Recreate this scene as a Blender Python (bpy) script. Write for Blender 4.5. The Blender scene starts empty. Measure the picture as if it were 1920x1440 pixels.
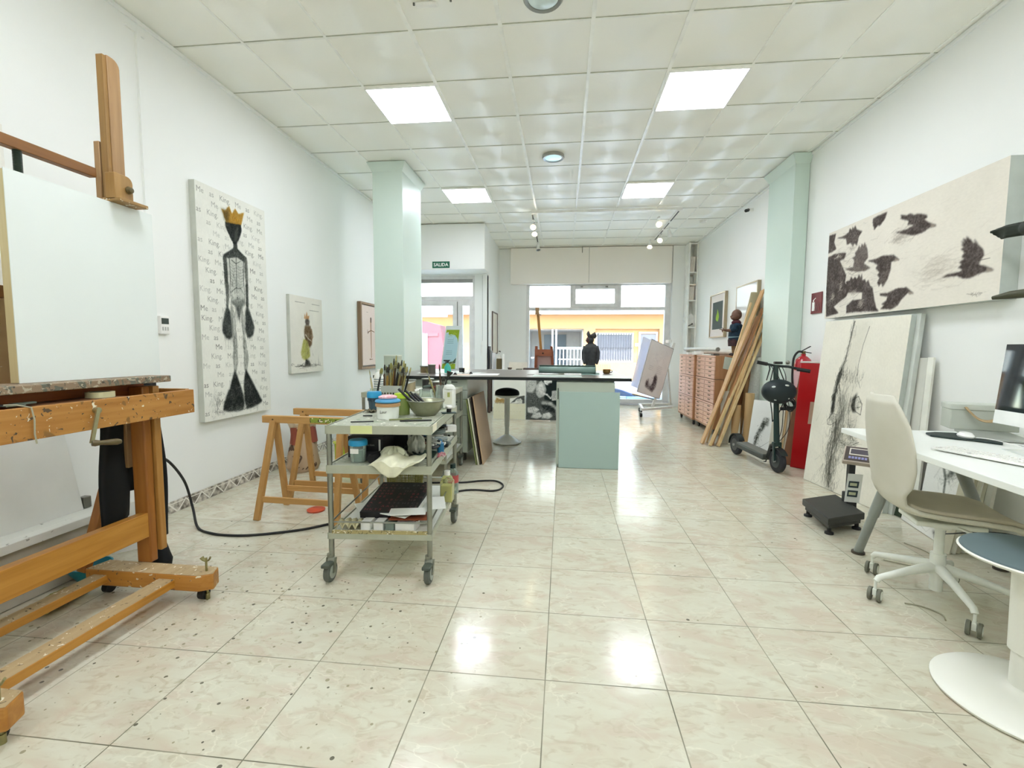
import bpy, bmesh, math, random
from mathutils import Vector, Matrix
R = random.Random(7)
SC = bpy.context.scene
COL = SC.collection
PI = math.pi
# ---------------------------------------------------------------- camera
CAMZ = 1.195
cd = bpy.data.cameras.new('camera'); cam = bpy.data.objects.new('camera', cd); COL.objects.link(cam)
cd.sensor_width = 36; cd.lens = 36*871.33/1920; cd.clip_start = .02; cd.clip_end = 200
def cam_axes(yaw, pitch, roll):
    cy, sy, cp, sp, cr, sr = math.cos(yaw), math.sin(yaw), math.cos(pitch), math.sin(pitch), math.cos(roll), math.sin(roll)
    f = Vector((sy*cp, cy*cp, sp)); r = Vector((cy, -sy, 0)); u = r.cross(f)
    return cr*r+sr*u, -sr*r+cr*u, f
cr_, cu_, cf_ = cam_axes(-.1094, -.0776, .0061)
m = Matrix((cr_, cu_, -cf_)).transposed().to_4x4(); m.translation = (0, 0, CAMZ)
cam.matrix_world = m
SC.camera = cam
# ---------------------------------------------------------------- world, sun, exposure
w = bpy.data.worlds.new('World'); SC.world = w; w.use_nodes = True
bg = w.node_tree.nodes['Background']
sky = w.node_tree.nodes.new('ShaderNodeTexSky'); sky.sky_type = 'NISHITA'
sky.sun_disc = False; sky.sun_elevation = math.radians(50); sky.sun_rotation = math.radians(190)
w.node_tree.links.new(sky.outputs[0], bg.inputs[0]); bg.inputs[1].default_value = 1.9
sd = bpy.data.lights.new('sun', 'SUN'); sd.energy = 8; sd.angle = .01; sd.color = (1, .95, .86)
sun = bpy.data.objects.new('sun', sd); COL.objects.link(sun)
sun.rotation_euler = Vector((-.25, .75, -1)).to_track_quat('-Z', 'Y').to_euler()
PANEL_STRENGTH = 15.0
SC.cycles.max_bounces = 20; SC.cycles.diffuse_bounces = 14; SC.cycles.transparent_max_bounces = 24
SC.view_settings.view_transform = 'Standard'; SC.view_settings.look = 'None'
SC.view_settings.exposure = .68; SC.view_settings.gamma = 1; SC.view_settings.use_curve_mapping = False
# ---------------------------------------------------------------- materials
def lin(h):
    if isinstance(h, str):
        c = [int(h[i:i+2], 16)/255 for i in (0, 2, 4)]
    else: c = list(h)
    return tuple((x/12.92 if x <= .04045 else ((x+.055)/1.055)**2.4) for x in c)
MAT = {}
def nd(t, kind, **kw):
    n = t.nodes.new(kind)
    for k, v in kw.items(): setattr(n, k, v)
    return n
def ramp(t, src, stops):
    r = nd(t, 'ShaderNodeValToRGB'); t.links.new(src, r.inputs[0])
    e = r.color_ramp.elements
    while len(e) < len(stops): e.new(.5)
    for i, (p, c) in enumerate(stops):
        e[i].position = p; e[i].color = (*c, 1) if len(c) == 3 else c
    return r
def base(name):
    m = bpy.data.materials.new(name); m.use_nodes = True
    t = m.node_tree; b = t.nodes['Principled BSDF']
    return m, t, b
def mat(name, hexc, rough=.5, metal=0, var=.06, scale=8, bump=0, trans=0, alpha=1, stretch=None, coat=0, emit=0, spec=None, hex2=None, ior=None):
    """one procedural material: a noise-varied base colour"""
    if name in MAT: return MAT[name]
    m, t, b = base(name)
    c = lin(hexc)
    tc = nd(t, 'ShaderNodeTexCoord'); n = nd(t, 'ShaderNodeTexNoise'); n.inputs['Scale'].default_value = scale; n.inputs['Detail'].default_value = 5
    src = tc.outputs['Object']
    if stretch:
        mp = nd(t, 'ShaderNodeMapping'); mp.inputs['Scale'].default_value = stretch; t.links.new(src, mp.inputs[0]); src = mp.outputs[0]
    t.links.new(src, n.inputs['Vector'])
    c2 = lin(hex2) if hex2 else tuple(min(1, x*(1+var)) for x in c); c1 = c if hex2 else tuple(x*(1-var) for x in c)
    r = ramp(t, n.outputs[0], [(.35, c1), (.65, c2)])
    t.links.new(r.outputs[0], b.inputs['Base Color'])
    b.inputs['Roughness'].default_value = rough; b.inputs['Metallic'].default_value = metal
    if ior: b.inputs['IOR'].default_value = ior
    if spec is not None: b.inputs['Specular IOR Level'].default_value = spec
    if trans: b.inputs['Transmission Weight'].default_value = trans
    if coat: b.inputs['Coat Weight'].default_value = coat
    if alpha < 1: b.inputs['Alpha'].default_value = alpha
    if emit:
        b.inputs['Emission Color'].default_value = (*c, 1); b.inputs['Emission Strength'].default_value = emit
    if bump:
        bp = nd(t, 'ShaderNodeBump'); bp.inputs['Strength'].default_value = bump; bp.inputs['Distance'].default_value = .01
        t.links.new(n.outputs[0], bp.inputs['Height']); t.links.new(bp.outputs[0], b.inputs['Normal'])
    MAT[name] = m; return m
def wood(name, h1, h2, axis='Y', rough=.5, spots=None, sc=1.0, thr=.62):
    """grain running along an axis, optionally splashed with dried paint"""
    if name in MAT: return MAT[name]
    m, t, b = base(name)
    tc = nd(t, 'ShaderNodeTexCoord'); mp = nd(t, 'ShaderNodeMapping')
    s = {'X': (2, 30, 30), 'Y': (30, 2, 30), 'Z': (30, 30, 2)}[axis]
    mp.inputs['Scale'].default_value = tuple(x*sc for x in s)
    t.links.new(tc.outputs['Object'], mp.inputs[0])
    n = nd(t, 'ShaderNodeTexNoise'); n.inputs['Scale'].default_value = 1.2; n.inputs['Detail'].default_value = 6; n.inputs['Distortion'].default_value = .6
    t.links.new(mp.outputs[0], n.inputs['Vector'])
    r = ramp(t, n.outputs[0], [(.3, lin(h1)), (.7, lin(h2))])
    out = r.outputs[0]
    if spots:
        for i, (hx, scale, th) in enumerate(spots):
            q = nd(t, 'ShaderNodeTexNoise'); q.inputs['Scale'].default_value = scale; q.inputs['Detail'].default_value = 2; q.inputs['Distortion'].default_value = .8
            mp2 = nd(t, 'ShaderNodeMapping'); mp2.inputs['Location'].default_value = (i*3.7, i*1.3, i*2.1)
            t.links.new(tc.outputs['Object'], mp2.inputs[0]); t.links.new(mp2.outputs[0], q.inputs['Vector'])
            rr = ramp(t, q.outputs[0], [(th, (0, 0, 0)), (th+.015, (1, 1, 1))])
            mx = nd(t, 'ShaderNodeMixRGB'); mx.inputs[2].default_value = (*lin(hx), 1)
            t.links.new(rr.outputs[0], mx.inputs[0]); t.links.new(out, mx.inputs[1]); out = mx.outputs[0]
    t.links.new(out, b.inputs['Base Color']); b.inputs['Roughness'].default_value = rough
    bp = nd(t, 'ShaderNodeBump'); bp.inputs['Strength'].default_value = .15; bp.inputs['Distance'].default_value = .004
    t.links.new(n.outputs[0], bp.inputs['Height']); t.links.new(bp.outputs[0], b.inputs['Normal'])
    MAT[name] = m; return m
def glass(name, tint='ffffff', rough=0.0, amount=.9):
    """thin clear pane or plastic wall"""
    if name in MAT: return MAT[name]
    m, t, b = base(name)
    b.inputs['Base Color'].default_value = (*lin(tint), 1); b.inputs['Roughness'].default_value = max(rough, .02)
    n = nd(t, 'ShaderNodeTexNoise'); n.inputs['Scale'].default_value = 3
    tr = nd(t, 'ShaderNodeBsdfTransparent'); tr.inputs[0].default_value = (*lin(tint), 1)
    mx = nd(t, 'ShaderNodeMixShader'); fr = nd(t, 'ShaderNodeFresnel'); fr.inputs[0].default_value = 1.45
    ad = nd(t, 'ShaderNodeMath', operation='MULTIPLY_ADD'); ad.inputs[1].default_value = 1.0; ad.inputs[2].default_value = 1-amount; ad.use_clamp = True
    mm = nd(t, 'ShaderNodeMath', operation='MULTIPLY_ADD'); mm.inputs[1].default_value = .02; t.links.new(n.outputs[0], mm.inputs[0]); t.links.new(fr.outputs[0], mm.inputs[2])
    t.links.new(mm.outputs[0], ad.inputs[0]); t.links.new(ad.outputs[0], mx.inputs[0])
    t.links.new(tr.outputs[0], mx.inputs[1]); t.links.new(b.outputs[0], mx.inputs[2])
    t.links.new(mx.outputs[0], t.nodes['Material Output'].inputs[0])
    MAT[name] = m; return m
# painted surface: colour comes from the brush strokes stored on the mesh
pm, pt, pb = base('paint_on_canvas'); at = nd(pt, 'ShaderNodeAttribute'); at.attribute_name = 'Col'
pn = nd(pt, 'ShaderNodeTexNoise'); pn.inputs['Scale'].default_value = 60; pb.inputs['Roughness'].default_value = .8; pb.inputs['Specular IOR Level'].default_value = .2
px_ = nd(pt, 'ShaderNodeMixRGB', blend_type='MULTIPLY'); px_.inputs[0].default_value = .12
pt.links.new(at.outputs['Color'], px_.inputs[1]); pt.links.new(pn.outputs[0], px_.inputs[2]); pt.links.new(px_.outputs[0], pb.inputs['Base Color'])
PAINT = pm
# ---------------------------------------------------------------- mesh building
class M:
    def __init__(s): s.bm = bmesh.new(); s.cl = s.bm.loops.layers.float_color.new('Col'); s.ink = None; s.T = Matrix()
    def _f(s, vs, col=None):
        try: f = s.bm.faces.new(vs)
        except ValueError: return
        c = col or s.ink
        if c:
            for l in f.loops: l[s.cl] = (*lin(c), 1)
        return f
    def v(s, p): return s.bm.verts.new(s.T @ Vector(p))
    def box(s, c, d, rot=None, col=None, taper=1):
        c = Vector(c); h = Vector(d)/2; q = Matrix.Identity(3)
        if rot is not None: q = rot if isinstance(rot, Matrix) else Matrix.Rotation(rot, 3, 'Z')
        V = []
        for z in (-1, 1):
            k = taper if z > 0 else 1
            for x, y in ((-1, -1), (1, -1), (1, 1), (-1, 1)): V.append(s.v(c + q @ Vector((x*h.x*k, y*h.y*k, z*h.z))))
        for f in ((3, 2, 1, 0), (4, 5, 6, 7), (0, 1, 5, 4), (1, 2, 6, 5), (2, 3, 7, 6), (3, 0, 4, 7)): s._f([V[i] for i in f], col)
        return s
    def bb(s, lo, hi, **k): return s.box([(a+b)/2 for a, b in zip(lo, hi)], [abs(b-a) for a, b in zip(lo, hi)], **k)
    def slab(s, o, U, V, th, col=None):
        """board with corner o, edges U and V, thickness th behind the face (away from U x V)"""
        o, U, V = Vector(o), Vector(U), Vector(V); n = U.cross(V).normalized()*th
        a = [s.v(p) for p in (o, o+U, o+U+V, o+V)]; b = [s.v(p) for p in (o-n, o+U-n, o+U+V-n, o+V-n)]
        s._f(a, col); s._f(b[::-1], col)
        for i in range(4): j = (i+1) % 4; s._f([a[j], a[i], b[i], b[j]], col)
        return s
    def bar(s, p, q, w, h, up=(0, 0, 1), col=None):
        """rectangular bar from p to q"""
        p, q = Vector(p), Vector(q); d = (q-p); L = d.length; d.normalize(); up = Vector(up)
        x = d.cross(up)
        if x.length < 1e-4: x = d.cross(Vector((1, 0, 0)))
        x.normalize(); y = x.cross(d)
        V = [s.v(e + x*a*w/2 + y*b*h/2) for e in (p, q) for a, b in ((-1, -1), (1, -1), (1, 1), (-1, 1))]
        for f in ((0, 1, 2, 3), (7, 6, 5, 4), (4, 5, 1, 0), (5, 6, 2, 1), (6, 7, 3, 2), (7, 4, 0, 3)): s._f([V[i] for i in f], col)
        return s
    def cyl(s, p, q, r0, r1=None, n=20, cap=True, col=None):
        r1 = r0 if r1 is None else r1
        p, q = Vector(p), Vector(q); d = (q-p).normalized(); a = d.orthogonal().normalized(); b = d.cross(a)
        A = [s.v(p+(a*math.cos(t)+b*math.sin(t))*r0) for t in [2*PI*i/n for i in range(n)]]
        B = [s.v(q+(a*math.cos(t)+b*math.sin(t))*r1) for t in [2*PI*i/n for i in range(n)]]
        for i in range(n): j = (i+1) % n; s._f([A[i], A[j], B[j], B[i]], col)
        if cap: s._f(A[::-1], col); s._f(B, col)
        return s
    def tube(s, pts, r, n=8, cap=True, col=None, flat=1):
        pts = [Vector(p) for p in pts]; rs = r if isinstance(r, (list, tuple)) else [r]*len(pts)
        rings = []; a = None
        for i, p in enumerate(pts):
            d = (pts[min(i+1, len(pts)-1)]-pts[max(i-1, 0)])
            if d.length < 1e-7: d = Vector((0, 0, 1))
            d.normalize()
            a = d.orthogonal().normalized() if a is None else (a - d*a.dot(d)).normalized()
            b = d.cross(a)
            rings.append([s.v(p+(a*math.cos(t)+b*math.sin(t)*flat)*rs[i]) for t in [2*PI*k/n for k in range(n)]])
        for A, B in zip(rings, rings[1:]):
            for i in range(n): j = (i+1) % n; s._f([A[i], A[j], B[j], B[i]], col)
        if cap: s._f(rings[0][::-1], col); s._f(rings[-1], col)
        return s
    def lathe(s, prof, c=(0, 0, 0), n=28, wob=None, sx=1, sy=1, col=None, axis=None):
        """profile of (radius, z) turned about z through c"""
        c = Vector(c); rings = []
        q = Vector((0, 0, 1)).rotation_difference(Vector(axis)).to_matrix() if axis else Matrix.Identity(3)
        for k, (r, z) in enumerate(prof):
            if r < 1e-5: rings.append([s.v(c+q @ Vector((0, 0, z)))]); continue
            ring = []
            for i in range(n):
                t = 2*PI*i/n; rr = r*(1+(wob(t, k) if wob else 0))
                ring.append(s.v(c+q @ Vector((rr*math.cos(t)*sx, rr*math.sin(t)*sy, z))))
            rings.append(ring)
        for A, B in zip(rings, rings[1:]):
            for i in range(n):
                j = (i+1) % n
                if len(A) == 1 and len(B) == 1: break
                if len(A) == 1: s._f([A[0], B[j], B[i]], col)
                elif len(B) == 1: s._f([A[i], A[j], B[0]], col)
                else: s._f([A[i], A[j], B[j], B[i]], col)
        return s
    def ball(s, c, r, n=16, col=None, rot=None):
        r = (r, r, r) if not isinstance(r, (tuple, list)) else r; c = Vector(c); rings = []; q = rot or Matrix.Identity(3)
        for k in range(n//2+1):
            ph = PI*k/(n//2)-PI/2
            if k in (0, n//2): rings.append([s.v(c+q @ Vector((0, 0, r[2]*math.sin(ph))))]); continue
            rings.append([s.v(c+q @ Vector((r[0]*math.cos(ph)*math.cos(2*PI*i/n), r[1]*math.cos(ph)*math.sin(2*PI*i/n), r[2]*math.sin(ph)))) for i in range(n)])
        for A, B in zip(rings, rings[1:]):
            for i in range(n):
                j = (i+1) % n
                if len(A) == 1: s._f([A[0], B[j], B[i]], col)
                elif len(B) == 1: s._f([A[i], A[j], B[0]], col)
                else: s._f([A[i], A[j], B[j], B[i]], col)
        return s
    def prism(s, poly, O, U, V, th, col=None):
        """polygon (u,v) on plane O,U,V (unit vectors), thickness th along the normal"""
        O, U, V = Vector(O), Vector(U), Vector(V); n = U.cross(V).normalized()*th
        A = [s.v(O+U*a+V*b) for a, b in poly]; B = [s.v(O+U*a+V*b+n) for a, b in poly]
        k = len(A)
        s._f(A[::-1], col); s._f(B, col)
        for i in range(k): j = (i+1) % k; s._f([A[i], A[j], B[j], B[i]], col)
        return s
    def torus(s, c, R0, r, axis=(0, 0, 1), n=24, a0=0, a1=2*PI, k=8):
        q = Vector((0, 0, 1)).rotation_difference(Vector(axis)).to_matrix(); closed = abs(a1-a0-2*PI) < 1e-3
        pts = [Vector(c)+q @ Vector((R0*math.cos(a0+(a1-a0)*i/n), R0*math.sin(a0+(a1-a0)*i/n), 0)) for i in range(n+1)]
        return s.tube(pts, r, k, cap=not closed)
    def grid(s, fn, nu, nv, col=None):
        P = [[s.v(fn(i/nu, j/nv)) for j in range(nv+1)] for i in range(nu+1)]
        for i in range(nu):
            for j in range(nv): s._f([P[i][j], P[i+1][j], P[i+1][j+1], P[i][j+1]], col)
        return s
WM = {}
def finish(name, mb, mt, parent=None, bevel=0, smooth=None, mods=(), inv=None, segs=2):
    if inv is not None: bmesh.ops.transform(mb.bm, matrix=inv, verts=mb.bm.verts)
    bmesh.ops.recalc_face_normals(mb.bm, faces=mb.bm.faces)
    me = bpy.data.meshes.new(name); mb.bm.to_mesh(me); mb.bm.free()
    for x in (mt if isinstance(mt, (list, tuple)) else [mt]): me.materials.append(x)
    if smooth is None or smooth:
        me.polygons.foreach_set('use_smooth', [True]*len(me.polygons))
        try: me.set_sharp_from_angle(angle=math.radians(smooth or 35))
        except Exception: pass
    o = bpy.data.objects.new(name, me); COL.objects.link(o)
    if parent: o.parent = parent
    for k, kw in mods:
        md = o.modifiers.new(k.lower(), k)
        for a, b in kw.items(): setattr(md, a, b)
    if bevel:
        md = o.modifiers.new('bevel', 'BEVEL'); md.width = bevel; md.segments = segs; md.limit_method = 'ANGLE'; md.angle_limit = math.radians(40)
    return o
def tag(o, label, cat, group=None, kind=None):
    o['label'] = label; o['category'] = cat
    if group: o['group'] = group
    if kind: o['kind'] = kind
    return o
def thing(name, label, cat, loc=(0, 0, 0), rz=0, group=None):
    o = bpy.data.objects.new(name, None); o.empty_display_size = .1; COL.objects.link(o)
    o.location = loc; o.rotation_euler = (0, 0, rz)
    tag(o, label, cat, group); WM[o] = (Matrix.Translation(loc) @ Matrix.Rotation(rz, 4, 'Z')).inverted()
    return o
def part(name, mb, mt, parent, world=False, label=None, **k):
    """part of a thing; world=True when the mesh was laid out in room coordinates"""
    o = finish(name, mb, mt, parent, inv=WM.get(parent) if world else None, **k)
    if parent in WM: WM[o] = WM[parent]
    if label: o['label'] = label
    return o
def solo(name, mb, mt, label, cat, group=None, kind=None, **k):
    """thing that is one mesh, laid out in room coordinates; origin moved to its base"""
    xs = [v.co for v in mb.bm.verts]
    c = Vector(((min(v.x for v in xs)+max(v.x for v in xs))/2, (min(v.y for v in xs)+max(v.y for v in xs))/2, min(v.z for v in xs)))
    o = finish(name, mb, mt, None, inv=Matrix.Translation(-c), **k); o.location = c
    return tag(o, label, cat, group, kind)
def struct(name, mb, mt, **k):
    o = finish(name, mb, mt, **k); o['kind'] = 'structure'; o['label'] = name.replace('_', ' '); o['category'] = name.split('_')[0]
    return o
def copy_tree(o, parent=None, loc=None, rz=None, label=None, group=None):
    c = o.copy(); COL.objects.link(c)
    if parent: c.parent = parent
    if loc is not None: c.location = loc
    if rz is not None: c.rotation_euler = (0, 0, rz)
    if label: c['label'] = label
    if group: c['group'] = group
    for ch in list(o.children): copy_tree(ch, c)
    return c
TXT = {}
def text(mb, s, O, U, V, size, col=None, lift=.0006, align='LEFT', bold=0):
    """lettering laid on the plane O,U,V as thin faces"""
    if s not in TXT:
        cu = bpy.data.curves.new('txt', 'FONT'); cu.body = s; cu.size = 1; cu.resolution_u = 2; cu.offset = bold
        o = bpy.data.objects.new('txt', cu); COL.objects.link(o); bpy.context.view_layer.update()
        me = o.evaluated_get(bpy.context.evaluated_depsgraph_get()).to_mesh()
        TXT[s] = ([tuple(v.co) for v in me.vertices], [tuple(p.vertices) for p in me.polygons])
        bpy.data.objects.remove(o); bpy.data.curves.remove(cu)
    vs, fs = TXT[s]
    if not vs: return 0
    O, U, V = Vector(O), Vector(U).normalized(), Vector(V).normalized(); n = U.cross(V)*lift
    w = max(v[0] for v in vs)*size
    off = -w/2 if align == 'CENTER' else 0
    B = [mb.v(O+n+U*(v[0]*size+off)+V*(v[1]*size)) for v in vs]
    for f in fs: mb._f([B[i] for i in f], col)
    return w
class Art:
    """canvas of width w, height h, with polygons and strokes laid over it in layers"""
    def __init__(s, O, U, V, th, ground='ece9e0', side=None):
        s.m = M(); s.O = Vector(O); s.w = Vector(U).length; s.h = Vector(V).length
        s.U = Vector(U).normalized(); s.V = Vector(V).normalized(); s.N = s.U.cross(s.V).normalized(); s.L = 0.0004
        s.m.slab(O, U, V, th, col=ground)
    def up(s, k=1): s.L += .00004*k; return s
    def P(s, a, b): a = min(max(a, 0), s.w); b = min(max(b, 0), s.h); return s.m.v(s.O+s.U*a+s.V*b+s.N*s.L)
    def poly(s, pts, col):
        s.up(); vs = [s.P(*p) for p in pts]; f = s.m._f(vs, col)
        if f: bmesh.ops.triangulate(s.m.bm, faces=[f])
    def line(s, pts, wd, col, w2=None):
        n = len(pts); s.L += 2e-6
        L = []
        for i, (a, b) in enumerate(pts):
            p0, p1 = pts[max(i-1, 0)], pts[min(i+1, n-1)]; dx, dy = p1[0]-p0[0], p1[1]-p0[1]; q = math.hypot(dx, dy) or 1
            t = i/(n-1) if n > 1 else 0; ww = (wd*(1-t)+(w2 if w2 is not None else wd*.2)*t)/2
            L.append((s.P(a-dy/q*ww, b+dx/q*ww), s.P(a+dy/q*ww, b-dx/q*ww)))
        for (a, b), (c, d) in zip(L, L[1:]): s.m._f([a, b, d, c], col)
    def scratch(s, cx, cy, rx, ry, n, ln, wd, cols, ang=None, spread=.5, rnd=None):
        rnd = rnd or R
        for _ in range(n):
            a = rnd.gauss(0, .45)*rx+cx; b = rnd.gauss(0, .45)*ry+cy
            t = (ang if ang is not None else rnd.uniform(0, PI))+rnd.uniform(-spread, spread); l = ln*rnd.uniform(.4, 1.2)
            k = rnd.uniform(-.3, .3)*l
            p = (a-math.cos(t)*l/2, b-math.sin(t)*l/2); q = (a+math.cos(t)*l/2, b+math.sin(t)*l/2)
            if min(p[0], q[0], p[1], q[1]) < .003 or max(p[0], q[0]) > s.w-.003 or max(p[1], q[1]) > s.h-.003: continue
            mid = ((p[0]+q[0])/2-math.sin(t)*k*.5, (p[1]+q[1])/2+math.cos(t)*k*.5)
            s.line([p, mid, q], wd*rnd.uniform(.5, 1.3), rnd.choice(cols))
def inside(poly, x, y):
    c = False; j = len(poly)-1
    for i in range(len(poly)):
        if (poly[i][1] > y) != (poly[j][1] > y) and x < (poly[j][0]-poly[i][0])*(y-poly[i][1])/(poly[j][1]-poly[i][1]+1e-9)+poly[i][0]: c = not c
        j = i
    return c
# ---------------------------------------------------------------- painted canvases: a fine grid of vertices coloured stroke by stroke
import numpy as np
from mathutils.geometry import tessellate_polygon
def _poly(s, pts, col):
    s.up(); P = [(min(max(a, 0), s.w), min(max(b, 0), s.h)) for a, b in pts]; vs = [s.P(a, b) for a, b in P]
    for t in tessellate_polygon([[Vector((a, b, 0)) for a, b in P]]):
        s.m._f([vs[i] for i in t], col)
Art.poly = _poly
NR = np.random.RandomState(5)
def vnoise(h, w, cell, seed=0, octaves=3):
    out = np.zeros((h, w)); amp = 1; tot = 0
    for o in range(octaves):
        rs = np.random.RandomState(seed*17+o); c = max(1.0, cell/2**o); gh, gw = int(h/c)+3, int(w/c)+3; g = rs.rand(gh, gw)
        y = np.arange(h)/c; x = np.arange(w)/c; y0 = y.astype(int); x0 = x.astype(int); fy = (y-y0)[:, None]; fx = (x-x0)[None, :]
        a = g[y0][:, x0]; b = g[y0][:, x0+1]; cc = g[y0+1][:, x0]; d = g[y0+1][:, x0+1]
        out += amp*((a*(1-fx)+b*fx)*(1-fy)+(cc*(1-fx)+d*fx)*fy); tot += amp; amp *= .55
    return out/tot
class Ras:
    def __init__(s, w, h, px=.0025, ground='ece9e0', mottle=.02, seed=1):
        s.w, s.h, s.px = w, h, px; s.nx, s.ny = int(w/px)+1, int(h/px)+1
        s.X = np.linspace(0, w, s.nx)[None, :]; s.Y = np.linspace(0, h, s.ny)[:, None]
        g = np.array([int(ground[i:i+2], 16)/255 for i in (0, 2, 4)]); s.I = np.ones((s.ny, s.nx, 3))*g
        s.I *= 1+mottle*(vnoise(s.ny, s.nx, 40, seed)-.5)[..., None]*2
        s.grain = vnoise(s.ny, s.nx, 3, seed+3, 2); s.big = vnoise(s.ny, s.nx, 22, seed+5, 3); s.r = random.Random(seed)
    def c(s, h): return np.array([int(h[i:i+2], 16)/255 for i in (0, 2, 4)])
    def box(s, x0, x1, y0, y1):
        i0 = max(0, int(x0/s.px)-1); i1 = min(s.nx, int(x1/s.px)+2); j0 = max(0, int(y0/s.px)-1); j1 = min(s.ny, int(y1/s.px)+2); return i0, i1, j0, j1
    def blend(s, sl, a, col): s.I[sl] = s.I[sl]*(1-a[..., None])+s.c(col)*a[..., None]
    def poly(s, pts, col, soft=.003, alpha=.95, rough=.25):
        xs = [p[0] for p in pts]; ys = [p[1] for p in pts]; e = soft*3+s.px
        i0, i1, j0, j1 = s.box(min(xs)-e, max(xs)+e, min(ys)-e, max(ys)+e)
        if i1 <= i0 or j1 <= j0: return
        wob = (s.grain[j0:j1, i0:i1]-.5)*soft*1.5
        X = s.X[:, i0:i1]+wob; Y = s.Y[j0:j1]+wob[:, ::-1]; ins = np.zeros(X.shape if X.shape == Y.shape else (j1-j0, i1-i0), bool); n = len(pts)
        for k in range(n):
            (xa, ya), (xb, yb) = pts[k], pts[k-1]
            if ya == yb: continue
            ins ^= ((ya > Y) != (yb > Y)) & (X < (xb-xa)*(Y-ya)/(yb-ya)+xa)
        m_ = ins.astype(float); k = max(1, int(soft/s.px))
        for _ in range(3):
            for ax in (0, 1):
                q = np.cumsum(np.pad(m_, [(k+1, k) if a_ == ax else (0, 0) for a_ in (0, 1)], mode='edge'), axis=ax)
                m_ = (q[2*k+1:] - q[:-2*k-1])/(2*k+1) if ax == 0 else (q[:, 2*k+1:] - q[:, :-2*k-1])/(2*k+1)
        a = np.clip(m_*alpha*(1+rough*(s.grain[j0:j1, i0:i1]-.6)*2+rough*(s.big[j0:j1, i0:i1]-.5)*1.6), 0, 1); s.blend((slice(j0, j1), slice(i0, i1)), a, col)
    def seg(s, p, q, w0, w1, col, alpha=.8, soft=.5):
        e = max(w0, w1)*(1+soft)+s.px
        i0, i1, j0, j1 = s.box(min(p[0], q[0])-e, max(p[0], q[0])+e, min(p[1], q[1])-e, max(p[1], q[1])+e)
        if i1 <= i0 or j1 <= j0: return
        X = s.X[:, i0:i1]; Y = s.Y[j0:j1]; dx, dy = q[0]-p[0], q[1]-p[1]; L = dx*dx+dy*dy+1e-12
        t = np.clip(((X-p[0])*dx+(Y-p[1])*dy)/L, 0, 1); d = np.hypot(X-p[0]-t*dx, Y-p[1]-t*dy); w_ = w0+(w1-w0)*t
        a = np.clip((w_*(1+soft)-d)/(w_*2*soft+s.px), 0, 1)*alpha*(.6+.6*s.grain[j0:j1, i0:i1]); s.blend((slice(j0, j1), slice(i0, i1)), np.clip(a, 0, 1), col)
    def line(s, pts, w0, col, w1=None, alpha=.85, soft=.5):
        w1 = w0*.3 if w1 is None else w1; n = len(pts)-1
        for i in range(n): s.seg(pts[i], pts[i+1], (w0+(w1-w0)*i/n)/2, (w0+(w1-w0)*(i+1)/n)/2, col, alpha, soft)
    def hatch(s, cx, cy, rx, ry, n, ln, wd, cols, ang=None, spread=.5, alpha=.5, soft=.6, gauss=True):
        r = s.r
        for _ in range(n):
            a = cx+(r.gauss(0, .45) if gauss else r.uniform(-1, 1))*rx; b = cy+(r.gauss(0, .45) if gauss else r.uniform(-1, 1))*ry
            t = (ang if ang is not None else r.uniform(0, PI))+r.uniform(-spread, spread); l = ln*r.uniform(.4, 1.2); k = r.uniform(-.25, .25)*l
            p = (a-math.cos(t)*l/2, b-math.sin(t)*l/2); q = (a+math.cos(t)*l/2, b+math.sin(t)*l/2); m_ = (a-math.sin(t)*k, b+math.cos(t)*k)
            s.line([p, m_, q], wd*r.uniform(.5, 1.4), r.choice(cols), alpha=alpha*r.uniform(.5, 1.2), soft=soft)
    def follow(s, pts, n, sig, ln, wd, cols, ang=None, spread=.4, alpha=.5):
        r = s.r
        for _ in range(n):
            i = r.randrange(len(pts)-1); k = r.random(); x = pts[i][0]+(pts[i+1][0]-pts[i][0])*k+r.gauss(0, sig); y = pts[i][1]+(pts[i+1][1]-pts[i][1])*k+r.gauss(0, sig)
            a = ang if ang is not None else math.atan2(pts[i+1][1]-pts[i][1], pts[i+1][0]-pts[i][0])
            s.hatch(x, y, .0, .0, 1, ln, wd, cols, ang=a, spread=spread, alpha=alpha)
    def within(s, poly, n, ln, wd, cols, ang=None, spread=.5, alpha=.5):
        xs = [q[0] for q in poly]; ys = [q[1] for q in poly]
        for _ in range(n):
            x, y = s.r.uniform(min(xs), max(xs)), s.r.uniform(min(ys), max(ys))
            if inside(poly, x, y): s.hatch(x, y, 0, 0, 1, ln, wd, cols, ang=ang, spread=spread, alpha=alpha)
    def words(s, txt, x, y, size, col, alpha=.8):
        tmp = M(); text(tmp, txt, (0, 0, 0), (1, 0, 0), (0, 1, 0), size); tmp.bm.free(); vs, fs = TXT[txt]
        xs = [v[0]*size+x for v in vs]; ys = [v[1]*size+y for v in vs]; i0, i1, j0, j1 = s.box(min(xs), max(xs), min(ys), max(ys))
        if i1 <= i0 or j1 <= j0: return
        A = np.zeros((j1-j0, i1-i0))
        for sx_, sy_ in ((-.25, -.25), (.25, -.25), (-.25, .25), (.25, .25)):
            X = s.X[:, i0:i1]+sx_*s.px; Y = s.Y[j0:j1]+sy_*s.px; m_ = np.zeros((j1-j0, i1-i0), bool)
            for f in fs:
                ins = np.zeros_like(m_)
                for k in range(len(f)):
                    xa, ya, xb, yb = xs[f[k]], ys[f[k]], xs[f[k-1]], ys[f[k-1]]
                    if ya != yb: ins ^= ((ya > Y) != (yb > Y)) & (X < (xb-xa)*(Y-ya)/(yb-ya)+xa)
                m_ |= ins
            A += m_*.25
        s.blend((slice(j0, j1), slice(i0, i1)), np.clip(A*alpha*(.55+.8*s.big[j0:j1, i0:i1]), 0, 1), col)
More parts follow.
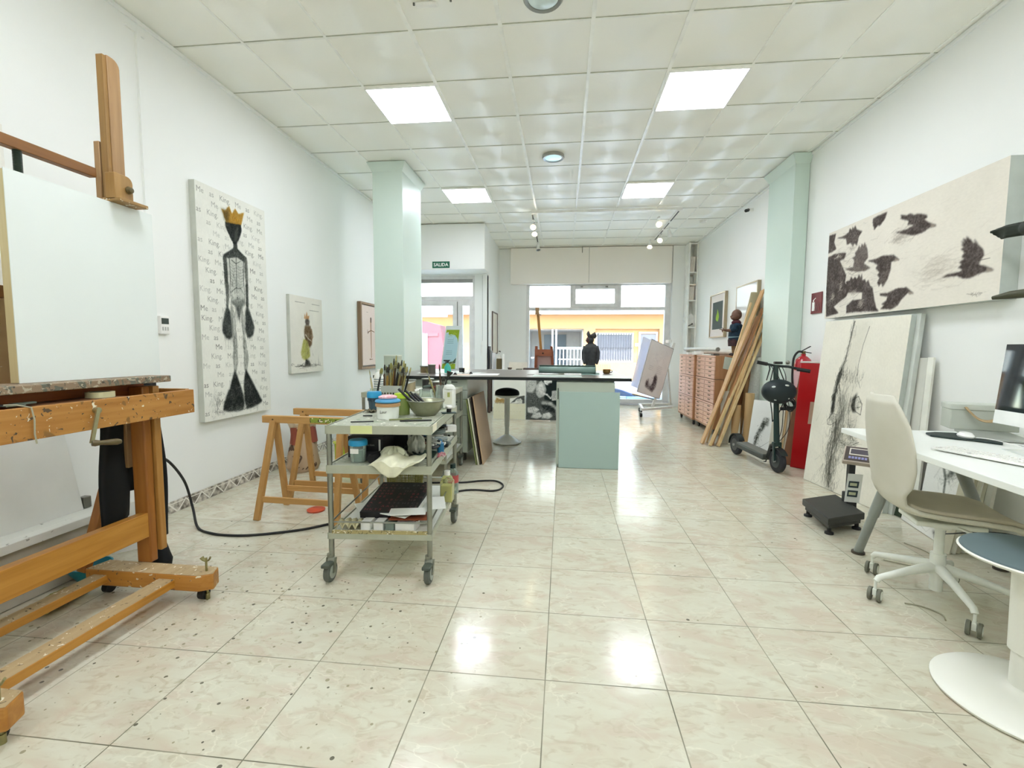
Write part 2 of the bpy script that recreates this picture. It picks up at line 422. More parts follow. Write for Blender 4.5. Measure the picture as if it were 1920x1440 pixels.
    def face(s, name, O, U, V, parent, lift=.0006):
        O = Vector(O); U = Vector(U).normalized(); V = Vector(V).normalized(); N = U.cross(V); inv = WM.get(parent, Matrix())
        o_ = inv @ (O+N*lift); u_ = inv.to_3x3() @ U; v_ = inv.to_3x3() @ V
        P = np.array(o_)[None, None]+s.X[..., None]*np.array(u_)+s.Y[..., None]*np.array(v_); P = P.reshape(-1, 3)
        idx = np.arange(s.nx*s.ny).reshape(s.ny, s.nx); F = np.stack([idx[:-1, :-1], idx[:-1, 1:], idx[1:, 1:], idx[1:, :-1]], -1).reshape(-1, 4)
        me = bpy.data.meshes.new(name); me.vertices.add(len(P)); me.vertices.foreach_set('co', P.ravel().astype('f')); me.loops.add(F.size); me.loops.foreach_set('vertex_index', F.ravel().astype('i'))
        me.polygons.add(len(F)); me.polygons.foreach_set('loop_start', (np.arange(len(F))*4).astype('i')); me.update(); me.validate()
        c = np.clip(s.I, 0, 1); c = np.where(c <= .04045, c/12.92, ((c+.055)/1.055)**2.4); C = np.concatenate([c, np.ones((s.ny, s.nx, 1))], -1).reshape(-1).astype('f')
        at_ = me.color_attributes.new('Col', 'FLOAT_COLOR', 'POINT'); at_.data.foreach_set('color', C); me.materials.append(PAINT)
        o = bpy.data.objects.new(name, me); COL.objects.link(o); o.parent = parent; WM[o] = inv; return o
def canvas_thing(name, label, cat, ras, O, U, V, th, side, group=None):
    """a picture lying on the front of a shallow box"""
    O, U, V = Vector(O), Vector(U), Vector(V); base_ = O+U/2-U.cross(V).normalized()*th/2
    t = thing(name, label, cat, base_, 0, group); part('canvas_box', M().slab(O, U, V, th), side, t, world=True, smooth=0); ras.face('painted_face', O, U, V, t); return t
# ================================================================ the room
XL, XR, ZC = -2.77, 2.61, 3.288
def wall_material(name, hx, hx2, rough=.6):
    m, t, b = base(name)
    tc = nd(t, 'ShaderNodeTexCoord'); n = nd(t, 'ShaderNodeTexNoise'); n.inputs['Scale'].default_value = .7; n.inputs['Detail'].default_value = 3
    t.links.new(tc.outputs['Object'], n.inputs['Vector'])
    r = ramp(t, n.outputs[0], [(.3, lin(hx)), (.7, lin(hx2))]); t.links.new(r.outputs[0], b.inputs['Base Color'])
    f = nd(t, 'ShaderNodeTexNoise'); f.inputs['Scale'].default_value = 120; f.inputs['Detail'].default_value = 3; t.links.new(tc.outputs['Object'], f.inputs['Vector'])
    bp = nd(t, 'ShaderNodeBump'); bp.inputs['Strength'].default_value = .12; bp.inputs['Distance'].default_value = .002
    t.links.new(f.outputs[0], bp.inputs['Height']); t.links.new(bp.outputs[0], b.inputs['Normal']); b.inputs['Roughness'].default_value = rough
    return m
WALL = wall_material('white_wall_paint', 'eceeeb', 'f2f3f1')
PILLAR = wall_material('pale_green_gloss_paint', 'c6d8ce', 'd0dfd7', .4)
PANEL_W = wall_material('warm_white_board', 'f3ede4', 'f6f1e9')
# ---- floor: polished marble-look tiles, grid fitted to the photo
GX, GY, GS = -1.763, 1.5935, .4287
def floor_material():
    m, t, b = base('polished_marble_tiles'); L = t.links.new
    tc = nd(t, 'ShaderNodeTexCoord'); P = tc.outputs['Object']
    def mapv(loc, sc, src=P):
        mp = nd(t, 'ShaderNodeMapping'); mp.inputs['Location'].default_value = loc; mp.inputs['Scale'].default_value = sc; L(src, mp.inputs[0]); return mp.outputs[0]
    def noise(v, s, d=4, dist=0):
        n = nd(t, 'ShaderNodeTexNoise'); n.inputs['Scale'].default_value = s; n.inputs['Detail'].default_value = d; n.inputs['Distortion'].default_value = dist; L(v, n.inputs['Vector']); return n.outputs[0]
    def mth(op, a, b=None, clamp=False):
        n = nd(t, 'ShaderNodeMath', operation=op, use_clamp=clamp)
        for i, x in enumerate((a, b)):
            if x is None: continue
            if isinstance(x, (int, float)): n.inputs[i].default_value = x
            else: L(x, n.inputs[i])
        return n.outputs[0]
    def mix(f, a, b):
        n = nd(t, 'ShaderNodeMixRGB')
        for i, x in enumerate((f, a, b)):
            if isinstance(x, tuple): n.inputs[i].default_value = (*x, 1)
            elif isinstance(x, (int, float)): n.inputs[i].default_value = x
            else: L(x, n.inputs[i])
        return n.outputs[0]
    # tile id and offset so that every tile has its own veins
    tv = mapv((-GX/GS, -GY/GS, 0), (1/GS, 1/GS, 1))
    fl = nd(t, 'ShaderNodeVectorMath', operation='FLOOR'); L(tv, fl.inputs[0])
    wn = nd(t, 'ShaderNodeTexWhiteNoise'); wn.noise_dimensions = '3D'; L(fl.outputs[0], wn.inputs['Vector'])
    ad = nd(t, 'ShaderNodeVectorMath', operation='MULTIPLY_ADD'); L(wn.outputs['Color'], ad.inputs[0]); ad.inputs[1].default_value = (.35, .35, 3.0); L(P, ad.inputs[2])
    rot = nd(t, 'ShaderNodeMapping'); rot.inputs['Rotation'].default_value = (0, 0, .5); rot.inputs['Scale'].default_value = (1, 1.9, 1); L(ad.outputs[0], rot.inputs[0]); V = rot.outputs[0]
    n1 = noise(V, 4.6, 7, 1.1)
    c = ramp(t, n1, [(.36, lin('c8bdaa')), (.47, lin('cbc6b2')), (.6, lin('cfcdba'))]).outputs[0]
    n2 = noise(V, 13, 5, 1.2)
    f2 = ramp(t, n2, [(.34, (.55,)*3), (.46, (0,)*3)]).outputs[0]
    c = mix(f2, c, lin('b9ae98'))
    dn = nd(t, 'ShaderNodeTexNoise'); dn.inputs['Scale'].default_value = 6; dn.inputs['Detail'].default_value = 4; L(V, dn.inputs['Vector'])
    wv = nd(t, 'ShaderNodeVectorMath', operation='MULTIPLY_ADD'); L(dn.outputs['Color'], wv.inputs[0]); wv.inputs[1].default_value = (.28, .28, 0); L(V, wv.inputs[2])
    vo = nd(t, 'ShaderNodeTexVoronoi', feature='DISTANCE_TO_EDGE'); vo.inputs['Scale'].default_value = 6.5; L(wv.outputs[0], vo.inputs['Vector'])
    fv = ramp(t, vo.outputs['Distance'], [(0, (.5,)*3), (.032, (0,)*3)]).outputs[0]
    fv = mth('MULTIPLY', fv, ramp(t, noise(V, 2.2, 2), [(.36, (0,)*3), (.6, (1,)*3)]).outputs[0])
    c = mix(fv, c, lin('e3e0cd'))
    # paint drips trodden in round the easel and the trolley
    dv = nd(t, 'ShaderNodeTexVoronoi'); dv.inputs['Scale'].default_value = 46; L(P, dv.inputs['Vector'])
    sepc = nd(t, 'ShaderNodeSeparateColor'); L(dv.outputs['Color'], sepc.inputs[0])
    dist = nd(t, 'ShaderNodeVectorMath', operation='DISTANCE'); L(mapv((0, 0, 0), (.8, .75, 1)), dist.inputs[0]); dist.inputs[1].default_value = (-1.15, 1.35, 0)
    dens = ramp(t, dist.outputs['Value'], [(.25, (1,)*3), (.8, (.35,)*3), (1.0, (.05,)*3)]).outputs[0]
    rad = mth('MULTIPLY', mth('POWER', sepc.outputs[0], 7.0), .36)
    hit = mth('LESS_THAN', dv.outputs['Distance'], rad)
    keep = mth('LESS_THAN', sepc.outputs[1], dens)
    hit = mth('MULTIPLY', mth('MULTIPLY', hit, keep), .85)
    spot = mix(sepc.outputs[2], lin('3e3c30'), lin('9b9478'))
    c = mix(hit, c, spot)
    # scuffed dirt
    dirt = ramp(t, noise(P, 34, 4, .6), [(.60, (0,)*3), (.70, (.5,)*3)]).outputs[0]
    c = mix(mth('MULTIPLY', dirt, dens), c, lin('a49c7e'))
    # grout
    fr = nd(t, 'ShaderNodeVectorMath', operation='FRACTION'); L(tv, fr.inputs[0])
    sx = nd(t, 'ShaderNodeSeparateXYZ'); L(fr.outputs[0], sx.inputs[0])
    g = []
    for o in (sx.outputs[0], sx.outputs[1]):
        g.append(mth('LESS_THAN', mth('MINIMUM', o, mth('SUBTRACT', 1, o)), .0046))
    G = mth('MAXIMUM', g[0], g[1])
    gc = mix(ramp(t, noise(P, 2.5, 2), [(.4, (0,)*3), (.6, (1,)*3)]).outputs[0], lin('5f5d48'), lin('8f8b76'))
    c = mix(G, c, gc)
    L(c, b.inputs['Base Color'])
    L(mth('ADD', mth('MULTIPLY', G, .4), ramp(t, noise(P, 5, 3), [(.3, (.10,)*3), (.7, (.2,)*3)]).outputs[0]), b.inputs['Roughness'])
    # the glaze is slightly rippled
    h = mth('ADD', mth('MULTIPLY', noise(mapv((0, 0, 0), (1, 1.6, 1)), 16, 2), .35), mth('MULTIPLY', G, -.5))
    bp = nd(t, 'ShaderNodeBump'); bp.inputs['Strength'].default_value = .22; bp.inputs['Distance'].default_value = .004; L(h, bp.inputs['Height']); L(bp.outputs[0], b.inputs['Normal'])
    b.inputs['Specular IOR Level'].default_value = .6
    return m
struct('floor', M().bb((XL-.15, -2.6, -.1), (XR+.15, 10.35, 0)), floor_material())
# ---- walls
struct('wall_left', M().bb((XL-.15, -2.6, 0), (XL, 8.5, ZC+.1)), WALL)
struct('wall_right', M().bb((XR, -2.6, 0), (XR+.15, 10.35, ZC+.1)), WALL)
struct('wall_rear', M().bb((XL, -2.6, 0), (XR, -2.45, ZC+.1)), WALL)
struct('wall_recess', M().bb((-1.46, 8.36, 0), (-1.385, 10.3, ZC+.1)), WALL)
# front wall round the shop window: pieces left and right, and the shutter casing above
m = M(); m.bb((-1.385, 10.0, 0), (-.80, 10.25, ZC)); m.bb((2.20, 9.93, 0), (XR, 10.25, ZC)); m.bb((-.80, 10.0, 2.56), (2.2, 10.25, ZC))
struct('wall_front', m, WALL)
m = M(); m.bb((-1.13, 9.88, 2.535), (2.165, 9.999, ZC-.012)); struct('trim_1', m, PANEL_W, bevel=.006)
m = M(); m.bb((.50, 9.874, 2.55), (.506, 9.88, 3.27)); m.cyl((.36, 9.86, 3.16), (.36, 9.86, 3.29), .007)
struct('trim_2', m, mat('dark_gap', '8d887e', .8))
# door wall with header box
m = M(); m.bb((-2.77, 8.42, 2.50), (-1.385, 8.55, ZC)); m.bb((-1.615, 8.42, 0), (-1.385, 8.55, 2.50)); struct('wall_entrance', m, WALL)
struct('trim_3', M().bb((-2.77, 7.88, 2.52), (-1.34, 8.419, ZC-.01)), WALL, bevel=.008)
# pillars with a flared top
def pillar(name, x0, x1, y0, y1):
    m = M(); m.bb((x0, y0, 0), (x1, y1, 3.235)); e = .05
    lo = [m.v(p) for p in ((x0, y0, 3.19), (x1, y0, 3.19), (x1, y1, 3.19), (x0, y1, 3.19))]
    hi = [m.v(p) for p in ((x0-e, y0-e, 3.287), (x1+e, y0-e, 3.287), (x1+e, y1+e, 3.287), (x0-e, y1+e, 3.287))]
    for i in range(4): j = (i+1) % 4; m._f([lo[i], lo[j], hi[j], hi[i]])
    m._f(hi)
    return struct(name, m, PILLAR, bevel=.004)
pillar('wall_pillar_left', -2.205, -1.85, 5.28, 5.97)
pillar('wall_pillar_right', 2.455, 2.605, 5.47, 6.12)
# surface conduit on the left wall
m = M(); m.bb((XL, 2.865, 1.2), (XL+.016, 2.895, 3.21)); m.bb((XL, 2.80, 3.20), (XL+.012, 2.93, 3.215)); struct('trim_4', m, WALL)
# cornice strips
m = M(); m.bb((XL, -2.4, 3.262), (XL+.018, 7.88, 3.2895)); m.bb((XR-.018, -2.4, 3.262), (XR, 9.9, 3.2895)); struct('trim_5', m, WALL, bevel=.004)
# ---- patterned baseboard (left wall) and plain ones
def baseboard_material():
    m, t, b = base('marbled_border_tile'); L = t.links.new
    tc = nd(t, 'ShaderNodeTexCoord'); n = nd(t, 'ShaderNodeTexNoise'); n.inputs['Scale'].default_value = 22; n.inputs['Detail'].default_value = 5; L(tc.outputs['Object'], n.inputs['Vector'])
    c = ramp(t, n.outputs[0], [(.38, lin('625b52')), (.5, lin('a29b90')), (.62, lin('d6d0c4'))]).outputs[0]
    sx = nd(t, 'ShaderNodeSeparateXYZ'); L(tc.outputs['Object'], sx.inputs[0])
    def mth(op, a, b_):
        q = nd(t, 'ShaderNodeMath', operation=op)
        for i, x in enumerate((a, b_)):
            if isinstance(x, (int, float)): q.inputs[i].default_value = x
            else: L(x, q.inputs[i])
        return q.outputs[0]
    zz = mth('MULTIPLY', sx.outputs[2], 1.0)
    f1 = mth('ABSOLUTE', mth('SUBTRACT', mth('FRACT', mth('MULTIPLY', sx.outputs[1], 6.5), 0), .5), 0)
    hgt = mth('MULTIPLY', f1, .15)
    ln = mth('LESS_THAN', mth('ABSOLUTE', mth('SUBTRACT', hgt, zz), 0), .007)
    top = mth('LESS_THAN', mth('ABSOLUTE', mth('SUBTRACT', zz, .068), 0), .003)
    k = mth('MAXIMUM', ln, top)
    mx = nd(t, 'ShaderNodeMixRGB'); L(k, mx.inputs[0]); L(c, mx.inputs[1]); mx.inputs[2].default_value = (*lin('e9e6de'), 1)
    L(mx.outputs[0], b.inputs['Base Color']); b.inputs['Roughness'].default_value = .3
    return m
BB = baseboard_material()
struct('baseboard_left', M().bb((XL, -2.4, 0), (XL+.011, 8.42, .085)), BB, bevel=.002)
struct('baseboard_right', M().bb((XR-.011, -2.4, 0), (XR, 9.9, .085)), BB, bevel=.002)
struct('baseboard_front', M().bb((-1.385, 9.989, 0), (-.8, 10.0, .085)), BB, bevel=.002)
# ---- ceiling: pressed tiles in a white grid
def ceiling_material():
    m, t, b = base('brushed_white_ceiling_tile'); L = t.links.new
    tc = nd(t, 'ShaderNodeTexCoord'); mp = nd(t, 'ShaderNodeMapping'); mp.inputs['Location'].default_value = (2.84/.6, -3.178/.6, 0); mp.inputs['Scale'].default_value = (1/.6, 1/.6, 1)
    L(tc.outputs['Object'], mp.inputs[0])
    fr = nd(t, 'ShaderNodeVectorMath', operation='FRACTION'); L(mp.outputs[0], fr.inputs[0])
    su = nd(t, 'ShaderNodeVectorMath', operation='SUBTRACT'); L(fr.outputs[0], su.inputs[0]); su.inputs[1].default_value = (.5, .5, 0)
    sx = nd(t, 'ShaderNodeSeparateXYZ'); L(su.outputs[0], sx.inputs[0])
    ng = nd(t, 'ShaderNodeMath', operation='MULTIPLY'); L(sx.outputs[1], ng.inputs[0]); ng.inputs[1].default_value = -1
    cb = nd(t, 'ShaderNodeCombineXYZ'); L(ng.outputs[0], cb.inputs[0]); L(sx.outputs[0], cb.inputs[1])
    nm = nd(t, 'ShaderNodeVectorMath', operation='NORMALIZE'); L(cb.outputs[0], nm.inputs[0])
    b.inputs['Base Color'].default_value = (*lin('e6e5dc'), 1); b.inputs['Roughness'].default_value = .56; b.inputs['Metallic'].default_value = .22
    b.inputs['Anisotropic'].default_value = .92; L(nm.outputs[0], b.inputs['Tangent']); b.inputs['Specular IOR Level'].default_value = .9
    n = nd(t, 'ShaderNodeTexNoise'); n.inputs['Scale'].default_value = 1.3; L(tc.outputs['Object'], n.inputs['Vector'])
    r = ramp(t, n.outputs[0], [(.3, lin('f9f8f0')), (.7, lin('fdfcf5'))]); L(r.outputs[0], b.inputs['Base Color'])
    return m
struct('ceiling', M().bb((XL-.15, -2.6, 3.296), (XR+.15, 10.35, 3.40)), ceiling_material(), smooth=0)
gx = [-2.84+.6*i for i in range(1, 10)]; gy = [3.178+.6*j for j in range(-9, 12)]
m = M()
for i, x in enumerate(gx):
    if x > 2.58: continue
    wd = .026 if i in (2, 3, 4, 5) else .017
    m.bb((x-wd/2, -2.4, 3.284 if i in (2, 3, 4, 5) else 3.289), (x+wd/2, 9.88, 3.2962))
for y in gy: m.bb((XL, y-.008, 3.2905), (XR, y+.008, 3.2962))
struct('trim_7', m, mat('white_grid_metal', 'f6f6f0', .3), smooth=0)
m = M()
for y in gy: m.bb((XL, y-.0145, 3.2935), (XR, y-.008, 3.2961))  # grey strips colour in the shadow line beside each cross bar
struct('trim_8', m, mat('grey_shadow_gap', 'aeb0a0', .6), smooth=0)
# ---- ceiling light panels (the visible four and the ones behind the camera)
def emit_mat(name, col, s):
    m, t, b = base(name); e = nd(t, 'ShaderNodeEmission'); e.inputs[0].default_value = (*col, 1); e.inputs[1].default_value = s
    n = nd(t, 'ShaderNodeTexNoise'); n.inputs['Scale'].default_value = 2
    r = ramp(t, n.outputs[0], [(0, tuple(x*.97 for x in col)), (1, col)]); t.links.new(r.outputs[0], e.inputs[0])
    t.links.new(e.outputs[0], t.nodes['Material Output'].inputs[0]); return m
LP = emit_mat('light_panel_diffuser', (.90, .945, 1.02), PANEL_STRENGTH)
first = None
where = {(1, 2): 'left, nearer pair, above the trolley', (1, 6): 'right, nearer pair, towards the bird painting', (5, 2): 'left, farther pair, beside the left pillar', (5, 6): 'right, farther pair, before the track rail',
         (-3, 2): 'overhead behind the nearer pair, left', (-3, 6): 'overhead behind the nearer pair, right', (-7, 2): 'rear of the room, left', (-7, 6): 'rear of the room, right'}
for (j, i), wh in where.items():
    c = (-2.84+.6*(i+.5), 3.178+.6*(j+.5), 3.276); lab = 'square white ceiling light panel, ' + wh
    if first is None:
        first = thing('ceiling_light', lab, 'light', c, 0, 'square ceiling light panels')
        m = M(); m.bb((-.285, -.285, 0), (.285, .285, .006)); part('diffuser', m, LP, first, smooth=0)
        m = M()
        for s in (-1, 1): m.bb((s*.285, -.297, -.002), (s*.297, .297, .018)); m.bb((-.285, s*.285, -.002), (.285, s*.297, .018))
        part('frame', m, mat('light_frame_white', 'f4f4f0', .4), first)
    else: copy_tree(first, loc=c, label=lab)
# round downlights
def downlight(x, y, lit, lab):
    t = thing('round_ceiling_lamp', lab, 'light', (x, y, 3.262), 0, 'round recessed ceiling lamps')
    part('ring', M().lathe([(.118, .034), (.122, .012), (.112, 0), (.092, .004), (.09, .02)]), mat('brushed_steel', 'a9aba6', .35, .9), t)
    part('glass_bowl', M().lathe([(.091, .008), (.07, .001), (.03, -.003), (0, -.004)]), lit, t, label='pale blue frosted glass bowl')
downlight(-.14, 5.28, mat('bluish_glass_lit', 'b8e0e8', .15, emit=.55), 'round ceiling lamp with steel ring and bluish glass, mid ceiling')
downlight(-.15, 2.94, mat('bluish_glass_dim', 'd5e5e4', .2), 'round ceiling lamp cut by the top edge of the photo')
t = thing('smoke_detector', 'white slotted ceiling fitting near the top edge of the photo', 'sensor', (-.84, 2.93, 3.27))
part('body', M().bb((-.09, -.02, 0), (.05, .02, .02)), mat('white_plastic', 'f0f0ec', .4), t, bevel=.008)
part('screw', M().cyl((-.1, 0, .012), (-.1, 0, .024), .007), mat('grey_metal', '77776f', .4, .8), t)
part('screw', M().cyl((.13, 0, .018), (.13, 0, .026), .007), mat('grey_metal', '77776f', .4, .8), t)
# ---- track lighting
WP = mat('white_enamel', 'efeeea', .35)
solo('track_rail', M().bb((-.52, 7.265, 3.245), (1.72, 7.295, 3.283)), WP, 'long white lighting rail running across the ceiling', 'track rail', bevel=.003)
TB = mat('black_contact_strip', '2b2a28', .5)
def track(x0, x1, y0, y1, lab, gaps):
    t = thing('track_rail', lab, 'track rail', (x0, y0, 3.25))
    part('rail', M().bar((x0, y0, 3.262), (x1, y1, 3.262), .032, .03), WP, t, world=True)
    for a, b in gaps:
        p = Vector((x0, y0, 3.246)).lerp(Vector((x1, y1, 3.246)), a); q = Vector((x0, y0, 3.246)).lerp(Vector((x1, y1, 3.246)), b)
        part('contact_strip', M().bar(p, q, .018, .004), TB, t, world=True)
track(-.505, -.53, 7.30, 9.68, 'white lighting rail running lengthwise, left one', [(.02, .12), (.18, .42), (.5, .92)])
track(1.685, 1.69, 7.30, 9.30, 'white lighting rail running lengthwise, right one', [(.03, .3), (.36, .55), (.6, .95)])
BULB = emit_mat('warm_bulb', (1, .82, .5), 14)
def spot(x, y, d, lab, head=WP, lit=True):
    t = thing('spotlight', lab, 'spotlight', (x, y, 3.08), 0, 'spotlights on the ceiling rails')
    d = Vector(d).normalized(); c = Vector((x, y, 3.15))
    part('stem', M().cyl((x, y, 3.245), (x, y, 3.15), .009), WP, t, world=True)
    part('adapter', M().bb((x-.016, y-.05, 3.225), (x+.016, y+.05, 3.247)), WP, t, world=True, bevel=.003)
    part('lamp_head', M().lathe([(0, -.06), (.022, -.058), (.026, -.02), (.045, .05), (.05, .06), (.044, .058), (.024, 0)], c, axis=d), head, t, world=True)
    part('bulb', M().lathe([(0, .035), (.036, .05), (.03, .058), (0, .06)], c, axis=d), BULB if lit else mat('bulb_off', '55514a', .3), t, world=True)
spot(-.508, 7.62, (0, -.8, -.6), 'lit warm spotlight, front one on the left rail')
spot(-.512, 8.05, (0, -.7, -.7), 'lit warm spotlight, second on the left rail')
spot(-.52, 9.25, (.15, -.3, -1), 'white spotlight at the far end of the left rail', lit=False)
spot(1.45, 7.65, (0, -.9, -.45), 'lit warm spotlight glowing left of the right rail')
spot(1.76, 8.3, (.3, .2, -1), 'dark-faced spotlight hanging in the middle of the right rail', lit=False)
spot(1.70, 8.75, (-.3, -.8, -.5), 'white spotlight near the far end of the right rail, upper')
spot(1.60, 9.2, (-.2, -.6, -.8), 'white spotlight at the far end of the right rail, lower')
t = thing('security_camera', 'small dark-lens camera high on the right wall beyond the pillar', 'camera', (2.55, 7.0, 3.12))
part('bracket', M().bb((.0, -.02, .0), (.06, .02, .04)), WP, t, bevel=.004); part('lens', M().cyl((0, 0, .02), (-.05, -.04, .0), .022), TB, t)
t = thing('junction_box', 'small white ceiling box beside the far right wall edge', 'fitting', (2.25, 8.1, 3.262))
part('body', M().lathe([(0, 0), (.05, 0), (.055, .02), (.06, .034)]), WP, t)
# ---- shop window
def frame_rect(m, x0, x1, z0, z1, y0, y1, wd):
    m.bb((x0, y0, z0), (x0+wd, y1, z1)); m.bb((x1-wd, y0, z0), (x1, y1, z1)); m.bb((x0+wd, y0, z0), (x1-wd, y1, z0+wd)); m.bb((x0+wd, y0, z1-wd), (x1-wd, y1, z1)); return m
FR = mat('window_frame_white', 'dedddc', .35)
m = M(); y0, y1 = 10.06, 10.16
m.bb((-.80, y0, .0), (-.74, y1, 2.56)); m.bb((2.09, y0, 0), (2.20, y1, 2.56)); m.bb((-.74, y0, 2.52), (2.09, y1, 2.56)); m.bb((-.74, y0, 2.0), (2.09, y1, 2.065)); m.bb((-.74, y0, 0), (2.09, y1, .12))
m.bb((.13, y0, 2.065), (.17, y1, 2.52)); m.bb((1.13, y0, 2.065), (1.19, y1, 2.52))
win = struct('window_1', m, FR, bevel=.004)
m = M(); frame_rect(m, .17, 1.13, 2.065, 2.52, y0-.02, y1-.02, .075); part('sash', m, FR, win, bevel=.004)
for x in (.34, .86): part('latch', M().bb((x, y0-.035, 2.475), (x+.05, y0-.02, 2.5)), mat('grey_metal', '77776f', .4, .8), win)
GL = glass('window_glass', 'f6fbfa', 0, .99)
part('pane', M().bb((-.74, 10.105, .12), (2.09, 10.111, 2.0)), GL, win, smooth=0)
for a, b in ((-.74, .13), (.245, 1.055), (1.19, 2.09)): part('pane', M().bb((a, 10.105, 2.14 if a > 0 and a < 1 else 2.065), (b, 10.111, 2.445 if a > 0 and a < 1 else 2.52)), GL, win, smooth=0)
struct('trim_6', M().bb((-.8, 9.96, 0), (2.2, 10.05, .03)), mat('grey_sill_stone', 'bfbfc4', .4))
# ---- entrance door
m = M(); y0, y1 = 8.44, 8.50
m.bb((-2.77, y0, 2.44), (-1.62, y1, 2.50)); m.bb((-1.66, y0, 0), (-1.615, y1, 2.44)); m.bb((-2.77, y0, 2.06), (-1.66, y1, 2.13)); m.bb((-2.77, y0, 0), (-2.72, y1, 2.06)); m.bb((-2.77, y0, 2.13), (-2.72, y1, 2.44))
dr = struct('door_1', m, FR, bevel=.003)
part('shutter_slats', M().bb((-2.72, 8.455, 2.375), (-1.66, 8.47, 2.44)), mat('grey_shutter', '9c9b98', .5), dr)
m = M(); frame_rect(m, -2.72, -1.935, .02, 2.055, y0-.005, y1-.005, .095); part('door_leaf', m, FR, dr, bevel=.003)
m = M(); m.bb((-1.93, y0-.005, .02), (-1.845, y1-.005, 2.055)); m.bb((-1.72, y0-.005, .02), (-1.66, y1-.005, 2.055)); m.bb((-1.845, y0-.005, 1.96), (-1.72, y1-.005, 2.055)); m.bb((-1.845, y0-.005, .02), (-1.72, y1-.005, .12)); part('side_leaf', m, FR, dr, bevel=.003)
part('pane', M().bb((-2.63, 8.46, .11), (-2.03, 8.466, 1.96)), GL, dr, smooth=0)
part('pane', M().bb((-1.845, 8.46, .12), (-1.72, 8.466, 1.96)), GL, dr, smooth=0)
part('pane', M().bb((-2.72, 8.46, 2.13), (-1.66, 8.466, 2.375)), GL, dr, smooth=0)
part('closer_rod', M().cyl((-1.94, 8.42, 1.2), (-1.94, 8.42, 2.03), .006), mat('grey_metal', '77776f', .4, .8), dr)
for z in (.9, 1.5, 1.9): part('hinge', M().cyl((-1.655, 8.43, z), (-1.655, 8.43, z+.09), .008), WP, dr)
# ================================================================ the street outside
m = M(); m.bb((-14, 10.35, -.25), (16, 13.0, -.06)); solo('pavement', m, mat('pale_pavement', 'b9b5ae', .8, bump=.2), 'pale pavement outside the shop window', 'pavement', kind='structure')
m = M(); m.bb((-14, 13.0, -.28), (16, 20.9, -.16)); solo('road', m, mat('grey_road', '9b9ba0', .8, bump=.2), 'grey road beyond the pavement', 'road', kind='structure')
FY = 20.0
YEL = mat('yellow_render', 'a07444', .85, var=.03, scale=.6)
SALM = mat('salmon_render', 'b07a48', .85, var=.03)
fac = thing('yellow_building', 'yellow rendered building with barred openings across the street', 'building', (0, FY, -.2))
def FZ(py): return 1.195+(654.5-py)/ (871.3/ (FY)) * 1.0
def FX(px): return (px-1055)/(871.3/FY)
m = M(); m.bb((-10, FY, 2.35), (12, FY+.3, 2.62))
m.bb((-10, FY, -.2), (FX(985), FY+.3, 2.35)); m.bb((FX(985), FY, 2.02), (12, FY+.3, 2.35)); m.bb((FX(1092), FY, -.2), (FX(1113), FY+.3, 2.02))
m.bb((FX(1113), FY, -.2), (FX(1228), FY+.3, .62)); m.bb((FX(1228), FY, -.2), (12, FY+.3, 2.02)); m.bb((FX(1113), FY+.2, .62), (FX(1228), FY+.35, 2.02))
part('wall', m, YEL, fac, world=True)
m = M(); m.bb((-10, FY-.9, 2.62), (12, FY+.3, 2.75)); m.bb((-10, FY-.9, 2.75), (12, FY-.75, 3.75)); m.bb((-10, FY, 2.75), (12, FY+.3, 6.0)); m.bb((-10, FY-.9, 5.3), (12, FY+.3, 5.42)); m.bb((-10, FY-.9, 5.42), (12, FY-.75, 6.4))
part('balcony_wall', m, mat('bright_white_render', 'c9c6bb', .9, var=.02), fac, world=True, label='white balcony fronts above the yellow wall')
part('drain_pipe', M().bb((FX(1146), FY-.95, 2.85), (FX(1151), FY-.91, 3.6)), mat('cream_pipe', 'd9cfa5', .7), fac, world=True)
# dark carport with grille and gate
m = M(); m.bb((FX(985), FY+3.0, -.2), (FX(1092), FY+3.1, 2.02)); m.bb((FX(985), FY+.3, 1.98), (FX(1092), FY+3, 2.02)); m.bb((FX(1092)-.05, FY+.3, -.2), (FX(1092), FY+3, 2.0)); m.bb((FX(985), FY+.3, -.2), (FX(985)+.05, FY+3, 2.0))
part('porch_recess', m, mat('grey_render', 'a8a19a', .9), fac, world=True)
m = M(); m.bb((FX(1014), FY+2.9, .4), (FX(1060), FY+2.97, 1.85)); part('porch_window', m, mat('dark_blue_glass', '33404c', .2), fac, world=True)
m = M()
for x in (FX(1033), FX(1040)): m.bb((x, FY+.02, -.2), (x+.07, FY+.09, 2.0))
for i in range(7): x = FX(1048)+i*.15; m.bb((x, FY+.03, .15), (x+.035, FY+.07, 1.2))
m.bb((FX(1043), FY+.02, 1.15), (FX(1090), FY+.08, 1.24)); m.bb((FX(1046), FY+.02, .7), (FX(1086), FY+.06, .74)); m.bb((FX(1043), FY+.02, .1), (FX(1090), FY+.08, .17)); m.bb((FX(995), FY+.02, .75), (FX(1000), FY+.06, .8))
part('white_gate', m, mat('white_steel', 'bcbbb9', .5), fac, world=True)
m = M(); frame_rect(m, FX(1113), FX(1183), .62, 1.86, FY+.12, FY+.22, .09); frame_rect(m, FX(1192), FX(1226), -.1, 1.9, FY+.12, FY+.22, .08); part('window_frame', m, mat('cream_frame', '8f8577', .6), fac, world=True)
part('window_shutter', M().bb((FX(1113)+.08, FY+.17, .7), (FX(1183)-.08, FY+.19, 1.8)), mat('lilac_shutter', '625d61', .7), fac, world=True)
part('door_panel', M().bb((FX(1192)+.08, FY+.17, -.1), (FX(1226)-.08, FY+.19, 1.8)), mat('lilac_shutter', '625d61', .7), fac, world=True)
m = M()
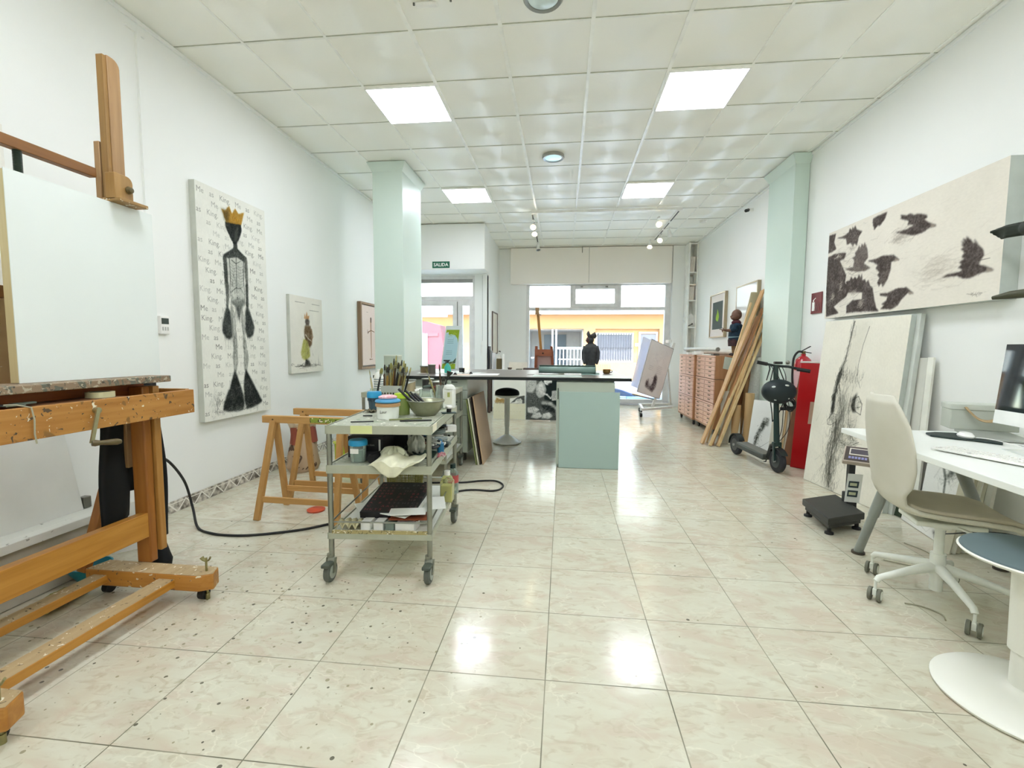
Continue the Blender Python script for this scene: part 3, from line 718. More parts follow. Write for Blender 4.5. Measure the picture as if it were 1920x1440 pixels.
for i in range(14): x = FX(1116)+.06+i*.105; m.bb((x, FY+.10, .66), (x+.035, FY+.12, 1.84))
m.bb((FX(1114), FY+.10, 1.2), (FX(1183), FY+.12, 1.23)); part('window_bars', m, mat('grey_bars', '2f2c30', .5), fac, world=True)
m = M()
for i in range(9): x = FX(1112)+i*.08; m.bb((x, FY-.01, .2), (x+.035, FY-.005, .52))
part('vent_slats', m, mat('orange_slat', '8a5a34', .8), fac, world=True)
m = M(); m.bb((FX(1184)+.02, FY-.012, 1.3), (FX(1192)-.02, FY-.006, 1.42)); part('door_plate', m, mat('pink_plate', 'd8a0a8', .6), fac, world=True)
m = M(); m.bb((FX(1036), FY-.93, 2.66), (FX(1052), FY-.905, 2.74)); part('street_plate', m, mat('dark_plate', '55524a', .6), fac, world=True)
# pink roadside container and vehicles
t = thing('pink_market_stall', 'pink slanted stall front with ribbed white door, seen through the entrance door', 'stall', (-4.0, 13.5, -.06))
m = M(); m.prism([(0, 0), (1.75, 0), (1.45, 1.9), (1.0, 2.02), (0, 2.12)], (-5.05, 13.4, -.06), (1, 0, 0), (0, 0, 1), -.6); part('panel', m, mat('pink_paint', '6c2c34', .6, var=.03), t, world=True)
m = M(); m.bb((-4.95, 13.36, 0), (-3.98, 13.40, 1.6))
for i in range(8): m.cyl((-4.9+i*.12, 13.36, 0), (-4.9+i*.12, 13.36, 1.6), .035, n=8)
part('ribbed_door', m, mat('ribbed_white', '9a9498', .5), t, world=True)
part('plate', M().bb((-4.0, 13.37, 1.52), (-3.66, 13.39, 1.62)), mat('maroon_plate', '6b2c34', .5), t, world=True)
part('scroll_top', M().bb((-5.0, 13.3, 2.08), (-3.4, 13.5, 2.2)), mat('grey_lace', '8c8488', .7), t, world=True)
t = thing('parked_car', 'low blue and white car corner seen through the bottom right of the shop window', 'car', (1.6, 11.2, -.06))
m = M(); m.prism([(0, 0), (.9, 0), (.9, .10), (.6, .16), (.2, .30), (0, .34)], (1.15, 11.0, -.06), (1, 0, 0), (0, 0, 1), -.9); part('bonnet', m, mat('navy_car_paint', '2f4468', .2, coat=.5), t, world=True, bevel=.03)
m = M(); m.bb((1.45, 10.7, -.055), (2.4, 10.98, .09)); part('bumper', m, mat('pale_blue_paint', '8fb0d0', .3), t, world=True, bevel=.02); part('plate', M().bb((1.3, 10.75, -.0), (1.44, 10.9, .10)), mat('bright_white_render', 'c9c6bb', .9), t, world=True)
# ================================================================ left side of the room
OAK = wood('warm_oiled_beech', 'ac7426', 'c48c3a', 'Y', .42)
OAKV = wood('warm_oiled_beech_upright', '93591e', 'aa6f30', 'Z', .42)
OAKX = wood('warm_oiled_beech_foot', 'a86e26', 'bd843a', 'X', .45, spots=[('cfc3a4', 26, .66), ('6a5238', 40, .68)])
SPL = wood('paint_splashed_beech', 'a26c2c', 'ba8642', 'Y', .5, spots=[('86602e', 9, .66), ('5a4630', 26, .66), ('e2dbc2', 48, .69), ('3c362c', 60, .70), ('c9c27e', 12, .72)])
SPL2 = wood('paint_crusted_ledge', '7f6a54', '9b866c', 'Y', .6, spots=[('67685a', 26, .56), ('b5aa94', 48, .60), ('4a463a', 60, .64)], sc=.4)
TOPG = wood('dusty_rail_top', 'a89068', 'b8a27c', 'Y', .6, spots=[('e6dfca', 40, .66), ('5b4a32', 50, .68)])
PALE = wood('faded_beech', '927048', 'a58258', 'Z', .5)
BRASS = mat('worn_brass', '9b9568', .35, .8)
RUB = mat('black_rubber', '1b1c1c', .6)
STEEL = mat('satin_steel', '94968b', .32, .85, scale=20)
# ---- the big studio easel, standing parallel to the left wall
ez = thing('studio_easel', 'large paint-splashed wooden studio easel standing along the left wall, cut by the photo edge', 'easel', (-1.95, 1.6, 0))
def foot(y):
    m = M(); z0, z1 = .058, .135
    P = [(-2.245, -.052), (-1.665, -.052), (-1.61, -.02), (-1.635, .046), (-2.22, .05)]
    m.prism([(a, b+y) for a, b in P], (0, 0, z0), (1, 0, 0), (0, 1, 0), z1-z0); return m
for y in (1.95, 1.135):
    f = part('foot_board', foot(y), OAKX, ez, world=True, bevel=.006)
    part('worn_top', M().prism([(a, b+y) for a, b in [(-2.243, -.050), (-1.667, -.050), (-1.612, -.02), (-1.637, .044), (-2.218, .048)]], (0, 0, .1352), (1, 0, 0), (0, 1, 0), .0008), TOPG, f, world=True)
    for x in (-1.68, -2.18):
        c = part('castor', M().cyl((x-.014, y, .026), (x+.014, y, .026), .026), RUB, f, world=True)
    part('levelling_screw', M().cyl((-1.66, y, .012), (-1.66, y, .20), .005).cyl((-1.66, y, 0), (-1.66, y, .03), .010).tube([(-1.68, y-.004, .203), (-1.674, y, .19), (-1.66, y, .183), (-1.646, y, .19), (-1.640, y+.004, .203)], [.009, .007, .005, .007, .009], flat=.45), BRASS, f, world=True, label='brass wing-headed levelling screw')
part('rail_top', M().bb((-1.859, 1.08, .112), (-1.781, 1.899, .1128)).bb((-2.199, 1.08, .112), (-2.131, 1.899, .1128)), TOPG, ez, world=True)
part('floor_rail', M().bb((-1.86, 1.08, .075), (-1.78, 1.90, .112)), OAK, ez, world=True, bevel=.003)
part('floor_rail', M().bb((-2.20, 1.08, .075), (-2.13, 1.90, .112)), OAK, ez, world=True, bevel=.003)
part('long_rail', M().bb((-2.04, 1.05, .265), (-1.995, 2.0, .385)), OAK, ez, world=True, bevel=.003)
# lower posts (far and near), a pair of boards with a groove between
for y in (2.04, 1.10):
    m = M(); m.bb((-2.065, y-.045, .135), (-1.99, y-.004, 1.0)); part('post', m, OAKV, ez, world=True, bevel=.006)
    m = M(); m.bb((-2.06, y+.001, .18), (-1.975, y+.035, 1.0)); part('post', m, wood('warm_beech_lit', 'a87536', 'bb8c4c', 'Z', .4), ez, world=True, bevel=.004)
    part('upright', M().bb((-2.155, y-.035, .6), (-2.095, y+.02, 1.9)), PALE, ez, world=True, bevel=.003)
    b = part('rear_strut', M().bar((-2.16, y+.03, .86), (-2.30, y-.10, .1), .045, .035, up=(0, 1, 0)), OAKV, ez, world=True, bevel=.002)
    part('bolt', M().cyl((-2.20, y-.03, .53), (-2.195, y-.06, .53), .009), BRASS, b, world=True)
# tray box with crank
m = M(); m.bb((-1.895, 1.05, .858), (-1.868, 2.165, .975)); part('tray_front', m, SPL, ez, world=True, bevel=.002)
part('tray_end', M().bb((-2.08, 2.145, .865), (-1.896, 2.166, .978)), SPL, ez, world=True)
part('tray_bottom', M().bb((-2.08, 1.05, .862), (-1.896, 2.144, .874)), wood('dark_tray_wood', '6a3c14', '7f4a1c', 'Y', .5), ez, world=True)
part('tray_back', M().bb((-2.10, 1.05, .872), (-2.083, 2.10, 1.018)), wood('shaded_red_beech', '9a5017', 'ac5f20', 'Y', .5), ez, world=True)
part('canvas_ledge', M().bb((-2.115, 1.05, 1.018), (-1.945, 2.115, 1.048)), SPL2, ez, world=True, bevel=.003)
cr = part('crank', M().cyl((-1.87, 1.66, .935), (-1.85, 1.66, .935), .012).bar((-1.852, 1.66, .943), (-1.83, 1.605, .812), .015, .006, up=(1, 0, 0)), mat('worn_nickel', 'aca783', .35, .85, scale=40), ez, world=True)
part('crank_handle', M().lathe([(0, 0), (.011, .002), (.013, .012), (.009, .03), (.012, .06), (.013, .082), (.008, .094), (0, .097)], (-1.832, 1.605, .812), axis=(.45, .9, -.08)), mat('dark_turned_wood', '5a4d2c', .35), cr, world=True)
# upper cross rail, central screw, mast with clamp and lip
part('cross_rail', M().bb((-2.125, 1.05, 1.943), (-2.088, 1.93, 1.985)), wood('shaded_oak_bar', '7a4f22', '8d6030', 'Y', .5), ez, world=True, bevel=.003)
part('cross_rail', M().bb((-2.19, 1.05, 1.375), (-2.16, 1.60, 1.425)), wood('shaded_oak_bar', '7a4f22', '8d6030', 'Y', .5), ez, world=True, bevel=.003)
m = M(); m.cyl((-2.106, 1.635, .9), (-2.106, 1.635, 1.943), .0125)
for i in range(28): m.torus((-2.106, 1.635, 1.80+i*.0055), .0125, .0022, n=14, k=5)
part('lift_screw', m, mat('dark_green_steel', '2c3a30', .4, .6), ez, world=True)
m = M(); m.bb((-2.135, 1.965, 1.80), (-2.108, 2.005, 2.12)); part('mast_slide', m, PALE, ez, world=True, bevel=.003)
m = M(); m.bb((-2.1, 1.968, 1.86), (-2.068, 1.985, 2.495)); part('mast_rib', m, wood('mid_beech', '8d6a38', '9f7a44', 'Z', .5), ez, world=True)
def mastpoly(y0, y1, z0, z1, r=.035):
    return [(y0, z0), (y1, z0), (y1, z1-r)] + [(y1-r+r*math.cos(a), z1-r+r*math.sin(a)) for a in (PI/8, PI/4, 3*PI/8)] + [(y1-r, z1), (y0, z1)]
part('mast', M().prism(mastpoly(1.986, 2.046, 1.86, 2.50), (-2.09, 0, 0), (0, 1, 0), (0, 0, 1), .026), PALE, ez, world=True, bevel=.002)
cb = part('clamp_block', M().prism(mastpoly(1.94, 2.03, 1.853, 1.972, .03), (-2.062, 0, 0), (0, 1, 0), (0, 0, 1), .05), wood('clamp_beech', '94713e', 'a8824b', 'Z', .5), ez, world=True, bevel=.003)
part('clamp_knob', M().lathe([(0, -.012), (.014, -.01), (.017, 0), (.012, .012), (0, .016)], (-2.006, 2.005, 1.91), axis=(1, 0, 0)), mat('dark_turned_wood', '5a4d2c', .35), cb, world=True)
part('canvas_lip', M().bb((-2.08, 1.94, 1.846), (-1.99, 2.085, 1.862)), wood('lip_splashed', '92703f', 'a4804a', 'Y', .5, spots=[('e6dfca', 50, .64)]), cb, world=True, bevel=.003)
# ---- canvas on the easel and what sits round it
CANV = mat('primed_canvas', 'e3e9e6', .75, var=.012, scale=3, bump=.03)
t = thing('blank_canvas', 'large blank white canvas held on the easel', 'canvas', (-2.08, 1.86, 1.048))
part('canvas_face', M().slab((-2.045, 1.54, 1.049), (0, .62, 0), (-.002, 0, .795), .003), CANV, t, world=True)
m = M(); m.bb((-2.085, 1.541, 1.05), (-2.0495, 1.561, 1.84)); m.bb((-2.085, 2.13, 1.05), (-2.055, 2.15, 1.84)); m.bb((-2.085, 1.561, 1.05), (-2.055, 2.13, 1.07)); m.bb((-2.085, 1.561, 1.82), (-2.055, 2.13, 1.84))
part('stretcher', m, wood('pale_stretcher', 'c9b98a', 'd8caa0', 'Z', .6), t, world=True)
t = solo('cardboard_sheet', M().slab((-2.215, 1.25, 1.0), (0, .44, 0), (0, 0, .395), .008), wood('kraft_board', 'a98a62', 'b6976e', 'Y', .8, spots=[('efe8d8', 16, .68), ('8a6a40', 22, .68)], sc=.3), 'brown paint-spotted cardboard sheet behind the easel at the photo edge', 'cardboard')
a = Art((-2.62, 1.2, 1.32), (0, .78, 0), (0, 0, .9), .03, 'eceae2')
for k in range(26): a.scratch(.55, .32, .2, .22, 2, .10, .006, ['1f241f', '3a3f3a', '7a7d76'], ang=-.6, spread=.5)
solo('drawing_board', a.m, PAINT, 'white board with black scribbled marks behind the easel, at the left photo edge', 'drawing')
# masking tape in the tray
t = thing('masking_tape', 'cream roll of masking tape lying in the easel tray', 'tape', (-1.985, 1.79, .972))
part('tape_roll', M().lathe([(.05, 0), (.05, .024), (.038, .024), (.038, 0), (.05, 0)], n=36), mat('cream_tape', 'd5d0a5', .6), t)
part('cardboard_core', M().lathe([(.0378, .001), (.0378, .023), (.034, .023), (.034, .001), (.0378, .001)], n=36), mat('grey_card', '8f8a78', .8), t)
solo('tray_box', M().bb((-2.06, 1.5, .875), (-1.92, 1.86, .971)), mat('brown_tin', '6b4526', .6), 'brown low box inside the easel tray under the masking tape', 'box')
solo('string', M().tube([(-1.93, 1.40, .985), (-1.90, 1.415, .985), (-1.862, 1.432, .975), (-1.858, 1.436, .93), (-1.86, 1.435, .88), (-1.858, 1.438, .845)], .0028, 6), mat('grey_string', 'a8a690', .9), 'thin grey string hanging over the easel tray front', 'string')
solo('palette_knife', M().bb((-1.99, 1.40, .9785), (-1.92, 1.46, .982)).bb((-1.985, 1.455, .977), (-1.965, 1.53, .984)), mat('dull_blade', '8b9a8d', .35, .7), 'grey palette knife lying across the easel tray', 'palette knife')
# black apron hanging behind the far post
def cloth(u, v):
    y = 1.89+.33*u; z = 1.01-.83*v
    if u < .45: z = 1.01-(.66+.02*math.sin(9*u))*v
    elif u < .62: z = 1.01-(.53)*v
    return (-2.118+.010*math.sin(18*u+3*v)+.01*math.sin(7*v+u*4), y-.02*v+(.03*v if u > .6 else 0), z)
solo('apron', M().grid(cloth, 30, 16), mat('black_cloth', '0f1110', .9, bump=.2), 'black cloth apron hanging behind the easel post', 'apron', mods=[('SOLIDIFY', dict(thickness=.006))])
# low bench with white top along the wall, and the white board standing on it
t = thing('low_bench', 'low grey bench with scuffed white top along the left wall behind the easel', 'bench', (-2.6, 1.0, 0))
WHT = wood('scuffed_white_top', 'dfe1da', 'e9eae4', 'Y', .5, spots=[('a9aaa2', 30, .70)])
part('top', M().bb((-2.765, -.4, .27), (-2.43, 2.30, .312)), WHT, t, world=True, bevel=.003)
part('front_panel', M().bb((-2.50, -.4, .005), (-2.47, 2.22, .27)), mat('grey_beige_panel', 'b9b4a6', .5), t, world=True)
part('end_panel', M().bb((-2.76, 2.20, .005), (-2.505, 2.22, .27)), mat('grey_beige_panel', 'b9b4a6', .5), t, world=True)
solo('laminate_sheet', M().slab((-2.56, .2, .313), (0, 1.98, 0), (-.14, 0, .66), .02), mat('white_laminate', 'e8e9e4', .45, var=.02), 'wide white sheet standing on the low bench against the wall, below the easel tray', 'sheet')
solo('hook_block', M().bb((-2.60, 2.185, .3135), (-2.56, 2.225, .375)), mat('grey_metal', '77776f', .4, .8), 'small grey block at the far end of the bench top', 'block', bevel=.004)
t = thing('paint_bowl', 'teal shallow bowl on the floor behind the easel', 'bowl', (-2.40, 2.06, 0))
part('bowl', M().lathe([(0, .0), (.055, .0), (.085, .05), (.09, .075), (.084, .075), (.07, .03), (0, .012)]), mat('teal_plastic', '1d8196', .35), t)
solo('floor_rag', M().grid(lambda u, v: (-2.40+.16*u-.02*v, 1.72+.22*v, .008+.016*math.sin(8*u)*math.sin(7*v)**2+.012*u), 14, 14), mat('olive_rag', '9a9a5c', .9), 'olive-green rag on the floor between bench and easel', 'rag', mods=[('SOLIDIFY', dict(thickness=.006))])
solo('white_plank', M().slab((-2.52, 2.30, .012), (.12, .14, 0), (-.03, .03, .27), .02), mat('white_laminate', 'e8e9e4', .45, var=.02), 'short white board leaning behind the easel post', 'board')
solo('black_bag', M().lathe([(0, 0), (.06, .0), (.075, .05), (.05, .12), (.02, .15), (0, .15)], (-2.16, 2.20, 0), wob=lambda t_, k: .12*math.sin(3*t_+k)), mat('black_cloth', '0f1110', .9), 'small black bundle on the floor behind the easel post', 'bundle')
# ---- black cable on the floor
def smooth_pts(P, n=8):
    out = []
    for i in range(len(P)-1):
        p0, p1, p2, p3 = (Vector(P[max(i-1, 0)]), Vector(P[i]), Vector(P[i+1]), Vector(P[min(i+2, len(P)-1)]))
        for k in range(n):
            t = k/n; out.append(.5*((2*p1)+(-p0+p2)*t+(2*p0-5*p1+4*p2-p3)*t*t+(-p0+3*p1-3*p2+p3)*t**3))
    out.append(Vector(P[-1])); return out
solo('black_cable', M().tube(smooth_pts([(-2.30, 2.34, .52), (-2.42, 2.56, .50), (-2.50, 2.78, .30), (-2.50, 2.84, .10), (-2.365, 2.72, .012), (-2.22, 2.65, .008), (-2.07, 2.631, .008), (-1.91, 2.66, .008), (-1.69, 2.765, .008), (-1.547, 2.89, .008), (-1.2, 3.25, .008), (-.83, 3.714, .008), (-.563, 3.75, .008), (-.50, 3.86, .008), (-.525, 3.97, .008), (-.60, 4.04, .008), (-.725, 4.02, .008), (-.88, 3.95, .008), (-1.2, 3.9, .008)]), .008, 8), RUB, 'black electric cable snaking over the floor from the left wall under the trolley', 'cable')
# ---- pictures on the left wall
def king_art(t):
    O, U, V = (-2.722, 3.25, .61), (0, .81, 0), (0, 0, 1.81); k = Ras(.81, 1.81, .0027, 'ebebe2', .025, 3)
    D, D2, G1, G2, G3 = '141816', '262b28', '545852', '858880', 'a9aba2'
    for i in range(24):
        z = 1.735-i*.0735; x = .012-(i*.031 % .05); kk = (i*2) % 3; ph = ['Me', 'as', 'King.']
        while x < .76:
            wd_ = {'Me': .085, 'as': .062, 'King.': .13}[ph[kk]]
            if x+wd_ < .81 and x > -.01: k.words(ph[kk], max(x, .004), z, .060, k.r.choice(['8f908a', '7c7d76', '85867e', 'a0a199', '6f706a']), k.r.uniform(.45, .95))
            x += wd_+.045; kk = (kk+1) % 3
    k.poly([[.25, .02], [.70, .02], [.66, .28], [.53, .42], [.55, .62], [.62, .7], [.57, .95], [.56, 1.3], [.50, 1.42], [.51, 1.7], [.28, 1.7], [.30, 1.45], [.25, 1.3], [.27, 1.0], [.21, .75], [.25, .62], [.32, .5], [.31, .36], [.18, .05]], 'ebebe2', .02, .6)
    for (cx, cy, rx, ry, n) in ((.4, 1.5, .16, .2, 60), (.4, 1.33, .2, .10, 60), (.28, .75, .09, .18, 70), (.55, .76, .09, .18, 70), (.3, .13, .2, .12, 120), (.56, .13, .2, .12, 110), (.10, .14, .07, .12, 60), (.42, .6, .14, .25, 30)):
        k.hatch(cx, cy, rx, ry, n, .06, .006, [G2, G3], ang=PI/2, spread=1.1, alpha=.35)
    head = [[.306,1.587],[.419,1.607],[.49,1.609],[.495,1.56],[.48,1.52],[.455,1.472],[.42,1.434],[.388,1.43],[.35,1.478],[.316,1.527],[.302,1.56]]
    torso = [[.30,1.30],[.36,1.33],[.46,1.345],[.515,1.336],[.52,1.233],[.50,1.111],[.50,1.0],[.49,.93],[.34,.93],[.332,1.0],[.332,1.089],[.312,1.201]]
    k.poly(torso, 'b9bcb3', .008, .8, .3)
    for p, c, sf, al in (([[.389,1.444],[.432,1.454],[.436,1.396],[.481,1.373],[.545,1.343],[.52,1.30],[.42,1.325],[.33,1.30],[.28,1.30],[.262,1.276],[.271,1.32],[.343,1.363],[.386,1.393]], D2, .004, .9),
        ([[.262,1.30],[.301,1.326],[.31,1.2],[.311,1.086],[.30,1.0],[.283,1.011],[.270,1.11]], D2, .005, .85), ([[.51,1.353],[.548,1.345],[.556,1.24],[.552,1.118],[.531,1.02],[.516,1.174]], G1, .005, .85),
        ([[.285,1.083],[.319,1.087],[.318,1.001],[.3,.899],[.277,.911]], G1, .005, .8), ([[.517,1.114],[.552,1.118],[.549,1.027],[.547,.92],[.516,.932]], D2, .005, .85),
        ([[.287,.922],[.324,.857],[.342,.742],[.338,.669],[.300,.64],[.262,.648],[.222,.701],[.228,.766],[.258,.853]], D2, .006, .95), ([[.526,.951],[.566,.875],[.617,.754],[.595,.685],[.55,.655],[.515,.666],[.495,.719],[.504,.871]], D2, .006, .95),
        ([[.336,.955],[.38,.92],[.42,.80],[.466,.913],[.504,.962],[.494,1.0],[.448,.975],[.384,.975]], D2, .01, .8),
        ([[.330,.945],[.372,.86],[.382,.714],[.392,.566],[.343,.559],[.330,.683],[.320,.828]], G2, .005, .75), ([[.458,.928],[.490,.839],[.487,.672],[.51,.566],[.462,.558],[.460,.687],[.447,.807]], G2, .005, .75),
        ([[.341,.566],[.389,.559],[.390,.477],[.368,.373],[.341,.382],[.328,.493]], G2, .005, .75), ([[.471,.566],[.515,.551],[.525,.473],[.490,.351],[.463,.383],[.462,.49]], G2, .005, .75),
        ([[.348,.395],[.375,.33],[.41,.25],[.440,.171],[.45,.09],[.43,.045],[.38,.038],[.33,.044],[.25,.05],[.198,.068],[.205,.11],[.245,.19],[.285,.245],[.30,.29],[.318,.32]], D, .006, .98), ([[.483,.39],[.52,.335],[.56,.28],[.611,.202],[.66,.13],[.69,.09],[.64,.068],[.56,.05],[.473,.044],[.452,.124],[.448,.24],[.458,.30]], D, .006, .98)): k.poly(p, c, sf, al, .22)
    k.poly(head, D, .005, .97, .15); k.poly([[.395,1.45],[.41,1.53],[.44,1.57],[.45,1.49],[.425,1.445]], G1, .008, .6); k.hatch(.45, 1.56, .02, .03, 10, .03, .006, [G2], ang=1.2, alpha=.4)
    k.poly([[.266,1.677],[.307,1.671],[.356,1.723],[.388,1.668],[.426,1.724],[.462,1.689],[.534,1.718],[.494,1.607],[.419,1.595],[.316,1.583]], 'a87c26', .003, .97, .15)
    k.poly([[.266,1.677],[.307,1.671],[.35,1.70],[.355,1.65],[.345,1.60],[.316,1.583]], '4d4020', .012, .8); k.hatch(.43, 1.645, .07, .03, 34, .03, .007, ['d9a93c', 'c9942f', '6a4f1c'], ang=1.3, alpha=.6)
    for i in range(8): z = 1.26-i*.024; k.line([(.345, z), (.375, z-.016), (.408, z-.002)], .006, G1, .004, .6); k.line([(.495, z), (.455, z-.016), (.425, z-.002)], .006, G1, .004, .6)
    for ln_ in ([(.415, 1.33), (.412, 1.18), (.405, 1.03), (.41, .97)], [(.335, 1.31), (.338, 1.15), (.33, 1.03), (.345, .93)], [(.505, 1.32), (.498, 1.15), (.505, 1.03), (.495, .93)], [(.345, 1.03), (.40, 1.07), (.46, 1.07), (.50, 1.02)], [(.36, 1.29), (.41, 1.27), (.47, 1.30)]): k.line(ln_, .011, D2, .006, .75)
    k.poly([[.35,1.04],[.49,1.04],[.50,.97],[.46,.93],[.38,.93],[.345,.97]], 'd4d6cd', .014, .6); k.hatch(.42, .96, .07, .05, 60, .05, .006, [G1, D2, G2], alpha=.45); k.line([(.412, .99), (.412, .98)], .012, D2)
    for x in (.357, .473): k.line([(x, .86), (x+.006, .72), (x+.012, .58)], .016, 'e0e2d9', .010, .8)
    for x, a_ in ((.36, .012), (.49, -.012)): k.line([(x, .55), (x+a_*.3, .46), (x-a_*.4, .39)], .016, 'd6d8cf', .006, .8)
    for x0, x1, z0, z1, n in ((.29, .52, .92, 1.32, 260), (.24, .33, .66, .85, 60), (.5, .6, .68, .88, 60), (.33, .39, .38, .9, 130), (.455, .51, .38, .9, 130), (.22, .44, .05, .3, 110), (.45, .66, .05, .3, 110), (.265, .315, .9, 1.3, 80), (.515, .55, .9, 1.3, 80)):
        k.hatch((x0+x1)/2, (z0+z1)/2, (x1-x0)/2, (z1-z0)/2, n, .05, .0045, [D, G1, D2, G2], ang=PI/2, spread=.5, alpha=.55)
    for i in range(26): x = k.r.choice((k.r.uniform(.24, .33), k.r.uniform(.51, .6), k.r.uniform(.37, .45))); y = k.r.uniform(.62, .72) if x < .34 or x > .5 else k.r.uniform(.8, .9); k.line([(x, y+.03), (x+k.r.uniform(-.004, .004), y-k.r.uniform(.03, .12))], .006, D2, .001, .6)
    k.hatch(.44, .06, .3, .02, 90, .06, .006, [D2, G1, G3], ang=0, spread=.5, alpha=.5); k.hatch(.14, .16, .04, .1, 40, .06, .006, [D2, G2], ang=PI/2, spread=.4, alpha=.5)
    k.face('painted_face', O, U, V, t)
t = thing('painting', 'tall canvas of a thin charcoal figure wearing a gold crown, on the left wall', 'painting', (-2.745, 3.655, .61))
part('canvas_box', M().slab((-2.722, 3.25, .61), (0, .81, 0), (0, 0, 1.81), .047), mat('grey_canvas_edge', 'c3c6bd', .8), t, world=True, smooth=0); king_art(t)
k = Ras(.63, .80, .003, 'e8e5da', .03, 5)
for y, x0, x1 in ((.735, .1, .28), (.735, .42, .58), (.665, .37, .56)): k.line([(x0, y), (x1, y)], .008, '55534c', .006, .7)
k.poly([(.27, .50), (.38, .50), (.41, .42), (.40, .30), (.35, .26), (.27, .34), (.25, .43)], '5f482c', .008); k.poly([(.29, .50), (.35, .50), (.365, .55), (.33, .585), (.29, .57), (.275, .54)], '3f372f', .006)
k.poly([(.26, .57), (.27, .63), (.29, .59), (.315, .65), (.33, .60), (.36, .61), (.355, .57)], 'b9824e', .004); k.poly([(.24, .36), (.31, .34), (.345, .26), (.36, .17), (.29, .13), (.20, .15), (.18, .21)], 'a9a854', .008); k.poly([(.27, .14), (.33, .13), (.37, .07), (.25, .065)], '232220', .008)
k.line([(.28, .40), (.33, .36), (.40, .33)], .02, 'd9d2c0', .012, .9); k.line([(.40, .46), (.42, .38), (.37, .30)], .02, '8a6a48', .012, .9)
k.hatch(.32, .3, .09, .25, 160, .05, .006, ['2f2b24', '8a7d62', '5c5444'], ang=PI/2, alpha=.5); k.hatch(.3, .07, .28, .016, 130, .08, .006, ['33312c', '6a665a'], ang=0, spread=.25, alpha=.6); k.hatch(.27, .24, .06, .08, 60, .05, .006, ['c6c46c', '7f8040'], ang=PI/2, alpha=.5)
for x, h in ((.46, .06), (.53, .14), (.56, .05)): k.line([(x, .07), (x, .07+h)], .010, '33312c', .001)
canvas_thing('painting', 'small canvas of a crowned figure in a yellow-green skirt on the left wall', 'painting', k, (-2.735, 4.43, .92), (0, .63, 0), (0, 0, .80), .033, mat('grey_canvas_edge', 'c3c6bd', .8))
t = thing('framed_picture', 'brown-framed picture of a thin figure with outstretched arms beside the left pillar', 'picture', (-2.75, 6.35, .90))
a = Art((-2.73, 6.10, .94), (0, .55, 0), (0, 0, .83), .01, 'f0dfd6')
a.line([(.30, .62), (.30, .35), (.30, .1)], .035, 'b08a6a', .02); a.line([(.2, .46), (.3, .49), (.42, .47)], .016, '8d7058', .01); a.poly([(.28, .6), (.32, .6), (.325, .66), (.30, .68), (.28, .66)], '6a5344')
a.line([(.24, .08), (.36, .08)], .02, '9a7a64'); a.line([(.16, .74), (.22, .74)], .006, '88776c'); a.line([(.2, .44), (.18, .5)], .02, '4c443e')
part('print', a.m, PAINT, t, world=True, smooth=0)
m = M(); m.bb((-2.769, 6.05, .89), (-2.715, 6.085, 1.81)); m.bb((-2.769, 6.66, .89), (-2.715, 6.695, 1.81)); m.bb((-2.769, 6.085, .89), (-2.715, 6.66, .92)); m.bb((-2.769, 6.085, 1.78), (-2.715, 6.66, 1.81))
part('frame', m, wood('brown_frame', '8a6f55', '9d8266', 'Z', .5), t, world=True, bevel=.003)
t = thing('thermostat', 'small white wall thermostat with dark display on the left wall', 'thermostat', (-2.77, 2.96, 1.275))
part('housing', M().bb((-2.77, 2.925, 1.275), (-2.745, 2.995, 1.40)), WP, t, world=True, bevel=.004)
part('display', M().bb((-2.7455, 2.931, 1.345), (-2.7435, 2.989, 1.385)), mat('dark_display', '3a453f', .2), t, world=True)
for k in range(3): part('button', M().bb((-2.7455, 2.935+.02*k, 1.30), (-2.7435, 2.945+.02*k, 1.325)), mat('grey_button', 'b4b6b0', .5), t, world=True)
for i, (y, z, l) in enumerate(((3.60, 2.61, .035), (4.12, 2.58, .03))):
    pass
# ---- trestles
BEECH = wood('raw_beech_trestle', 'b08348', 'bf9458', 'Z', .5)
BEECHX = wood('raw_beech_trestle_x', 'b3864a', 'c2965a', 'X', .5)
def trestle(y0, lab, dy=0, x0=-2.12, x1=-1.44):
    t = thing('trestle', lab, 'trestle', ((x0+x1)/2, y0, 0), math.radians(-2.5), 'wooden trestles by the left wall')
    L = (x1-x0)/2
    b = part('top_bar', M().bb((-L, -.02, .655), (L, .02, .705)), BEECHX, t, bevel=.003)
    for s in (-1, 1):
        for d in (-1, 1):
            x = s*(L-.085)
            part('leg', M().bar((x, d*.012, .67), (x+s*.0+(-.04 if s < 0 else .04)*1.0, d*.165, 0), .026, .042, up=(1, 0, 0)), BEECH, t, bevel=.002)
            part('screw', M().cyl((x, -.024, .68), (x, -.02, .68), .005), mat('dark_screw', '4a3a24', .5), b)
    for d in (-1, 1): part('stretcher', M().bb((-L+.075, d*.135-.009, .10+.02), (L-.075, d*.135+.009, .16)), BEECHX, t, bevel=.002)
    return t, b
t1, tb1 = trestle(3.06, 'pale wooden trestle nearest the camera, its bar splashed with green paint')
part('green_splash', M().bb((.03, -.0215, .665), (.30, -.0202, .7)), wood('green_paint_smear', '7d8f34', '93a33c', 'X', .5, spots=[('3b3a24', 30, .6), ('e6e2c8', 40, .64)]), tb1)
trestle(3.46, 'pale wooden trestle behind the nearer one, by the left wall', x0=-2.13, x1=-1.42)
t = thing('garbage_sack', 'brown and red paper plaster sack standing against the left wall behind the trestles', 'sack', (-2.50, 4.22, 0))
wb = lambda t_, k: .06*math.sin(3*t_+k)+.04*math.sin(7*t_+2*k)
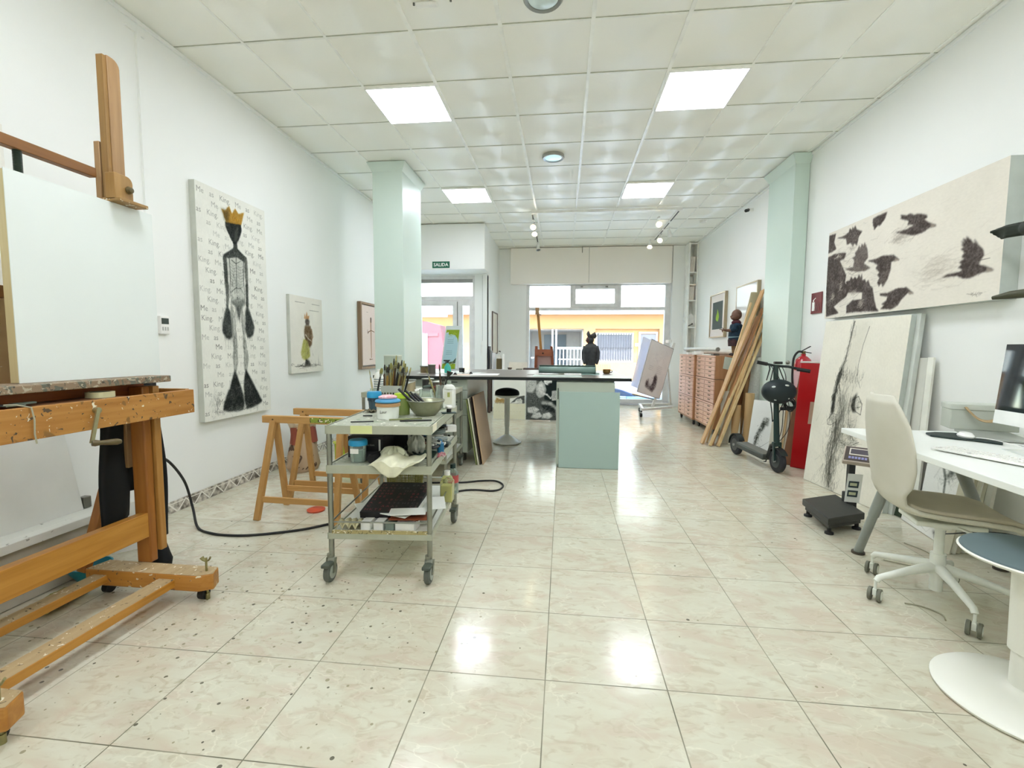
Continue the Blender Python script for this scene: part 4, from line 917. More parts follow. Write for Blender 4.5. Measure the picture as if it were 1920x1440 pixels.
part('sack_body', M().lathe([(0, .0), (.14, .0), (.165, .05), (.15, .15), (.125, .3), (.115, .42), (.10, .47)], wob=wb, sx=.8, sy=1.15), wood('kraft_sack', 'a98f74', 'c4ab90', 'Z', .8, spots=[('5d4636', 9, .60)], sc=.25), t)
part('red_print', M().lathe([(.134, .27), (.124, .36), (.118, .43)], wob=wb, sx=.82, sy=1.17), wood('dull_red_print', '8a4434', '9c5340', 'Z', .8, sc=.3), t, label='dark red printed band')
part('folded_top', M().lathe([(.115, .42), (.135, .47), (.09, .50), (.03, .475), (0, .47)], wob=lambda t_, k: .16*math.sin(5*t_+k), sx=.8, sy=1.15), mat('pale_kraft', 'c9b79e', .8), t)
t['label'] = 'brown and red paper plaster sack standing against the left wall behind the trestles'
t.name = 'plaster_sack'
solo('red_dish', M().lathe([(0, 0), (.06, 0), (.064, .012), (.05, .018), (0, .02)], (-1.78, 3.14, 0)), mat('red_plastic', 'c9502f', .4), 'small flat red dish on the floor under the nearer trestle', 'dish')
t = thing('lime_crate', 'lime green plastic crate on the floor behind the trestles', 'crate', (-2.05, 4.35, 0))
m = M(); m.bb((-.14, -.12, 0), (.14, .12, .02))
for s in (-1, 1): m.bb((s*.135-.008, -.12, .02), (s*.135+.008, .12, .27)); m.bb((-.127, s*.115-.006, .02), (.127, s*.115+.006, .27))
part('crate_body', m, mat('lime_plastic', 'a6bf2c', .4), t, bevel=.004); m = M(); m.bb((-.15, -.13, .26), (.15, -.115, .285)); part('rim', m, mat('lime_plastic_pale', 'c6d46a', .4), t)
solo('white_sack', M().lathe([(0, 0), (.13, 0), (.15, .06), (.11, .2), (.05, .27), (0, .28)], (-1.80, 4.75, 0), wob=lambda t_, k: .1*math.sin(4*t_+k)), mat('white_plastic_bag', 'e6e4de', .5), 'white plastic sack on the floor behind the farther trestle', 'sack')
# ================================================================ trolleys
BLKP = mat('black_plastic', '1d1e1f', .45)
GREYP = mat('grey_plastic', '8c8f8a', .5)
WHITEP = mat('white_plastic', 'f0f0ec', .4)
CLEAR = glass('clear_plastic', 'e9f1ec', .05, .88)
def castor(t, x, y, a=0, name='castor'):
    c = part(name, M().cyl((x-.006, y, .12), (x-.006, y, .135), .019), STEEL, t, world=True)
    m = M(); m.bar((x, y, .118), (x+.0, y-.012, .09), .05, .012, up=(0, 1, 0))
    for s in (-1, 1): m.bar((x+s*.021, y-.005, .118), (x+s*.021, y-.02, .045), .004, .026, up=(0, 1, 0))
    part('fork', m, STEEL, c, world=True)
    part('wheel', M().cyl((x-.014, y-.02, .052), (x+.014, y-.02, .052), .052, n=28), mat('grey_rubber', '5c6058', .6), c, world=True, bevel=.005)
    part('hub', M().cyl((x-.017, y-.02, .052), (x+.017, y-.02, .052), .034, n=24), mat('grey_wheel_hub', 'a5aaa0', .5), c, world=True)
    part('brake_pedal', M().bb((x-.022, y-.075, .088), (x+.022, y-.02, .105)), mat('dark_green_plastic', '4c544a', .5), c, world=True, bevel=.004)
    return c
def trolley(name, lab, ox, oy, rz, W, D, tops, stained=True, back=True):
    t = thing(name, lab, 'trolley', (ox, oy, 0), rz, 'steel studio trolleys'); inv = WM[t]; w = inv.inverted()
    ENM = mat('stained_enamel_sheet', 'a9ac99', .45, var=.05, scale=14)
    sp = wood('paint_spotted_sheet', 'a0a392', 'b0b3a1', 'X', .45, spots=[('555a4e', 34, .66), ('e9e9dc', 26, .64), ('8f9a80', 8, .62)], sc=.2)
    def lp(m): m.T = w; return m
    for i, z in enumerate(tops):
        m = lp(M()); m.bb((-.0, -.0, z-.012), (W, D, z))
        s = part('shelf_tray', m, sp if i != 2 else mat('white_board_liner', 'e3e6df', .5, var=.03), t, world=True)
        m = lp(M()); h = .04 if i < 2 else .03; e = .004
        m.bb((-.012, -.014, z-h), (W+.012, -.008, z+.002)); m.bb((-.012, D+.008, z-h), (W+.012, D+.014, z+.002)); m.bb((-.014, -.014, z-h), (-.008, D+.014, z+.002)); m.bb((W+.008, -.014, z-h), (W+.014, D+.014, z+.002))
        part('shelf_rim', m, ENM, s, world=True)
        if i == 2:
            m = lp(M()); m.bb((.01, -.016, z-.0), (W-.01, -.004, z+.016)); part('chipboard_edge', m, wood('chipboard_edge', '9a8d5e', 'b3a676', 'X', .8, spots=[('e9e6d2', 60, .62), ('5f5838', 70, .6)]), s, world=True)
    for x, y in ((0, 0), (W, 0), (0, D), (W, D)):
        m = lp(M()); m.cyl((x, y, .13), (x, y, tops[0]-.002), .0135, n=16); part('corner_post', m, STEEL, t, world=True)
        p = w @ Vector((x, y, 0)); castor(t, p.x, p.y)
    m = lp(M()); z = tops[2]+.055
    for p, q in (((0, 0), (W, 0)), ((0, D), (W, D))): m.cyl((*p, z), (*q, z), .0045, n=8)
    m.cyl((0, 0, z), (0, D, z+.02), .0045, n=8); m.cyl((W, 0, z), (W, D, z+.02), .0045, n=8)
    part('guard_wire', m, STEEL, t, world=True); return t
tr1 = trolley('studio_trolley', 'three-shelf steel trolley on castors loaded with paint tubs, nearest the camera', -1.168, 2.20, .079, .507, .83, [.80, .598, .248])
b_ = Matrix.Translation((-1.168, 2.20, 0)) @ Matrix.Rotation(.079, 4, 'Z')
mt_ = M(); mt_.T = b_; mt_.bb((.115, -.0165, .762), (.225, -.0148, .803)); part('masking_patch', mt_, mat('lime_tape', 'd3d99a', .6), tr1, world=True)
mt_ = M(); mt_.T = b_; mt_.bb((.5215, .02, .765), (.5235, .12, .803)); part('masking_patch', mt_, mat('cream_tape_patch', 'e9e4cf', .6), tr1, world=True)
tr2 = trolley('studio_trolley', 'second steel trolley behind the loaded one, seen by its left corner', -1.72, 3.85, .03, .72, .72, [.80, .56, .22])
def tub(name, lab, c, r0, r1, h, body, lid=None, lidh=.015, extra=0, cat='container', wall=None, group=None):
    t = thing(name, lab, cat, c, 0, group)
    m = M().lathe([(0, 0), (r0, 0), (r1, h), (r1-.003, h), (r0-.003, .004), (0, .004)]); part('tub_body', m, body, t)
    if lid:
        m = M().lathe([(r1+.001, h-.008), (r1+.006, h-.006), (r1+.006, h+lidh*.6), (r1+.001, h+lidh), (0, h+lidh)]); part('lid', m, lid, t)
    return t
t = tub('paint_tub', 'dark blue-grey tub with bright blue lid, left on the trolley top', (-1.158, 2.75, .801), .032, .039, .09, mat('murky_blue_liquid', '3d5560', .25), mat('bright_blue_lid', '2397c9', .4), .03)
part('rim_band', M().lathe([(.0405, .065), (.042, .068), (.042, .088), (.0405, .09)]), mat('navy_plastic', '203a4c', .3), t)
t = tub('paint_tub', 'white tub with blue lid and pink pad at the front of the trolley top', (-.965, 2.475, .801), .058, .062, .075, mat('white_tub', 'e4e8e2', .45), mat('tan_lid', 'b78f62', .5), .012)
part('blue_lid', M().lathe([(.02, .088), (.066, .09), (.07, .096), (.066, .104), (.04, .112), (0, .112)]), mat('sky_blue_lid', '4d9ccc', .4), t)
part('pink_pad', M().lathe([(0, .112), (.048, .113), (.05, .122), (.03, .129), (0, .13)], wob=lambda a, k: .04*math.sin(9*a)), mat('pink_mottled_pad', 'd88a96', .8, hex2='f2d6da', scale=60), t)
m = M()
for k, (x, s) in enumerate(((-.030, 'Laur'),)): text(m, s, (-.022, -.0625, .035), (1, 0, 0), (0, 0, 1), .022, lift=.0)
part('handwriting', m, mat('ink_black', '1c1c1c', .6), t)
t = tub('paint_jar', 'lime-lidded jar with green contents on the trolley, between tub and bowl', (-.935, 2.63, .801), .040, .044, .105, glass('lime_tinted_plastic', 'dfe9a8', .1, .75), mat('lime_lid', 'b6d42c', .4), .02)
part('green_contents', M().lathe([(0, .004), (.037, .005), (.038, .035), (0, .035)]), mat('green_liquid', 'a3c424', .3), t)
# brush holder with its brushes
t = thing('brush_holder', 'pierced grey cutlery holder of paintbrushes at the back of the trolley top', 'holder', (-1.13, 3.0, .801))
m = M(); W_, H_ = .066, .14
for (x0, x1, y0, y1) in ((-W_, W_, -.052, -.048), (-W_, W_, .048, .052), (-W_, -W_+.004, -.048, .048), (W_-.004, W_, -.048, .048)):
    m.bb((x0, y0, .095), (x1, y1, H_)); m.bb((x0, y0, 0), (x1, y1, .012))
    if x1-x0 > .02:
        for i in range(8): x = x0+(x1-x0)*i/7; m.bb((x-.004, y0, .012), (x+.004, y1, .095))
    else:
        for i in range(6): y = y0+(y1-y0)*i/5; m.bb((x0, y-.004, .012), (x1, y+.004, .095))
for z in (.032, .053, .074): m.bb((-W_, -.052, z), (W_, -.048, z+.007)); m.bb((-W_, .048, z), (W_, .052, z+.007)); m.bb((-W_, -.048, z), (-W_+.004, .048, z+.007)); m.bb((W_-.004, -.048, z), (W_, .048, z+.007))
m.bb((-W_, -.052, 0), (W_, .052, .004)); part('basket', m, mat('pale_grey_plastic', 'b9bdb2', .5), t)
HND = [mat('brush_handle_olive', '8a8250', .4), mat('brush_handle_cream', 'bfb48c', .4), mat('brush_handle_black', '22211e', .3), mat('brush_handle_ochre', 'a8843a', .4), mat('brush_handle_brown', '4c3522', .35)]
BRI = [mat('bristle_cream', 'a8a06a', .9), mat('bristle_olive', '7e7c46', .9), mat('bristle_dark', '3a3830', .9)]
HN = ['olive', 'cream', 'black', 'ochre', 'brown']; BN = ['cream', 'olive', 'dark']
r3 = random.Random(11)
def brush(p, q, hi, bi, lab, bw=.008, group='paintbrushes in the pierced holder'):
    p, q = Vector(p), Vector(q); d = (q-p)
    t = thing('paintbrush', lab, 'paintbrush', p, 0, group)
    part('handle', M().tube([p, p+d*.2, p+d*.6, p+d*.78], [.0035, .006, .007, .005], 8), HND[hi], t, world=True)
    part('ferrule', M().tube([p+d*.77, p+d*.86], [.0045, bw*.8], 8), STEEL, t, world=True)
    part('bristles', M().tube([p+d*.855, p+d*.93, q], [bw*.85, bw, bw*.5], 8, flat=.5), BRI[bi], t, world=True)
tops_px = []
for i in range(26):
    u = (i+.5)/26; x0 = -1.185+.11*u+r3.uniform(-.004, .004); y0 = 2.965+.07*((i*7) % 5)/4
    x1 = -1.20+.165*u+.02+r3.uniform(-.014, .014); z1 = 1.045+.06*math.sin(PI*u)+r3.uniform(-.025, .035); y1 = y0+r3.uniform(-.02, .03)
    hi, bi = r3.randrange(5), r3.randrange(3)
    pos = 'left side' if u < .33 else ('middle' if u < .66 else 'right side')
    brush((x0, y0, .808), (x1, y1, z1), hi, bi, '%s-handled paintbrush with %s bristles, %s of the pierced holder' % (HN[hi], BN[bi], pos), bw=r3.uniform(.006, .011))
# cups, jars, bottles behind
def jar(lab, c, r, h, name='glass_jar', liq=None):
    t = thing(name, lab, 'jar', c)
    part('glass_wall', M().lathe([(0, 0), (r, 0), (r*1.02, h*.2), (r*.95, h*.3), (r*1.02, h*.4), (r*.95, h*.5), (r*1.0, h*.62), (r*.8, h*.8), (r*.82, h), (r*.78, h), (r*.76, h*.8), (r*.92, h*.6), (r*.9, .006), (0, .006)]), glass('jar_glass', 'eef4ef', .02, .86), t)
    if liq: part('liquid', M().lathe([(0, .007), (r*.88, .007), (r*.88, h*.35), (0, h*.35)]), liq, t)
    return t
jar('ribbed clear glass jar behind the steel bowl', (-.875, 2.90, .801), .052, .125)
jar('taller clear jar holding brushes, right of the ribbed jar', (-.79, 2.955, .801), .04, .15, liq=mat('cloudy_water', 'b9bba8', .2))
brush((-.80, 2.95, .81), (-.885, 2.93, 1.06), 0, 1, 'thin olive brush leaning left out of the clear jar', .003, None)
brush((-.785, 2.955, .81), (-.80, 2.95, 1.085), 4, 2, 'upright dark brush in the clear jar', .006, None)
brush((-.78, 2.96, .81), (-.775, 2.96, 1.0), 4, 2, 'short dark round brush in the clear jar', .016, None)
jar('clear cup with a thin stick behind the blue-lidded tub', (-1.235, 2.94, .801), .036, .12, 'plastic_cup', mat('cloudy_water', 'b9bba8', .2))
jar('clear narrow jar holding a dark green palette brush', (-1.205, 2.86, .801), .03, .11, liq=mat('greenish_water', '8fa396', .2))
brush((-1.235, 2.94, .81), (-1.265, 2.93, 1.045), 1, 0, 'thin pale stick leaning in the clear cup', .003, None)
brush((-1.205, 2.86, .81), (-1.155, 2.87, 1.06), 2, 1, 'dark green flat brush leaning right in the narrow jar', .012, None)
t = thing('paint_thinner_bottle', 'white square bottle with a small green label at the back right of the trolley', 'bottle', (-.735, 2.95, .801))
part('bottle_body', M().box((0, 0, .065), (.075, .06, .13)).lathe([(.04, .128), (.034, .145), (.012, .158), (0, .158)], n=16), mat('milky_plastic', 'e6e8e2', .35), t, bevel=.006)
part('cap', M().cyl((0, 0, .156), (0, 0, .178), .014), mat('grey_green_cap', '9aa596', .5), t)
part('label', M().bb((-.025, -.031, .03), (.025, -.0302, .11)), mat('pale_label', 'dcdccb', .6), t); part('label_mark', M().bb((-.005, -.0316, .075), (.012, -.031, .105)), mat('olive_mark', 'a3a860', .6), t)
t = thing('brush_cup', 'black cup with a white sleeve holding a fan brush, beside the white bottle', 'cup', (-.80, 3.02, .801))
part('cup_body', M().lathe([(0, 0), (.026, 0), (.028, .085), (.024, .085), (.022, .004), (0, .004)]), mat('white_sleeve', 'dfe2dc', .5), t); part('black_rim', M().lathe([(.03, .08), (.032, .1), (.026, .14), (.02, .14), (.022, .085)]), BLKP, t)
t = thing('fan_brush', 'black-handled flared brush standing in the black cup', 'paintbrush', (-.80, 3.02, .81))
part('handle', M().tube([(-.80, 3.02, .81), (-.785, 3.02, .93), (-.76, 3.02, 1.0)], [.004, .005, .006]), BLKP, t, world=True); part('bristles', M().tube([(-.76, 3.02, 1.0), (-.752, 3.02, 1.02), (-.746, 3.02, 1.035)], [.007, .018, .026], 12, flat=.4), mat('bristle_dark', '3a3830', .9), t, world=True)
# steel bowl with knives
bowl = thing('mixing_bowl', 'dented steel mixing bowl on the right of the trolley top', 'bowl', (-.795, 2.63, .801))
rb = lambda a, k: .035*abs(math.sin(6*a)) if k in (2, 3) else .0
part('bowl_shell', M().lathe([(0, 0), (.058, 0), (.085, .035), (.1, .075), (.108, .082), (.112, .086), (.108, .088), (.098, .08), (.082, .038), (.055, .005), (0, .004)], wob=rb, n=48), mat('dull_tin', '9d9f86', .38, .7, scale=30), bowl)
part('rim_bead', M().torus((0, 0, .087), .110, .003, n=40), STEEL, bowl)
for i in range(4):
    p = Vector((-.83+.018*i, 2.60+.012*i, .845)); q = p+Vector((-.10-.012*(i == 0), -.02+.02*i, .11-.012*i))
    t = thing('palette_knife', 'black-handled palette knife %s in the steel bowl, handle up to the left' % ['nearest', 'second', 'third', 'rearmost'][i], 'palette knife', p)
    part('knife_handle', M().tube([p.lerp(q, .3), p.lerp(q, .6), q], [.0055, .008, .007], 10), BLKP, t, world=True); part('blade', M().bar(p, p.lerp(q, .32), .012, .0015), STEEL, t, world=True)
for nm, lab, p, q, w_, mt in (('pencil', 'black pencil lying flat at the front left of the trolley top', (-1.10, 2.30), (-.99, 2.335), .006, BLKP), ('scraper', 'long thin olive scraper lying beside the white tub', (-.93, 2.40), (-.77, 2.47), .014, mat('olive_blade', '848a5a', .5)), ('spatula', 'black spatula lying in front of the steel bowl', (-.86, 2.37), (-.70, 2.42), .016, BLKP), ('marker', 'black marker lying behind the pencil', (-1.13, 2.52), (-1.08, 2.53), .012, BLKP), ('tube_cap', 'small black cap on the trolley sheet', (-1.02, 2.50), (-1.00, 2.505), .016, BLKP), ('ink_pad', 'flat black tray at the right edge of the trolley top', (-.72, 2.70), (-.64, 2.73), .05, mat('dark_teal_tray', '26423d', .5))):
    solo(nm, M().bar((*p, .801+.003), (*q, .801+.003), w_, .006), mt, lab, nm.replace('_', ' '), bevel=.001)
tub('film_canister', 'black and white film canister on the flat tray at the right edge', (-.68, 2.72, .8075), .014, .014, .03, BLKP, WHITEP, .008)
solo('drip_rag', M().grid(lambda u, v: (-1.19+.07*u, 2.66+.10*v, .804+.012*math.sin(9*u+5*v)**2), 10, 10), mat('olive_rag2', '6f6a52', .9), 'crumpled grey-brown rag at the left edge of the trolley top', 'rag', mods=[('SOLIDIFY', dict(thickness=.003))])
# middle shelf
Zm = .599
t = tub('storage_pot', 'clear pot with bright blue lid and white sticker on the middle shelf, left', (-1.055, 2.285, Zm), .038, .042, .095, CLEAR, mat('bright_blue_lid', '2397c9', .4), .022)
part('sticker', M().bb((-.024, -.0425, .05), (.02, -.0405, .075)), WHITEP, t); part('grey_contents', M().lathe([(0, .005), (.034, .005), (.038, .07), (0, .07)]), mat('pale_grey_powder', 'a9b8b6', .8), t)
def carton(lab, c, d, rz, mt, name='printed_carton'):
    t = thing(name, lab, 'box', c, rz, None); part('carton', M().bb((-d[0]/2, -d[1]/2, 0), (d[0]/2, d[1]/2, d[2])), mt, t, bevel=.002); return t
DK = mat('black_carton', '1e1f24', .5)
t = carton('black carton with grey label on the middle shelf behind the blue-lidded pot', (-1.06, 2.47, Zm), (.19, .20, .115), .05, DK)
m = M(); text(m, 'amsterdam', (-.02, -.1005, .065), (1, 0, 0), (0, 0, 1), .016, lift=.0005); part('lettering', m, mat('grey_ink', 'a9acaa', .6), t)
part('top_label', M().bb((-.09, -.095, .1052), (.09, .095, .1062)), mat('grey_label_sheet', 'cfccc5', .5), t); part('white_stripe', M().bb((.075, -.1012, .0), (.085, -.1002, .10)), WHITEP, t)
t = carton('second black carton with white end panel, right of the first on the middle shelf', (-.975, 2.69, Zm), (.20, .22, .115), .05, DK)
part('top_label', M().bb((-.095, -.105, .1152), (.095, .105, .1162)), mat('grey_label_sheet', 'cfccc5', .5), t); part('white_stripe', M().bb((.08, -.1112, .01), (.095, -.1102, .10)), WHITEP, t)
carton('flat dark grey carton under the middle shelf clutter', (-.98, 2.36, Zm), (.13, .10, .035), .1, mat('charcoal_carton', '35343a', .5))
carton('dark flat carton at the back of the middle shelf', (-1.0, 2.92, Zm), (.22, .14, .15), .05, DK)
t = thing('paint_roller', 'black roller lying on the middle shelf in front of the cartons', 'roller', (-.945, 2.255, Zm)); part('roller_sleeve', M().cyl((-.965, 2.235, Zm+.026), (-.935, 2.42, Zm+.026), .024, n=20), mat('black_foam', '151515', .9), t, world=True, bevel=.004); part('handle', M().cyl((-.935, 2.42, Zm+.026), (-.92, 2.50, Zm+.03), .012), BLKP, t, world=True)
CR = mat('crumpled_plastic', 'dad9be', .35, var=.08, scale=30)
rr = random.Random(21)
def bagfn(cx, cy, z0, rx, ry, h, seed, drop=0):
    q = random.Random(seed); ph = [q.uniform(0, 6.28) for _ in range(8)]
    def f(u, v):
        a = 2*PI*u; k = v
        rr_ = math.sin(PI*min(1, .08+.92*k)); bump_ = 1+.14*math.sin(5*a+ph[0]+4*k)+.09*math.sin(11*a+ph[1]-7*k)
        return (cx+rx*math.cos(a)*rr_*bump_, cy+ry*math.sin(a)*rr_*bump_, z0+h*(1-math.cos(PI*k))/2+.008*math.sin(9*a+ph[2]))
    return f
solo('plastic_bag', M().grid(bagfn(-.875, 2.32, Zm+.012, .07, .05, .06, 1), 40, 14), mat('translucent_bag', 'c9cbb0', .3, var=.06, scale=30), 'rounded clear plastic bag on the middle shelf', 'bag')
def flap(u, v):
    x = -.94+.24*u; y = 2.255+.0*v+.06*(1-u)*0; top = Zm+.045+.012*math.sin(7*u)
    s = max(0, 1-abs(u-.42)/.46); return (x+.02*math.sin(5*v), 2.30-.115*min(1, v*1.6), top-.03*v-(.085*s*max(0, v-.45)*1.6)+.005*math.sin(19*u+6*v))
solo('plastic_bag', M().grid(flap, 30, 16), CR, 'cream plastic bag hanging over the middle shelf front edge', 'bag', mods=[('SOLIDIFY', dict(thickness=.002))])
solo('plastic_bag', M().grid(bagfn(-.80, 2.47, Zm+.01, .045, .05, .10, 4), 36, 12), mat('glossy_clear_wrap', 'b9bbb0', .15, var=.15, scale=40), 'twisted clear wrapper standing behind the cream bag', 'bag')
t = tub('paint_tray', 'dark green oval tray on the middle shelf, right', (-.74, 2.42, Zm), .05, .07, .03, mat('dark_green_plastic2', '14302b', .4))
t.scale = (1, .7, 1)
TC = ['c9ccc6', 'e3e3dc', '2b2d2e', '7f8a86', '2f6f94', 'a83a3a', '48584c', 'b7b097', '1b1c1e', 'dfe6e4', '8a8f6a', '5a6a74']
TCN = ['light grey', 'white', 'black', 'grey-green', 'blue', 'red', 'dark green', 'beige', 'glossy black', 'silvery', 'olive', 'slate']
for i in range(34):
    x = -.78+rr.uniform(-.12, .115); y = 2.46+rr.uniform(0, .5); a = rr.uniform(-1, 1.2); l = rr.uniform(.05, .11); k = rr.randrange(len(TC)); z = Zm+.012+.022*(i % 4)
    p = Vector((x, y, z)); d = Vector((math.cos(a), math.sin(a), rr.uniform(-.05, .25)))*l
    if (p+d).x > -.655: d.x = -abs(d.x)
    t = thing('paint_tube', '%s paint tube in the heap at the right of the middle shelf' % TCN[k], 'paint tube', p, 0, 'paint tubes heaped on the middle shelf')
    part('tube_body', M().tube([p, p+d*.1, p+d*.75, p+d*.9], [.011, .0125, .011, .005], 10, flat=.6), mat('tube_%d' % k, TC[k], .35, .3 if k in (0, 9) else 0), t, world=True); part('cap', M().cyl(p+d*.88, p+d*1.02, .006, n=10), WHITEP if k % 2 else BLKP, t, world=True)
solo('white_box', M().box((-.70, 2.86, Zm+.085), (.06, .05, .04), rot=.4), WHITEP, 'small white box on top of the tube heap, back right of the middle shelf', 'box', bevel=.003)
solo('blue_bottle', M().lathe([(0, 0), (.02, 0), (.02, .05), (.01, .06), (.01, .07), (0, .07)], (-.69, 2.56, Zm)), mat('teal_blue_plastic', '1f6f9c', .3), 'small blue bottle at the right edge of the middle shelf', 'bottle')
solo('red_ribbon', M().grid(lambda u, v: (-.668+.03*u+.01*math.sin(9*u), 2.40+.05*v, Zm+.006+.02*math.sin(6*u+4*v)**2), 8, 6), mat('pink_red_wrap', 'c2455a', .5, hex2='e9c6cc', scale=40), 'red and white scrap on the right rim of the middle shelf', 'wrapper', mods=[('SOLIDIFY', dict(thickness=.002))])
# lower shelf
Zl = .249
t = thing('letter_box', 'black box lid printed with dark red letters on the lower shelf', 'box', (-.92, 2.50, Zl+.055), .07)
m = M(); m.slab((-.155, -.19, .02), (.30, 0, 0), (.0, .40, .045), .035); part('lid', m, mat('matt_black_card', '15161a', .5), t, bevel=.003)
m = M(); r5 = random.Random(9); N_ = Vector((0, -.0009, .008)).normalized()
for i in range(11):
    for j in range(9):
        if r5.random() < .25: continue
        text(m, r5.choice('ABCEGHKMRSTZ358'), Vector((-.14+.026*i, -.17+.04*j, .0202+.045*(.02+.04*j)/.40+.0005)), (1, 0, 0), (0, .4, .045), .03, lift=.0008)
part('printed_letters', m, mat('dark_red_print', 'a83a4a', .5, hex2='5a5c64', scale=7), t)
part('corner_label', M().bb((.145, -.16, .0), (.1475, .1, .03)), mat('pale_card', 'cfd3cf', .6), t)
GR = mat('pierced_brass_tin', '8f8a4a', .35, .6, scale=25)
t = thing('pierced_basket', 'pierced brassy metal basket at the back of the lower shelf', 'basket', (-1.02, 2.90, Zl))
def pb_(u, v): a = 2*PI*u; rx, ry = .12-.015*(1-v), .075; return (rx*math.copysign(abs(math.cos(a))**.6, math.cos(a)), ry*math.copysign(abs(math.sin(a))**.6, math.sin(a)), .02+.15*v)
part('lattice', M().grid(pb_, 56, 14), GR, t, mods=[('WIREFRAME', dict(thickness=.0045, use_replace=True))])
m = M().torus((0, 0, .02), .1, .004); part('base_ring', M().bb((-.1, -.06, .0), (.1, .06, .01)), mat('dark_tin', '4a4a34', .5, .5), t)
t = thing('hand_tool', 'green-handled tool lying in front of the pierced basket', 'tool', (-1.0, 2.78, Zl)); part('grip', M().tube([(-1.09, 2.79, Zl+.06), (-1.03, 2.785, Zl+.062), (-.95, 2.78, Zl+.06), (-.90, 2.775, Zl+.06)], [.016, .019, .016, .012], 12), mat('bottle_green_grip', '0f5a4a', .4), t, world=True); part('steel_end', M().bar((-.90, 2.775, Zl+.06), (-.84, 2.77, Zl+.055), .03, .01).cyl((-.85, 2.755, Zl+.055), (-.85, 2.785, Zl+.055), .016), STEEL, t, world=True)
t = thing('solvent_bottle', 'clear square bottle of yellowish liquid with white cap at the right of the lower shelf', 'bottle', (-.70, 2.75, Zl))
part('bottle_wall', M().box((0, 0, .065), (.075, .07, .13)).lathe([(.04, .13), (.03, .155), (.017, .165), (0, .165)], n=16), glass('pale_yellow_plastic', 'f6f7e0', .08, .93), t, bevel=.006); part('oil', M().box((0, 0, .052), (.066, .06, .098)), mat('yellow_oil', 'e6e3b0', .2), t); part('cap', M().cyl((0, 0, .163), (0, 0, .19), .018), WHITEP, t)
t = thing('solvent_bottle', 'second clear bottle with red label and dark cap behind the yellowish one', 'bottle', (-.705, 2.92, Zl))
part('bottle_wall', M().lathe([(0, 0), (.036, 0), (.036, .13), (.015, .165), (0, .165)]), CLEAR, t); part('label', M().lathe([(.0365, .07), (.0365, .12)]), mat('red_label', 'b54a4a', .5), t); part('cap', M().cyl((0, 0, .163), (0, 0, .19), .018), mat('dark_green_plastic2', '14302b', .4), t)
PAP = mat('white_paper', 'eceee9', .7, var=.02)
for i, (x, y, z, dx, dy, a, lab, mt) in enumerate(((-.80, 2.31, .085, .19, .10, .2, 'white folded sheet on top of the papers, lower shelf front right', PAP), (-.86, 2.32, .07, .16, .09, -.3, 'white sheet sticking out under the black lid', PAP), (-.79, 2.32, .058, .2, .12, .12, 'rust-brown folder under the white sheets on the lower shelf', mat('rust_card', '8a4626', .7)), (-.82, 2.345, .045, .17, .1, -.1, 'second rust-brown card below the folder', mat('rust_card', '8a4626', .7)), (-.68, 2.42, .10, .1, .2, .3, 'white sheet hanging towards the right side of the lower shelf', PAP), (-1.06, 2.46, .045, .16, .2, .6, 'white paper lying left of the black lid', PAP))):
    solo('paper_sheet' if mt is PAP else 'folder', M().box((x, y, Zl+z), (dx, dy, .003), rot=a), mt, lab, 'paper')
for i, (x, w_, lab) in enumerate(((-1.005, .05, 'leftmost white block under the black lid'), (-.935, .05, 'middle white block under the black lid'), (-.875, .045, 'grey-green block under the black lid'), (-.795, .10, 'widest white block at the front right of the lower shelf'))):
    solo('card_box', M().bb((x-w_/2, 2.24, Zl), (x+w_/2, 2.34, Zl+.045)), mat('grey_green_card', '7c8a80', .6) if i == 2 else WHITEP, lab, 'box', bevel=.002)
solo('cloth', M().grid(lambda u, v: (-1.15+.12*u, 2.215+.12*v, Zl+.012+.026*math.sin(11*u+3*v)**2+.012*math.sin(5*v)), 22, 14), mat('cream_cloth', 'c9c3a0', .9), 'crumpled cream cloth at the front left of the lower shelf', 'cloth', mods=[('SOLIDIFY', dict(thickness=.004))])
# on the second trolley
t = thing('thinner_bottle', 'milky bottle with striped label on the second trolley', 'bottle', (-1.60, 3.90, .801))
part('bottle_body', M().lathe([(0, 0), (.04, 0), (.042, .02), (.042, .13), (.03, .165), (.013, .18), (.013, .2), (0, .2)]), mat('milky_plastic', 'e6e8e2', .35), t)
m = M(); [m.lathe([(.0425, z), (.0425, z+.008)]) for z in (.03, .05, .07, .09, .11)]; part('label_stripes', m, mat('slate_stripe', '7f9294', .5), t)
t = thing('frosted_box', 'tall frosted translucent box at the back of the second trolley', 'box', (-1.62, 4.3, .801)); part('box_body', M().bb((-.07, -.05, 0), (.07, .05, .31)), glass('frosted_green', 'd5e0d4', .3, .55), t, smooth=0); part('lid', M().bb((-.072, -.052, .31), (.072, .052, .32)), mat('frosted_lid', 'cfd8cc', .5), t)
for i, (x, y, r, h, hx, lab) in enumerate(((-1.45, 3.92, .035, .09, '7c8c78', 'grey-green can on the second trolley'), (-1.36, 4.05, .04, .10, 'b7a98a', 'beige tin on the second trolley'), (-1.22, 4.1, .05, .11, '3a3a38', 'dark paint can on the second trolley'), (-1.10, 4.0, .045, .09, '5c5048', 'brown can on the second trolley, right'))):
    tub('paint_can', lab, (x, y, .801), r, r, h, mat('can_%d' % i, hx, .4, .3), STEEL, .004)
